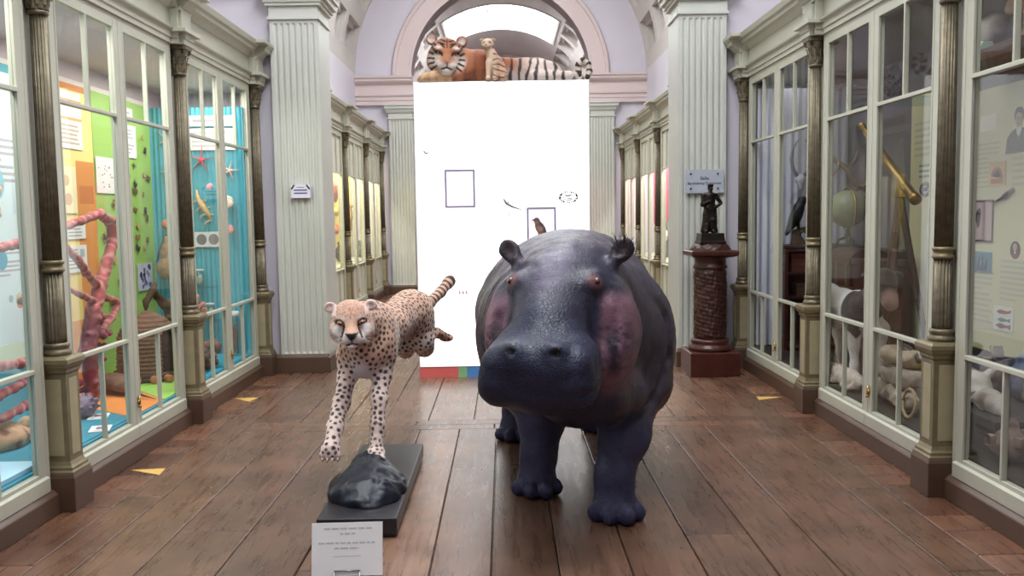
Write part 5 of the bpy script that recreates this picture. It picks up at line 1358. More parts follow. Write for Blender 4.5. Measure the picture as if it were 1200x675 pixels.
b = MB(); b.smooth = True; b.lathe([(.07, 0), (.06, .2), (.07, .245)], 20, Matrix.Translation((-2.86, 8.02, .257))); tag(b.build('specimen_stand', mat('dark_stand', rgb(60, 48, 42), .7), loc=(-2.86, 8.02, .257)), 'dark round stand under the pinkish lumpy cluster', 'stand')
s = Sdf((-2.85, 7.2, .25), (-2.45, 7.95, .72), .010); r = np.random.default_rng(9)
for _ in range(60): q = np.array((-2.62, 7.55, .28))+r.uniform(-1, 1, 3)*np.array((.10, .26, .02))+np.array((0, 0, r.uniform(0, .2)*(1))); s.ell(q, (.035, .04, .035), .012)
s.noise(.01, 20, 3); s.F = np.maximum(s.F, (.258-s.ax[2])[None, None, :]); V, Q = s.mesh(); c = np.tile(np.array(rgb(142, 84, 76)), (len(V), 1)); c = lerp(c, rgb(86, 60, 56), sstep(-.2, .4, vn(V, 16, 3)))
tag(npmesh('reef_rock', V, Q, M_CORAL, None, c, loc=(-2.62, 7.55, .258)), 'reddish-brown reef rock behind the lower glass of the starfish case', 'rock')
M_JAR = glass_mat('jar_glass', tint=(.80, .88, .88)); 
def jar(label, x, y, z, r, h, col, group):
    t = thing('specimen_jar', label, 'jar', (x, y, z), 0, group); T = Matrix.Translation((x, y, z))
    b = MB(); b.smooth = True; b.lathe([(r, 0), (r, h*.78), (r*.75, h*.86), (r*.75, h*.9)], 24, T); b.build('glass_body', M_JAR, t)
    b = MB(); b.smooth = True; b.lathe([(r*.8, h*.9), (r*.85, h*.92), (r*.85, h), (r*.7, h*1.01)], 24, T); b.build('lid', cmat((206, 206, 206)), t)
    s = Sdf((x-r, y-r, z), (x+r, y+r, z+h*.8), r/14); s.ell((x, y, z+h*.36), (r*.55, r*.5, h*.28), .01); s.ell((x+r*.15, y, z+h*.55), (r*.4, r*.4, h*.16), .02); s.noise(r*.1, 40, 2); V, Q = s.mesh(); npmesh('specimen', V, Q, cmat(col), t)
JG = 'specimen jars before the corrugated board'
b = MB(); b.box((-2.99, 8.30, .91), (-2.74, 8.485, .925)); tag(b.build('glass_shelf', M_JAR, loc=(-2.9, 8.4, .91)), 'small upper glass shelf holding the upper jar', 'shelf', 'small glass shelves')
jar('upper glass jar with pale specimen on the small shelf', -2.89, 8.40, .925, .05, .16, (216, 206, 190), JG)
b = MB(); b.box((-2.92, 8.30, .585), (-2.70, 8.485, .60)); tag(b.build('glass_shelf', M_JAR, loc=(-2.8, 8.4, .585)), 'small lower glass shelf holding the lower jar', 'shelf', 'small glass shelves')
jar('lower glass jar with pale specimen on the small shelf', -2.80, 8.40, .60, .05, .16, (220, 214, 204), JG)
jar('tall glass jar with brown specimen standing on the blue deck', -2.58, 8.38, .257, .07, .42, (112, 72, 52), JG)
# pinned insects and small fish on the green board
def insect(kind):
    b = MB(); b.smooth = True
    if kind == 0:
        b.ball((.008, 0, 0), (.007, .009, .03), 8, 6)
        for sy in (-1, 1): b.add([(.006, 0, .015), (.012, sy*.04, .035), (.014, sy*.045, .005), (.008, 0, -.005), (.012, sy*.032, -.03)], [(0, 1, 2, 3), (3, 2, 4)])
    elif kind == 1:
        b.ball((.01, 0, 0), (.01, .014, .026), 10, 8); b.ball((.01, 0, .028), (.008, .009, .009), 8, 6)
        for sy in (-1, 1):
            for dz in (-.014, 0, .014): b.tube([(.008, sy*.01, dz), (.012, sy*.026, dz*1.6+.006), (.002, sy*.034, dz*2.2-.004)], .0016, 4)
    else:
        b.ball((.008, 0, 0), (.006, .007, .042), 8, 6)
        for sy in (-1, 1): b.add([(.008, 0, .02), (.010, sy*.05, .028), (.010, sy*.05, .016), (.008, 0, .006), (.010, sy*.046, -.004)], [(0, 1, 2, 3), (3, 2, 4)])
    return b
IM = [cmat((96, 74, 48)), cmat((60, 50, 42)), cmat((150, 112, 62)), cmat((190, 160, 110)), cmat((120, 80, 60))]
proto = {}
rr = random.Random(12); pos = []
for row in range(9):
    for colm in range(3):
        y = 7.93+.17*colm+rr.uniform(-.05, .05); z = 1.02+.13*row+rr.uniform(-.04, .04)
        if z < 1.25 and y > 7.98: continue
        if z > 2.05: continue
        pos.append((y, z))
for y, z in ((7.36, 1.62), (7.42, 1.42), (7.62, 1.48), (7.58, 1.22), (7.40, 1.02), (7.66, 1.02), (7.50, .86), (8.34, 2.2), (8.30, 2.32), (8.38, 1.95), (7.62, 1.70)): pos.append((y, z))
kinds = ['butterfly-like insect', 'beetle', 'dragonfly-like insect']
def where(y, z):
    v = 'top' if z > 1.95 else 'upper' if z > 1.65 else 'middle' if z > 1.35 else 'lower' if z > 1.1 else 'bottom'
    h = 'far left' if y < 7.47 else 'left' if y < 7.75 else 'centre' if y < 8.02 else 'right' if y < 8.2 else 'far right'
    return v, h
seen = {}
for i, (y, z) in enumerate(pos):
    kd = i % 3; mi = (i*7) % 5
    if (kd, mi) not in proto:
        b = insect(kd); o = b.build('pinned_insect', IM[mi], world=False, fix=False); proto[(kd, mi)] = o
    else: o = proto[(kd, mi)].copy(); COL.objects.link(o)
    o.location = (-XB+.003, y, z); o.rotation_euler = (rr.uniform(-.7, .7), 0, 0); q = rr.uniform(.7, 1.1); o.scale = (q, q, q)
    v, h = where(y, z); col = ['dark olive', 'black-brown', 'ochre', 'straw', 'russet'][mi]
    lb = '%s %s pinned at %s %s of the green board' % (col, kinds[kd], v, h); seen[lb] = seen.get(lb, 0)+1
    if seen[lb] > 1: lb = lb.replace(' pinned', ', second such one pinned')
    tag(o, lb, 'insect', 'insects pinned to the green board')
M_WD = mat('old_brown_wood', rgb(78, 50, 36), .5, nscale=9, namt=.25); M_WR = mat('red_brown_wood', rgb(80, 40, 33), .45, nscale=9, namt=.2)
# ------------------------------------------------------------------ contents of the right-hand cases
b = MB(); n = 160
b.grid([[(2.46+.87*i/n, YE-.012-.012*math.sin(i/n*.87/.075*2*PI)*(1 if i/n < .45 else .5), z) for z in (.26, 2.72)] for i in range(n+1)])
tag(b.build('curtain', mat('curtain_lilac_white', rgb(206, 204, 220), .8), loc=(2.9, YE, .26), fix=False), 'pale lilac pleated curtain behind the raven', 'curtain')
CREAM = (224, 216, 178); PR = 'printed panels in the right cases'
PANEL_T = (206, 199, 168)
sheet('information_poster', 'large cream printed panel with portrait at the right photo edge', 'display panel', 'RB', 6.20, .58, 4.2, 2.36, CREAM,
      [(0, 0, 1, .07, (206, 200, 150)), ('t', .03, .62, .19, .80, PANEL_T, 10), ('t', .24, .62, .5, .76, PANEL_T, 6), ('t', .02, .10, .15, .31, (202, 200, 182), 10), ('t', .19, .2, .4, .36, (202, 200, 182), 8), ('t', .55, .1, .9, .5, PANEL_T, 14),
       (.04, .84, .14, .90, (240, 234, 214)), ('p', ellp(.08, .66, .001, .001), CREAM)], .004, .006, PR, 5)
sheet('information_poster', 'tall cream printed panel with oval stamp beside the telescope', 'display panel', 'RB', 7.16, .36, 6.40, 2.46, (226, 220, 176),
      [('t', .08, .76, .92, .90, PANEL_T, 6), ('t', .2, .68, .8, .74, (130, 150, 140), 3), (.55, .22, .95, .45, (238, 238, 222)), ('p', [(.35, .2), (.62, .42), (.5, .55), (.38, .5)], (240, 240, 226)), ('p', ellp(.86, .36, .1, .03), (92, 140, 156))], .004, .006, PR, 6)
IL = 'pictures on the portrait panel'
def rb(y, z): return (XB-.012, y, z)
# portrait of a man, relief print
def portrait(nm, label, y, z, h, oval=False):
    pts = lambda P: [(XB-.0128, y-a*h, z+c*h) for a, c in P]
    t = thing(nm, label, 'portrait', (XB-.012, y, z-h*.5), 0, IL)
    def lay(name, P, m, d): b = MB(); n = len(P); b.add([(XB-.0106-d, y-a*h, z+c*h) for a, c in P]+[(XB-.010, y-a*h, z+c*h) for a, c in P], [tuple(range(n))]+[(i, (i+1) % n, n+(i+1) % n, n+i) for i in range(n)]); return b.build(name, m, t)
    if oval: lay('ground', ellp(0, 0, .5, .5, 28), cmat((44, 32, 28)), 0)
    lay('coat', [(-.48, -.42), (-.44, -.1), (-.28, .04), (-.1, .12), (.1, .12), (.28, .04), (.44, -.1), (.48, -.42)] if not oval else [(-.34, -.36), (-.25, -.12), (-.1, -.05), (.1, -.05), (.25, -.12), (.34, -.36), (.2, -.45), (-.2, -.45)], cmat((84, 76, 74) if not oval else (120, 60, 44)), .0006)
    lay('collar', [(-.08, .0), (-.12, .16), (.12, .16), (.08, .0), (0, -.1)] if not oval else [(-.06, -.2), (-.08, -.04), (.08, -.04), (.06, -.2)], cmat((214, 214, 218)), .0012)
    lay('face', ellp(0, .30 if not oval else .12, .13 if not oval else .15, .18 if not oval else .2, 20), cmat((186, 164, 140) if not oval else (206, 160, 130)), .0018)
    lay('hair', [(-.15, .28), (-.17, .42), (-.1, .54), (.08, .55), (.17, .44), (.15, .28), (.11, .40), (-.04, .44), (-.11, .40)] if not oval else [(-.19, .02), (-.2, .26), (-.06, .38), (.1, .37), (.2, .24), (.19, .02), (.13, .2), (0, .27), (-.13, .2)], cmat((96, 88, 80) if not oval else (190, 170, 140)), .0024)
    for e in (-.05, .05): lay('eye', ellp(e, .31 if not oval else .14, .018, .012, 8), cmat((50, 44, 44)), .0026)
    lay('mouth', ellp(0, .2 if not oval else .02, .035, .009, 8), cmat((130, 80, 70)), .0026)
portrait('portrait_print', 'engraved half-length portrait of a person in a dark coat on the cream panel', 5.66, 2.03, .30)
portrait('round_portrait', 'small round colour portrait of a person with pale hair on the cream panel', 5.66, 1.28, .115, True)
sheet('picture', 'orange print of an arched building on the cream panel', 'picture', 'RB', 5.99, 1.70, 5.79, 1.86, (226, 188, 128), [('p', ellp(.5, .3, .36, .5, 14, 0, PI), (178, 96, 54)), ('p', ellp(.5, .3, .22, .32, 14, 0, PI), (226, 188, 128)), (.14, .1, .86, .3, (190, 116, 70))], .012, .003, IL)
sheet('picture', 'framed mauve photograph of a bird silhouette on the cream panel', 'picture', 'RB', 6.17, 1.32, 5.92, 1.61, (92, 60, 58), [(.05, .05, .95, .95, (206, 178, 178)), ('p', [(.2, .75), (.34, .82), (.42, .74), (.40, .6), (.36, .4), (.26, .32), (.2, .45), (.12, .55)], (52, 40, 44))], .012, .006, IL)
sheet('picture', 'blue photograph of plants on the cream panel', 'picture', 'RB', 6.165, 1.11, 5.925, 1.255, (86, 136, 160), [('p', [(.2, .1), (.35, .8), (.45, .3), (.55, .9), (.62, .3), (.8, .75), (.75, .1)], (44, 74, 100)), ('p', ellp(.5, .4, .1, .2, 8), (190, 210, 220))], .012, .003, IL)
sheet('picture', 'white card with one red and two green-red fish on the cream panel', 'picture', 'RB', 5.88, .74, 5.65, .90, (238, 236, 230), [('p', [(.15, .78), (.35, .88), (.7, .84), (.9, .92), (.85, .78), (.6, .72), (.3, .7)], (178, 74, 58)), ('p', [(.2, .45), (.4, .55), (.7, .5), (.85, .56), (.85, .38), (.7, .44), (.4, .36)], (74, 140, 128)), ('p', [(.12, .2), (.35, .31), (.7, .25), (.88, .32), (.88, .1), (.7, .17), (.35, .09)], (150, 76, 62))], .012, .003, IL)
s = Sdf((3.27, 5.62, 1.5), (3.34, 5.95, 1.75), .005); s.ell((3.315, 5.76, 1.635), (.012, .055, .026), .01, rotx(-.35)); s.ell((3.313, 5.70, 1.665), (.012, .02, .018), .015); s.cone((3.315, 5.80, 1.62), (3.315, 5.92, 1.585), .014, .005, .01); s.cone((3.313, 5.685, 1.668), (3.313, 5.665, 1.664), .006, .002, .004)
V, Q = s.mesh(); tag(npmesh('bird_relief', V, Q, cmat((120, 110, 112)), loc=(3.315, 5.76, 1.6)), 'grey long-tailed bird print on the cream panel', 'picture', IL)
b = MB()
for k in range(24):
    a = 2*PI*k/24; b.tube([(XB-.012, 6.895+math.cos(a)*.06, 1.705+math.sin(a)*.035), (XB-.013, 6.895+math.cos(a)*.088, 1.705+math.sin(a)*.052)], .006, 5)
b.tube([(XB-.012, 6.895+math.cos(a)*.088, 1.705+math.sin(a)*.052) for a in np.linspace(0, 2*PI, 28)], .006, 6); b.tube([(XB-.012, 6.86, 1.71), (XB-.012, 6.93, 1.705)], .016, 6)
tag(b.build('oval_stamp', cmat((112, 100, 112)), loc=(XB-.012, 6.895, 1.65)), 'dark oval stamp mark on the tall cream panel', 'picture')
b = MB(); b.box((3.345, 6.42, .25), (3.365, 8.46, 1.22)); tag(b.build('dark_board', cmat((44, 38, 36)), loc=(3.35, 7.4, .25)), 'dark board added behind the calf and the chest to darken the back', 'display board')  # dark sheet added to darken the lower back of the cases
du = thing('shelf_unit', 'narrow dark brown shelf unit between the two cream panels', 'shelf unit', (3.3, 6.30, .257))
b = MB(); b.box((3.34, 6.215, .257), (3.36, 6.39, 2.42)); b.box((3.20, 6.375, .257), (3.34, 6.39, 2.42)); b.build('case', cmat((52, 40, 36)), du)
for z in (.3, .75, 1.1, 1.45, 1.8, 2.1, 2.38): b = MB(); b.box((3.20, 6.215, z), (3.34, 6.375, z+.018)); b.build('shelf', M_WR, du)
# --- calf
s = Sdf((2.44, 5.65, .24), (2.86, 7.75, 1.3), .011)
X = 2.645
s.ell((X, 6.45, .80), (.125, .27, .165), .03); s.ell((X, 6.80, .79), (.135, .36, .165), .06); s.ell((X, 7.12, .82), (.125, .22, .16), .05)
s.chain([(X, 6.32, .88), (X-.01, 6.12, .98), (X-.015, 6.02, 1.03)], [.10, .08, .07], .04)
s.chain([(X-.02, 5.99, 1.06), (X-.05, 5.86, .97), (X-.06, 5.80, .93)], [.085, .055, .05], .03); s.ell((X-.02, 6.0, 1.07), (.075, .09, .085), .02)
for q in (-1, 1): s.ell((X-.02+q*.10, 6.03, 1.10), (.05, .02, .03), .012)
def lg(x, y, yk, z0, r0=.07):
    s.chain([(x, y, z0), (x, yk, .56), (x, y+.0, .42), (x, y-.01, .30)], [r0, .038, .028, .03], .03); s.cone((x, y-.015, .285), (x, y-.02, .262), .034, .036, .01)
lg(X-.07, 6.36, 6.37, .70); lg(X+.07, 6.26, 6.27, .70); lg(X-.07, 7.16, 7.22, .74, .09); lg(X+.07, 7.0, 7.06, .74, .09)
s.chain([(X, 7.32, .92), (X-.02, 7.40, .90), (X-.02, 7.44, .75), (X-.02, 7.45, .58)], [.022, .018, .013, .026], .02)
s.F = np.maximum(s.F, (.258-s.ax[2])[None, None, :]); V, Q = s.mesh()
n1 = vn(V, 4.2, 21); n2 = vn(V, 11, 22); c = np.tile(np.array(rgb(232, 228, 224)), (len(V), 1)); bk = sstep(-.015, .015, n1+.3*n2+.0)*(V[:, 2] > .62); bk = np.maximum(bk, sstep(6.20, 6.1, V[:, 1])*.9); c = lerp(c, rgb(12, 11, 12), bk)
hd_ = sstep(6.12, 5.98, V[:, 1]); c = lerp(c, rgb(64, 46, 40), hd_*.9); c = lerp(c, rgb(150, 120, 110), sstep(5.86, 5.80, V[:, 1])*hd_); c = lerp(c, rgb(240, 236, 232), (V[:, 1] > 7.38)*1.); c = lerp(c, rgb(60, 50, 46), sstep(.30, .28, V[:, 2]))
cf = thing('calf', 'black and white stuffed calf standing behind the glass', 'calf', (X, 6.7, .257)); npmesh('body', V, Q, M_CORAL, cf, c)
for q in (-1, 1):
    b = MB(); b.smooth = True; b.ball((X-.035+q*.062, 5.945, 1.06), .014, 10, 8); b.build('eye', mat('eye_black', (.01, .008, .008), .1), cf)
# --- lying lamb
s = Sdf((2.46, 6.0, .25), (2.60, 6.85, .5), .008); s.ell((2.53, 6.32, .33), (.055, .22, .075), .02); s.ell((2.53, 6.52, .335), (.052, .12, .07), .04); s.ell((2.53, 6.70, .345), (.045, .065, .05), .03); s.cone((2.53, 6.73, .34), (2.525, 6.785, .325), .035, .022, .02)
for q in (-1, 1): s.ell((2.53+q*.04, 6.67, .385), (.016, .025, .03), .01)
for y in (6.18, 6.30, 6.48, 6.56): s.cone((2.50, y, .30), (2.485, y+.06, .275), .025, .018, .015)
s.noise(.004, 40, 3); s.F = np.maximum(s.F, (.258-s.ax[2])[None, None, :]); V, Q = s.mesh(); lm = thing('lamb', 'small cream lamb lying at the feet of the calf', 'lamb', (2.53, 6.4, .257))
npmesh('body', V, Q, mat('cream_wool', rgb(212, 196, 182), .85, nscale=30, namt=.12, bump=.4, bscale=90), lm)
b = MB(); b.smooth = True; b.ball((2.492, 6.725, .362), .009, 10, 8); b.build('eye', MATS['eye_black'], lm)
# --- sacks
SK = 'folded sacks on the deck'
def sack(label, c, r_, seed, col):
    s = Sdf(np.array(c)-np.array(r_)*1.25, np.array(c)+np.array(r_)*1.25, .011); s.rbox(c, r_, min(r_)*.8, .01); s.noise(.03, 9, seed); s.noise(.014, 24, seed+1)
    V, Q = s.mesh(); return tag(npmesh('folded_sack', V, Q, mat('sackcloth_%d' % seed, rgb(*col), .9, nscale=25, namt=.15, bump=.3, bscale=120), loc=tuple(c)), label, 'sack', SK)
sack('long beige folded sack at the bottom, nearest the column', (2.62, 5.68, .335), (.10, .30, .062), 31, (172, 156, 140))
sack('grey-beige folded sack on top of the long one', (2.64, 5.72, .46), (.10, .26, .058), 33, (160, 146, 134))
sack('tan bundled sack with dark strap on top of the pile', (2.67, 5.76, .575), (.09, .17, .05), 35, (178, 158, 136))
b = MB(); b.smooth = True; b.tube([(2.67+.0*a, 5.76+.2*math.cos(a), .56+.095*math.sin(a)) for a in np.linspace(.1, PI-.1, 20)], .013, 8); tag(b.build('carrying_strap', mat('dark_leather', rgb(48, 40, 38), .5), loc=(2.67, 5.76, .6)), 'dark leather strap arched over the bundled sack', 'strap')
b = MB(); b.smooth = True; b.tube([(2.52+.01*math.sin(a), 5.36+.085*math.cos(a), .355+.085*math.sin(a)) for a in np.linspace(0, 2*PI, 28)], .010, 8); tag(b.build('rope_ring', mat('rope_tan', rgb(176, 156, 120), .85, nscale=60, namt=.2), loc=(2.52, 5.36, .257)), 'tan rope ring leaning by the folded sacks', 'ring')
# --- low table, chest, globe
tb = thing('side_table', 'brown wooden side table under the globe chest behind the calf', 'table', (3.13, 7.73, .257))
b = MB(); b.box((2.92, 7.40, .86), (3.34, 8.06, .90)); b.build('top', M_WD, tb, bevel=.004)
b = MB(); b.box((2.95, 7.44, .76), (3.31, 8.02, .86)); b.build('apron', M_WD, tb)
for x in (2.96, 3.27):
    for y in (7.45, 7.98): b = MB(); b.box((x, y, .257), (x+.035, y+.035, .80)); b.build('leg', M_WD, tb)
ck = thing('wooden_chest', 'dark red-brown ribbed chest with rounded lid below the globe', 'chest', (3.13, 7.75, .90))
b = MB(); b.box((2.96, 7.46, .90), (3.31, 8.03, 1.09)); b.build('body', M_WR, ck, bevel=.006)
b = MB(); b.prism([(-.175, 0)]+[(.175*-math.cos(PI*i/12), .11*math.sin(PI*i/12)+.02) for i in range(13)]+[(.175, 0)], 7.46, 8.03, Matrix.Translation((3.135, 0, 1.095)) @ Matrix(((1, 0, 0, 0), (0, 0, 1, 0), (0, 1, 0, 0), (0, 0, 0, 1)))); b.build('lid', M_WR, ck)
b = MB()
for y in (7.52, 7.75, 7.97): b.box((2.952, y-.02, .905), (2.962, y+.02, 1.10))
b.build('metal_bands', M_BRONZE, ck)
gl = thing('globe', 'pale green globe on a dark claw stand on top of the chest', 'globe', (3.10, 7.88, 1.225))
b = MB(); b.smooth = True; b.ball((3.10, 7.88, 1.57), .165, 36, 24); b.build('sphere', mat('globe_green', rgb(150, 152, 122), .35, nscale=9, namt=.22), gl)
b = MB(); b.smooth = True; b.tube([(3.10, 7.88+.185*math.cos(a), 1.57+.185*math.sin(a)) for a in np.linspace(0, 2*PI, 36)], .009, 6); b.build('meridian_ring', M_BRASS, gl)
b = MB(); b.smooth = True; b.lathe([(.02, 1.30), (.028, 1.33), (.016, 1.36), (.02, 1.39)], 14, Matrix.Translation((3.10, 7.88, 0)))
for k in range(3): a = k*2*PI/3+.5; b.tube([(3.10+.02*math.cos(a), 7.88+.02*math.sin(a), 1.31), (3.10+.07*math.cos(a), 7.88+.07*math.sin(a), 1.29), (3.10+.10*math.cos(a), 7.88+.10*math.sin(a), 1.235)], [.012, .012, .014], 8)
b.build('claw_stand', M_BRZD, gl)
bx = thing('red_box', 'dark red lidded box beside the telescope tripod', 'box', (3.1, 7.1, .257))
b = MB(); b.box((2.96, 6.95, .257), (3.25, 7.38, 1.10)); b.build('body', M_WR, bx, bevel=.008); b = MB(); b.box((2.945, 6.93, 1.10), (3.265, 7.40, 1.15)); b.build('lid', M_WD, bx, bevel=.01)
# --- telescope on a wooden tripod
M_TBR = mat('aged_brass', rgb(168, 132, 72), .34, 1.)
te = thing('telescope', 'brass telescope slanting on a dark wooden tripod behind the calf', 'telescope', (2.92, 6.5, .257))
A0, A1 = Vector((2.90, 7.12, 2.24)), Vector((2.90, 6.14, 1.615)); d = (A1-A0).normalized()
b = MB(); b.smooth = True; b.tube([A0, A0+d*.01, A0+d*.06, A0+d*.07, A0+d*.34, A0+d*.345, A0+d*.37, A0+d*.375, A1-d*.06, A1-d*.055, A1], [.016, .022, .022, .016, .018, .034, .034, .030, .034, .04, .04], 18); b.build('main_tube', M_TBR, te)
b = MB(); b.smooth = True; o = Vector((0, -.045, -.06)); b.tube([A0+d*.03+o, A0+d*.30+o, A0+d*.31+o, A1-d*.12+o], [.012, .013, .022, .022], 12); b.build('finder_tube', M_TBR, te)
mp = A0+d*.85+Vector((0, 0, -.06))
b = MB(); b.smooth = True; b.tube([A0+d*.85, mp, mp-Vector((0, 0, .08))], [.03, .03, .04], 12); b.build('mount', M_BRASS, te)
for dx, dy in ((-.14, -.12), (-.05, .26), (.24, -.1)):
    b = MB(); q = mp-Vector((0, 0, .06)); b.tube([q, (q.x+dx, q.y+dy, .262)], [.026, .018], 6); b.build('leg', M_WD, te)
# --- antlers and lyre horns on the walls, dark cone on a glass shelf
an = thing('antlers', 'pale brown branching antlers hung above the globe', 'antlers', (3.30, 8.05, 1.75))
def beam(nm, pts, rs, m): b = MB(); b.smooth = True; b.tube(pts, rs, 10); return b.build(nm, m, an)
M_ANT = mat('antler_brown', rgb(150, 128, 110), .6, nscale=20, namt=.25)
beam('main_beam', [(3.34, 8.05, 1.74), (3.24, 8.0, 1.77), (3.13, 7.98, 1.92), (2.98, 7.98, 2.04), (2.80, 8.0, 2.10)], [.035, .028, .026, .022, .008], M_ANT)
for p, q in (((3.13, 7.98, 1.92), (3.2, 7.9, 2.1)), ((3.05, 7.98, 2.0), (2.98, 7.92, 1.86)), ((2.95, 7.98, 2.06), (2.93, 7.95, 2.2)), ((3.24, 8.0, 1.77), (3.12, 7.92, 1.70))): beam('tine', [p, (np.array(p)+np.array(q))/2+np.array((.02, 0, 0)), q], [.02, .015, .004], M_ANT)
b = MB(); b.smooth = True; b.ball((3.345, 8.05, 1.74), (.028, .06, .08), 16, 10); b.build('skull_plate', mat('bone_tan', (1, 1, 1)), an)
hn = thing('lyre_horns', 'grey lyre-shaped pair of horns on the curtain above the raven', 'horns', (2.86, 8.44, 1.85))
for q in (-1, 1): b = MB(); b.smooth = True; b.tube([(2.86+q*.025, 8.44, 1.88), (2.86+q*.075, 8.42, 1.94), (2.86+q*.098, 8.41, 2.04), (2.86+q*.085, 8.41, 2.15), (2.86+q*.03, 8.41, 2.23)], [.02, .019, .016, .012, .004], 10); b.build('horn', mat('horn_grey', rgb(120, 112, 122), .5), hn)
s = Sdf((2.78, 8.36, 1.72), (2.94, 8.49, 1.95), .006); s.ell((2.86, 8.44, 1.86), (.05, .035, .05), .01); s.cone((2.86, 8.43, 1.85), (2.86, 8.42, 1.77), .035, .02, .02); V, Q = s.mesh(); npmesh('skull', V, Q, mat('skull_grey_white', rgb(196, 192, 200), .6), hn)
b = MB(); b.box((2.72, 6.34, 2.345), (3.36, 6.86, 2.36)); tag(b.build('glass_shelf', M_JAR, loc=(3.0, 6.6, 2.345)), 'glass shelf high above the telescope', 'shelf')
s = Sdf((2.80, 6.43, 2.34), (3.02, 6.67, 2.64), .006); s.ell((2.91, 6.55, 2.46), (.07, .07, .10), .02); s.ell((2.91, 6.55, 2.55), (.04, .04, .06), .03); r = np.random.default_rng(2)
for k in range(60): a = k*2.4; t = k/60; p = np.array((2.91+.07*math.sin(PI*(t*.8+.15))*math.cos(a), 6.55+.07*math.sin(PI*(t*.8+.15))*math.sin(a), 2.375+.2*t)); s.cone(p, p+np.array((math.cos(a)*.02, math.sin(a)*.02, .012)), .012, .004, .004)
s.F = np.maximum(s.F, (2.361-s.ax[2])[None, None, :]); V, Q = s.mesh(); tag(npmesh('pine_cone', V, Q, mat('cone_black', rgb(40, 34, 34), .6), loc=(2.91, 6.55, 2.36)), 'big blackish pine cone on the high glass shelf', 'pine cone')
# --- raven on a cabinet
cb = thing('low_cabinet', 'dark red-brown shelf cabinet carrying the raven', 'cabinet', (2.9, 8.3, .257))
b = MB(); b.box((2.62, 8.12, .257), (2.65, 8.44, 1.21)); b.box((3.25, 8.12, .257), (3.28, 8.44, 1.21)); b.box((2.65, 8.41, .257), (3.25, 8.44, 1.21)); b.build('case', M_WR, cb)
for z in (.28, .74, .97): b = MB(); b.box((2.65, 8.13, z), (3.25, 8.41, z+.02)); b.build('shelf', M_WR, cb)
b = MB(); b.box((2.60, 8.10, 1.21), (3.30, 8.45, 1.24)); b.build('top', M_WD, cb, bevel=.005)
rv = thing('raven', 'black raven perched on a knotty branch stand behind the glass', 'raven', (2.86, 8.27, 1.24))
s = Sdf((2.62, 8.1, 1.3), (3.05, 8.42, 1.8), .006)
s.ell((2.845, 8.27, 1.52), (.058, .058, .115), .02, roty(.35)); s.ell((2.895, 8.26, 1.655), (.036, .034, .036), .02); s.cone((2.865, 8.26, 1.59), (2.89, 8.26, 1.64), .045, .034, .03); s.cone((2.92, 8.255, 1.66), (2.965, 8.25, 1.645), .016, .004, .008); s.cone((2.82, 8.27, 1.46), (2.755, 8.28, 1.34), .045, .018, .03); s.ell((2.82, 8.225, 1.50), (.04, .02, .11), .015, roty(.4))
for q in (-1, 1): s.cone((2.86, 8.27+q*.02, 1.43), (2.865, 8.27+q*.02, 1.385), .012, .008, .01)
V, Q = s.mesh(); npmesh('body', V, Q, mat('raven_black', rgb(26, 26, 32), .4, bump=.3, bscale=80), rv)
s = Sdf((2.7, 8.15, 1.235), (3.05, 8.42, 1.42), .007); s.chain([(2.86, 8.27, 1.25), (2.85, 8.27, 1.32), (2.88, 8.27, 1.37)], [.07, .035, .03], .02); s.cone((2.82, 8.27, 1.355), (2.93, 8.27, 1.38), .026, .03, .02); s.ell((2.95, 8.26, 1.36), (.035, .03, .035), .02); s.noise(.01, 30, 2); s.F = np.maximum(s.F, (1.241-s.ax[2])[None, None, :]); V, Q = s.mesh(); npmesh('branch_stand', V, Q, mat('bark_dark', (1, 1, 1)), rv)
rv.location.x -= .075
BKS = 'small things on the cabinet shelves'
for i, (x, z, w, h, col, lb) in enumerate(((2.70, .99, .16, .17, (116, 60, 48), 'red-brown wooden box on the top shelf of the raven cabinet'), (2.98, .99, .2, .12, (150, 120, 110), 'pale wooden box beside the red-brown one under the raven'), (2.75, .76, .22, .12, (92, 60, 46), 'dark wooden box on the middle shelf of the raven cabinet'))):
    o = thing('wooden_box', lb, 'box', (x+w/2, 8.28, z), 0, BKS); b = MB(); b.box((x, 8.18, z), (x+w, 8.38, z+h*.75)); b.build('body', cmat(col), o, bevel=.004); b = MB(); b.box((x-.006, 8.174, z+h*.76), (x+w+.006, 8.386, z+h)); b.build('lid', cmat(col), o, bevel=.004)
# --- nearest right case: shelf, animals above, skull and rocks below
b = MB(); b.box((2.86, 3.2, 2.43), (3.34, 5.9, 2.49)); b.box((2.845, 3.2, 2.415), (2.875, 5.9, 2.465)); tag(b.build('wooden_shelf', M_WD, loc=(2.9, 4.6, 2.43), bevel=.004), 'brown wooden shelf above the portrait panel', 'shelf')
s = Sdf((2.7, 5.05, 2.44), (3.2, 5.75, 2.82), .009); s.ell((2.92, 5.42, 2.56), (.11, .20, .11), .03); s.ell((2.88, 5.56, 2.55), (.08, .12, .085), .04); s.ell((2.86, 5.63, 2.52), (.06, .07, .055), .03); s.ell((2.93, 5.30, 2.62), (.08, .1, .09), .05)
for q in (-1, 1): s.ell((2.90+q*.05, 5.52, 2.65), (.02, .03, .035), .012)
s.ell((2.80, 5.60, 2.57), (.02, .03, .02), .015, op='d'); s.noise(.010, 14, 3); s.F = np.maximum(s.F, (2.4515-s.ax[2])[None, None, :]); V, Q = s.mesh(); c = np.tile(np.array(rgb(168, 160, 154)), (len(V), 1)); c = lerp(c, rgb(112, 98, 90), sstep(-.2, .5, vn(V, 10, 3)))
tag(npmesh('grey_skull', V, Q, M_CORAL, None, c, loc=(2.92, 5.42, 2.451)), 'large mottled grey skull lying on the high wooden shelf', 'skull').location = (3.05, 5.62, 2.491)
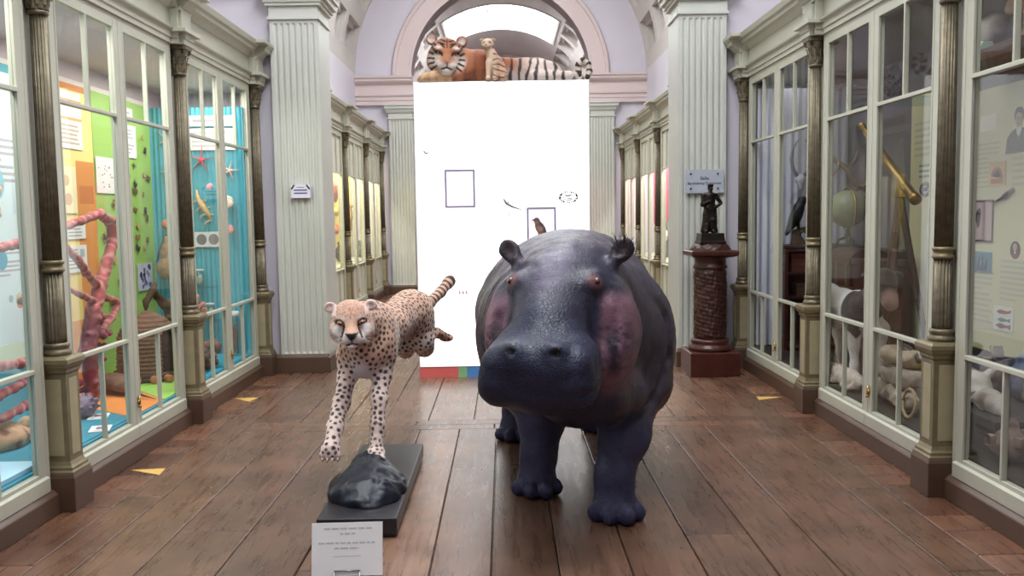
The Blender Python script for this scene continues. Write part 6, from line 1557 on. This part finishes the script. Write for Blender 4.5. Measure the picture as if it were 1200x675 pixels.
b = MB(); T = Matrix.Translation((2.74, 5.22, 2.451)) @ Matrix.Rotation(.1, 4, 'Z'); b.prism([(-.05, 0), (.05, 0), (.03, .05), (-.03, .05)], -.12, .12, T @ Matrix(((1, 0, 0, 0), (0, 0, 1, 0), (0, 1, 0, 0), (0, 0, 0, 1)))); tag(b.build('name_label', cmat((186, 220, 200)), loc=(2.74, 5.22, 2.451)), 'pale green label before the mottled grey skull', 'label').location = (2.90, 5.42, 2.491)
s = Sdf((2.66, 4.3, 2.44), (3.2, 5.3, 2.80), .009)
X = 2.92
s.ell((X, 4.72, 2.695), (.085, .28, .055), .03)
for x, y in ((X-.045, 4.96), (X+.05, 5.06), (X-.045, 4.48), (X+.05, 4.55)): s.chain([(x, y-.02, 2.70), (x, y-.03, 2.60), (x, y, 2.50), (x-.01, y+.0, 2.468)], [.05, .032, .024, .026], .02); s.ell((x-.02, y+.01, 2.466), (.038, .03, .018), .012)
s.chain([(X, 4.98, 2.70), (X-.01, 5.12, 2.705), (X-.01, 5.2, 2.69)], [.06, .05, .03], .03)
s.F = np.maximum(s.F, (2.4515-s.ax[2])[None, None, :]); V, Q = s.mesh(); c = np.tile(np.array(rgb(150, 112, 84)), (len(V), 1)); c = lerp(c, rgb(206, 190, 176), sstep(2.56, 2.48, V[:, 2])*.7)
tag(npmesh('stuffed_animal', V, Q, M_CORAL, None, c, loc=(X, 4.72, 2.451)), 'brown long-legged stuffed animal standing on the high wooden shelf', 'animal').location = (3.07, 4.86, 2.491)
b = MB(); b.box((2.60, 4.55, .255), (3.2, 5.50, .425)); tag(b.build('display_step', mat('step_grey', rgb(84, 80, 78), .8), loc=(2.9, 5.0, .255), bevel=.004), 'grey step under the big white skull', 'plinth')
s = Sdf((2.58, 4.6, .42), (2.95, 5.35, .72), .008)
s.ell((2.74, 5.06, .52), (.10, .15, .095), .02); s.ell((2.72, 4.86, .49), (.075, .14, .055), .04); s.cone((2.72, 4.85, .48), (2.71, 4.70, .455), .06, .035, .03); s.ell((2.76, 5.16, .58), (.06, .07, .05), .03)
for q in (-1, 1): s.cone((2.74+q*.07, 5.08, .56), (2.74+q*.11, 5.0, .62), .035, .015, .02)
s.ell((2.665, 5.02, .53), (.035, .045, .04), .015, op='d'); s.ell((2.67, 4.88, .50), (.02, .04, .016), .012, op='d'); s.chain([(2.64, 5.12, .47), (2.65, 4.9, .455), (2.66, 4.72, .45)], [.012]*3, .015, op='d')
s.noise(.008, 24, 3); s.F = np.maximum(s.F, (.427-s.ax[2])[None, None, :]); V, Q = s.mesh(); c = np.tile(np.array(rgb(236, 228, 218)), (len(V), 1)); c = lerp(c, rgb(170, 148, 130), sstep(.2, .8, vn(V, 14, 3)))
tag(npmesh('white_skull', V, Q, M_CORAL, None, c, loc=(2.74, 5.0, .427)), 'big white animal skull on the grey step', 'skull')
RK = 'rocks around the white skull'; r = np.random.default_rng(6)
for i, (x, y, z, q, col, lb) in enumerate(((3.02, 5.30, .53, .11, (132, 112, 104), 'brownish rock behind the back of the white skull'), (3.06, 5.02, .55, .13, (118, 120, 140), 'bluish crystal rock rising behind the white skull'), (2.98, 4.76, .53, .11, (150, 132, 120), 'pale brown rock behind the nose of the white skull'), (2.68, 4.585, .36, .10, (120, 100, 88), 'brown ammonite-like rock at the lower right of the nearest right case'), (2.72, 4.28, .36, .11, (128, 108, 96), 'rough rock at the front corner of the nearest right case'))):
    if i == 3: y = 4.40; x = 2.60
    z0 = .427 if i < 3 else .257
    s = Sdf((x-q*1.5, y-q*1.5, z0-.01), (x+q*1.5, y+q*1.5, z0+q*2.4), .009); s.ell((x, y, z0+q*.8), (q*.85, q, q*.85), .02)
    for _ in range(7): v = r.normal(size=3)*q*.55; v[2] = abs(v[2]); s.rbox(np.array((x, y, z0+q*.8))+v, (q*.3,)*3, q*.06, .012, rotz(r.uniform(0, 3)) @ rotx(r.uniform(0, 3)))
    s.noise(.01, 22, i); s.F = np.maximum(s.F, (z0+.001-s.ax[2])[None, None, :]); V, Q = s.mesh(); tag(npmesh('rock', V, Q, mat('rock_%d' % i, rgb(*col), .75, nscale=14, namt=.3, bump=.3, bscale=50), loc=(x, y, z0)), lb, 'rock', RK)
# ------------------------------------------------------------------ far bay contents
for sd, cols in ((-1, None), (1, None)):
    for y0, nm in ((11.72, 'second'), (13.72, 'third'), (15.72, 'last')):
        b = MB(); b.box((sd*2.52, y0, .76), (sd*3.36, y0+1.76, .785)); tag(b.build('case_shelf', M_CREAM, loc=(sd*2.9, y0+.9, .76)), ('cream shelf inside the %s yellow-lit far case' if sd < 0 else 'cream shelf inside the %s pink-lit far case') % nm, 'shelf', 'shelves of the far cases')
def blob(nm, label, cat, c, parts, col, h=.012, amp=.008):
    R_ = max(max(abs(q) for q in p[0])+max(p[1]) for p in parts)+.03; s = Sdf(np.array(c)-R_, np.array(c)+R_, h)
    for off, rad in parts: s.ell(np.array(c)+np.array(off), rad, .02)
    s.noise(amp, 16, 3); V, Q = s.mesh(); return tag(npmesh(nm, V, Q, mat('%s_col' % nm, rgb(*col), .7, nscale=12, namt=.25), loc=c), label, cat)
XB2 = 2.98
b = MB(); b.box((-3.03, 14.8, .786), (-3.0, 17.5, 2.6)); tag(b.build('yellow_board', cmat((246, 230, 130)), loc=(-3.0, 16.2, .786)), 'bright yellow board behind the mounts in the far left cases', 'display board')
blob('carved_mask', 'reddish-brown mask high on the yellow far wall', 'mask', (-XB2+.03, 15.62, 2.0), [((0, 0, 0), (.05, .14, .17)), ((.04, 0, -.02), (.03, .03, .05)), ((.01, .1, .1), (.03, .04, .05)), ((.01, -.1, .1), (.03, .04, .05))], (150, 92, 70))
blob('yellow_fish_mount', 'yellow fish mount in the middle of the yellow far wall', 'fish', (-XB2+.03, 15.6, 1.66), [((0, 0, 0), (.045, .2, .08)), ((0, .22, .02), (.02, .07, .1)), ((0, 0, .1), (.015, .08, .05))], (226, 206, 96))
blob('red_fish_mount', 'red-orange fish mount low on the yellow far wall', 'fish', (-XB2+.03, 15.55, 1.34), [((0, 0, 0), (.045, .18, .07)), ((0, .2, .02), (.02, .06, .09))], (214, 116, 90))
blob('brown_bird_mount', 'brown bird mount on the yellow wall between the far columns', 'bird', (-XB2+.04, 17.0, 1.6), [((0, 0, 0), (.06, .08, .16)), ((.02, 0, .18), (.04, .05, .05)), ((0, .05, -.2), (.03, .05, .1))], (170, 132, 84))
blob('dark_animal_mount', 'small dark furry animal on the shelf of the third far case', 'animal', (-2.82, 15.3, .94), [((0, 0, 0), (.1, .12, .15)), ((.03, -.04, .17), (.07, .07, .07)), ((.05, .1, -.08), (.06, .08, .06))], (66, 70, 54))
blob('green_dark_mount', 'small dark green animal on the shelf of the last far case', 'animal', (-2.82, 17.2, .92), [((0, 0, 0), (.1, .10, .13)), ((.03, -.02, .15), (.06, .06, .06)), ((.05, .1, -.07), (.05, .06, .06))], (84, 98, 76))
FP = 'boards of the pink-lit far cases'
for y0, y1, lb in ((16.3, 14.9, 'hot pink board with pale motif in the third far case'), (17.45, 16.5, 'hot pink board with pale motif in the last far case')):
    b = MB(); b.box((XB2, y1, 1.34), (XB2+.01, y0, 2.4)); b.cur = 1; b.box((XB2-.002, y1, .79), (XB2+.01, y0, 1.338)); b.cur = 2
    m = (y0+y1)/2; P = ellp(m, 2.12, .16, .2, 14); b.add([(XB2-.003, a, z) for a, z in P], [tuple(range(14))]); tag(b.build('pink_board', [cmat((232, 84, 128)), cmat((240, 226, 206)), cmat((248, 200, 206))], loc=(XB2, m, .79)), lb, 'display board', FP)
b = MB(); b.prism([(15.3, .80), (15.95, .80), (15.85, 1.32), (15.6, 1.42)], 2.90, 2.94, Matrix(((0, 0, 1, 0), (1, 0, 0, 0), (0, 1, 0, 0), (0, 0, 0, 1)))); tag(b.build('green_silhouette', cmat((104, 124, 108)), loc=(2.92, 15.6, .8)), 'dark green cut-out shape under the pink board', 'display board')
blob('white_relief', 'white angular relief beside the dark green cut-out', 'relief', (2.86, 15.5, 1.16), [((0, 0, 0), (.03, .14, .10)), ((0, .1, .05), (.03, .08, .05))], (240, 236, 226))
# ------------------------------------------------------------------ tiger and cub on the light box
TX, TY, TZ = 0., 8.60, PZ+.001
s = Sdf((-.98, 8.30, TZ-.01), (1.02, 8.92, 3.36), .0095)
s.ell((-.30, TY+.03, TZ+.16), (.22, .15, .165), .03); s.ell((-.18, TY+.06, TZ+.20), (.17, .12, .13), .05)
s.ell((.05, TY+.05, TZ+.125), (.34, .14, .13), .06); s.ell((.33, TY+.04, TZ+.12), (.20, .15, .125), .05); s.ell((.42, TY-.06, TZ+.10), (.17, .08, .10), .03)
s.chain([(.50, TY-.06, TZ+.06), (.34, TY-.13, TZ+.045), (.55, TY-.14, TZ+.04), (.66, TY-.14, TZ+.04)], [.06, .045, .04, .045], .03)
s.chain([(-.36, TY+.0, TZ+.17), (-.44, TY-.03, TZ+.22)], [.15, .14], .05)
for dy, ex in ((-.10, 0), (.06, -.02)):
    s.chain([(-.32, TY+dy*.8, TZ+.12), (-.40+ex, TY+dy-.03, TZ+.055), (-.62+ex, TY+dy-.06, TZ+.045)], [.085, .06, .052], .03); s.ell((-.68+ex, TY+dy-.065, TZ+.042), (.062, .055, .042), .02)
    for k in range(4): s.ell((-.735+ex, TY+dy-.105+k*.026, TZ+.03), (.025, .014, .026), .006)
tl = [(.58, TY+.06, TZ+.08), (.68, TY+.05, TZ+.06), (.76, TY+.03, TZ+.09), (.765, TY+.02, TZ+.17), (.81, TY+.01, TZ+.205), (.855, TY+.0, TZ+.17), (.868, TY-.01, TZ+.10), (.845, TY-.02, TZ+.045)]
s.chain(tl, [.05, .036, .033, .031, .03, .03, .029, .026], .012)
HC2 = np.array((-.500, TY-.10, TZ+.245)); cy = math.radians(7); D2 = np.array((math.sin(cy), -math.cos(cy), -.14)); D2 /= np.linalg.norm(D2); E2 = np.array((math.cos(cy), math.sin(cy), -.06)); E2 -= D2*(E2@D2); E2 /= np.linalg.norm(E2); U2 = np.cross(E2, -D2); U2 = U2 if U2[2] > 0 else -U2
def tp_(e, d, u): return HC2+E2*e+D2*d+U2*u
R2 = np.array([E2, D2, U2]).T
s.ell(tp_(0, 0, .02), (.155, .14, .155), .03, R2); s.ell(tp_(0, .02, -.07), (.14, .12, .09), .03, R2)
for q in (-1, 1):
    s.ell(tp_(q*.10, -.01, -.05), (.085, .09, .10), .03, R2); s.ell(tp_(q*.042, .135, -.085), (.058, .06, .05), .025, R2); s.ell(tp_(q*.08, .10, .055), (.045, .04, .028), .02, R2)
    s.ell(tp_(q*.078, .128, .022), (.025, .022, .014), .01, R2, op='d')
    s.ell(tp_(q*.142, -.05, .145), (.055, .025, .055), .015, R2 @ roty(q*.6)); s.ell(tp_(q*.146, -.03, .148), (.035, .016, .036), .01, R2 @ roty(q*.6), op='d')
s.cone(tp_(0, .09, .04), tp_(0, .16, -.045), .052, .042, .03); s.ell(tp_(0, .185, -.05), (.036, .02, .022), .012, R2); s.ell(tp_(0, .13, -.14), (.055, .05, .03), .02, R2)
s.chain([tp_(-.06, .16, -.125), tp_(0, .185, -.112), tp_(.06, .16, -.125)], [.006]*3, .008, op='d')
s.noise(.007, 9, 4); s.noise(.003, 34, 5); s.F = np.maximum(s.F, (TZ-s.ax[2])[None, None, :])
V, Q = s.mesh(); h = V-HC2; he, hd, hu = h@E2, h@D2, h@U2; n1 = vn(V, 7, 2); n2 = vn(V, 18, 3)
org, wht, blk_ = rgb(146, 88, 60), rgb(214, 200, 192), rgb(32, 24, 24)
c = np.tile(np.array(org), (len(V), 1)); c = lerp(c, rgb(168, 112, 80), sstep(-.4, .6, n1))
c = lerp(c, wht, sstep(TZ+.16, TZ+.03, V[:, 2]+.03*n1)*(V[:, 0] > -.1)*.85); c = lerp(c, wht, sstep(.1, .3, V[:, 0]+.05*n1)*sstep(TY+.08, TY-.1, V[:, 1])*.75); c = lerp(c, rgb(226, 190, 150), (V[:, 0] < -.45)*(V[:, 2] < TZ+.1)*.7)
hm = np.sqrt((he/.19)**2+(hd/.24)**2+(hu/.21)**2) < 1.12
ph = V[:, 0]*2*PI/.085+1.6*n1+.8*n2+np.abs(V[:, 1]-TY)*5-(V[:, 2]-TZ)*4; st = sstep(.35, .75, np.sin(ph))*(.25+.75*sstep(-.06, .10, V[:, 0]))
tail = (V[:, 0] > .62) & ((V[:, 2] > TZ+.02))
c = lerp(c, blk_, np.where(hm | tail, 0, st*.92))
# tail rings by arc length
P = np.array(tl); best = np.full(len(V), 9.); acc = np.zeros(len(V)); L0 = 0
for a, b_ in zip(P[:-1], P[1:]):
    ba = b_-a; l = np.linalg.norm(ba); t = np.clip((V-a)@ba/l**2, 0, 1); d = np.linalg.norm(V-a-t[:, None]*ba, axis=1); m = d < best; best[m] = d[m]; acc[m] = (L0+t*l)[m]; L0 += l
tm = (best < .055) & (V[:, 0] > .62); c = lerp(c, rgb(206, 190, 178), tm*.8); c = lerp(c, blk_, tm*sstep(.0, .4, np.sin(acc*2*PI/.062))*.95)
# face
G2 = lambda x, y, rx, ry: np.exp(-((he-x)/rx)**2-((hu-y)/ry)**2)
fr = hm & (hd > -.06); w = np.zeros(len(V))
for q in (-1, 1): w += .9*G2(q*.085, .072, .032, .018)+1.3*G2(q*.13, -.05, .05, .06)+1.2*G2(q*.045, -.095, .05, .03)+.8*G2(q*.085, -.012, .03, .012)
w += G2(0, -.15, .06, .03)*1.2; c = lerp(c, wht, np.clip(w, 0, 1)*fr)
k = np.zeros(len(V))
def ln(a, b_, wd):
    a, b_ = np.array(a), np.array(b_); Pq = np.stack([he, hu], 1); ba = b_-a; t = np.clip(((Pq-a)@ba)/(ba@ba), 0, 1); return sstep(wd*1.3, wd*.6, np.sqrt(((Pq-a-t[:, None]*ba)**2).sum(1)))
for q in (-1, 1):
    for a, b_, wd in (((.05, .018), (.108, .028), .009), ((.03, .10), (.085, .118), .007), ((.02, .13), (.07, .15), .007), ((.03, .075), (.06, .10), .006), ((.125, .05), (.15, .09), .009), ((.13, .01), (.165, .03), .009), ((.12, -.03), (.17, -.03), .008), ((.115, -.065), (.165, -.085), .008), ((.095, -.1), (.14, -.13), .008), ((.11, .09), (.135, .13), .008), ((.045, .0), (.06, .02), .006)):
        k = np.maximum(k, ln((q*a[0], a[1]), (q*b_[0], b_[1]), wd*1.25))
    k = np.maximum(k, ln((0, -.112), (q*.05, -.125), .007))
k = np.maximum(k, ln((0, .07), (0, .15), .005)); k = np.maximum(k, ln((0, -.075), (0, -.112), .005)); c = lerp(c, blk_, k*fr)
c = lerp(c, rgb(196, 120, 110), (np.exp(-(he/.03)**2-((hu+.055)/.018)**2) > .5)*fr*(hd > .14)*.8)
er = np.minimum(*[np.linalg.norm(V-tp_(q*.146, -.05, .15), axis=1) for q in (-1, 1)]); c = lerp(c, rgb(36, 30, 30), sstep(.07, .055, er)*sstep(.045, .058, er)*.8); c = lerp(c, rgb(226, 216, 210), sstep(.045, .03, er)*.7)
tg = thing('tiger', 'stuffed tiger lying on top of the glowing white panel', 'tiger', (.0, TY, TZ))
npmesh('body', V, Q, fur_material('tiger_fur'), tg, c)
for q in (-1, 1):
    b = MB(); b.smooth = True; b.ball(tuple(tp_(q*.078, .110, .022)), (.019, .015, .014), 14, 10); o = b.build('eye', M_AMB, tg)
    b = MB(); b.smooth = True; b.ball(tuple(tp_(q*.077, .1225, .022)), .006, 10, 8); b.build('pupil', M_PUP, o)
# cub sitting against the flank
CX, CYY = -.055, TY-.135
s = Sdf((-.26, 8.30, TZ-.01), (.2, 8.75, 3.3), .0075)
s.ell((CX+.03, CYY+.03, TZ+.115), (.085, .085, .12), .02); s.ell((CX, CYY, TZ+.185), (.065, .06, .09), .03); s.ell((CX+.075, CYY+.0, TZ+.06), (.06, .075, .065), .02)
s.cone((CX-.04, CYY-.04, TZ+.17), (CX-.048, CYY-.06, TZ+.03), .03, .022, .015); s.cone((CX+.02, CYY-.045, TZ+.17), (CX+.02, CYY-.065, TZ+.03), .03, .022, .015); s.ell((CX-.05, CYY-.075, TZ+.018), (.027, .035, .018), .01); s.ell((CX+.02, CYY-.08, TZ+.018), (.027, .035, .018), .01); s.ell((CX+.09, CYY-.06, TZ+.02), (.03, .05, .02), .015)
s.cone((CX-.005, CYY-.01, TZ+.22), (CX-.04, CYY-.02, TZ+.30), .05, .045, .02); hc = np.array((CX-.05, CYY-.03, TZ+.335)); s.ell(hc, (.062, .058, .055), .015); s.ell(hc+np.array((-.012, -.05, -.018)), (.03, .026, .024), .015)
for q in (-1, 1): s.ell(hc+np.array((q*.052, .01, .04)), (.024, .012, .022), .008); s.ell(hc+np.array((q*.028-.006, -.05, .012)), (.009, .008, .006), .004, op='d')
s.noise(.004, 20, 3); V, Q = s.mesh(); n1 = vn(V, 12, 4); c = np.tile(np.array(rgb(206, 178, 154)), (len(V), 1)); c = lerp(c, rgb(178, 128, 96), sstep(CX-.02, CX+.06, V[:, 0])*.6)
st = sstep(.45, .8, np.sin(V[:, 2]*2*PI/.05+3*n1+V[:, 0]*20))*(V[:, 0] > CX-.005); c = lerp(c, rgb(50, 40, 38), st*.8)
g = V-hc; c = lerp(c, rgb(60, 50, 46), np.clip(sum(np.exp(-(((g[:, 0]-q*.028+.006)/.013)**2+((g[:, 2]-.012)/.010)**2))*(g[:, 1] < -.03) for q in (-1, 1))*1.2, 0, 1)); c = lerp(c, rgb(56, 46, 44), np.exp(-(((g[:, 0]+.014)/.012)**2+((g[:, 2]+.012)/.008)**2))*(g[:, 1] < -.05)); c = lerp(c, rgb(60, 50, 48), np.clip(sum(np.exp(-((np.linalg.norm(g-np.array((q*.052, .0, .042)), axis=1))/.016)**2) for q in (-1, 1)), 0, 1)*.8)
tag(npmesh('tiger_cub', V, Q, M_CORAL, None, c, loc=(CX, CYY, TZ)), 'small pale tiger cub sitting against the flank of the tiger', 'tiger cub')
area('skylight_daylight', (0, 26., 7.0), 3.0, 260, (.95, .98, 1.), sy=3.0)
# case lamps
for y0 in (3.73, 5.73, 7.74):
    area('case_lamp', (-2.72, y0, 2.78), .25, 26, (1., .97, .92), sy=1.5); area('case_lamp', (2.75, y0, 2.78), .25, 2.6, (1., .98, .95), sy=1.5)
for y0 in (12.6, 14.6, 16.6):
    area('case_lamp', (-2.75, y0, 2.78), .25, 55, (1., .96, .85), sy=1.6); area('case_lamp', (2.75, y0, 2.78), .25, 55, (1., .97, .93), sy=1.6)
# ------------------------------------------------------------------ light, camera
w = bpy.data.worlds.new('World'); SC.world = w; w.use_nodes = True
w.node_tree.nodes['Background'].inputs['Color'].default_value = (.55, .58, .65, 1); w.node_tree.nodes['Background'].inputs['Strength'].default_value = .15
cam = bpy.data.cameras.new('Camera'); co = bpy.data.objects.new('Camera', cam); COL.objects.link(co)
co.location = (.03, 0, 1.55)
cam.sensor_width = 36; cam.lens = 36*1031.6/1200; cam.clip_start = .05; cam.clip_end = 100
pitch, yaw, roll = .0819, .0072, .015
co.rotation_mode = 'QUATERNION'
q = Matrix.Rotation(-yaw, 3, 'Z') @ Matrix.Rotation(PI/2-pitch, 3, 'X') @ Matrix.Rotation(roll*CAMROLL, 3, 'Z')
co.rotation_quaternion = q.to_quaternion()
SC.camera = co
SC.view_settings.view_transform = 'Standard'; SC.view_settings.look = 'None'; SC.view_settings.gamma = 1; SC.view_settings.use_curve_mapping = False
SC.view_settings.exposure = EXPO
c = SC.cycles
c.use_denoising = True
try: c.denoiser = 'OPENIMAGEDENOISE'
except Exception: pass
c.max_bounces = 8; c.diffuse_bounces = 4; c.glossy_bounces = 4; c.transparent_max_bounces = 16; c.sample_clamp_indirect = 4.; c.caustics_reflective = False; c.caustics_refractive = False
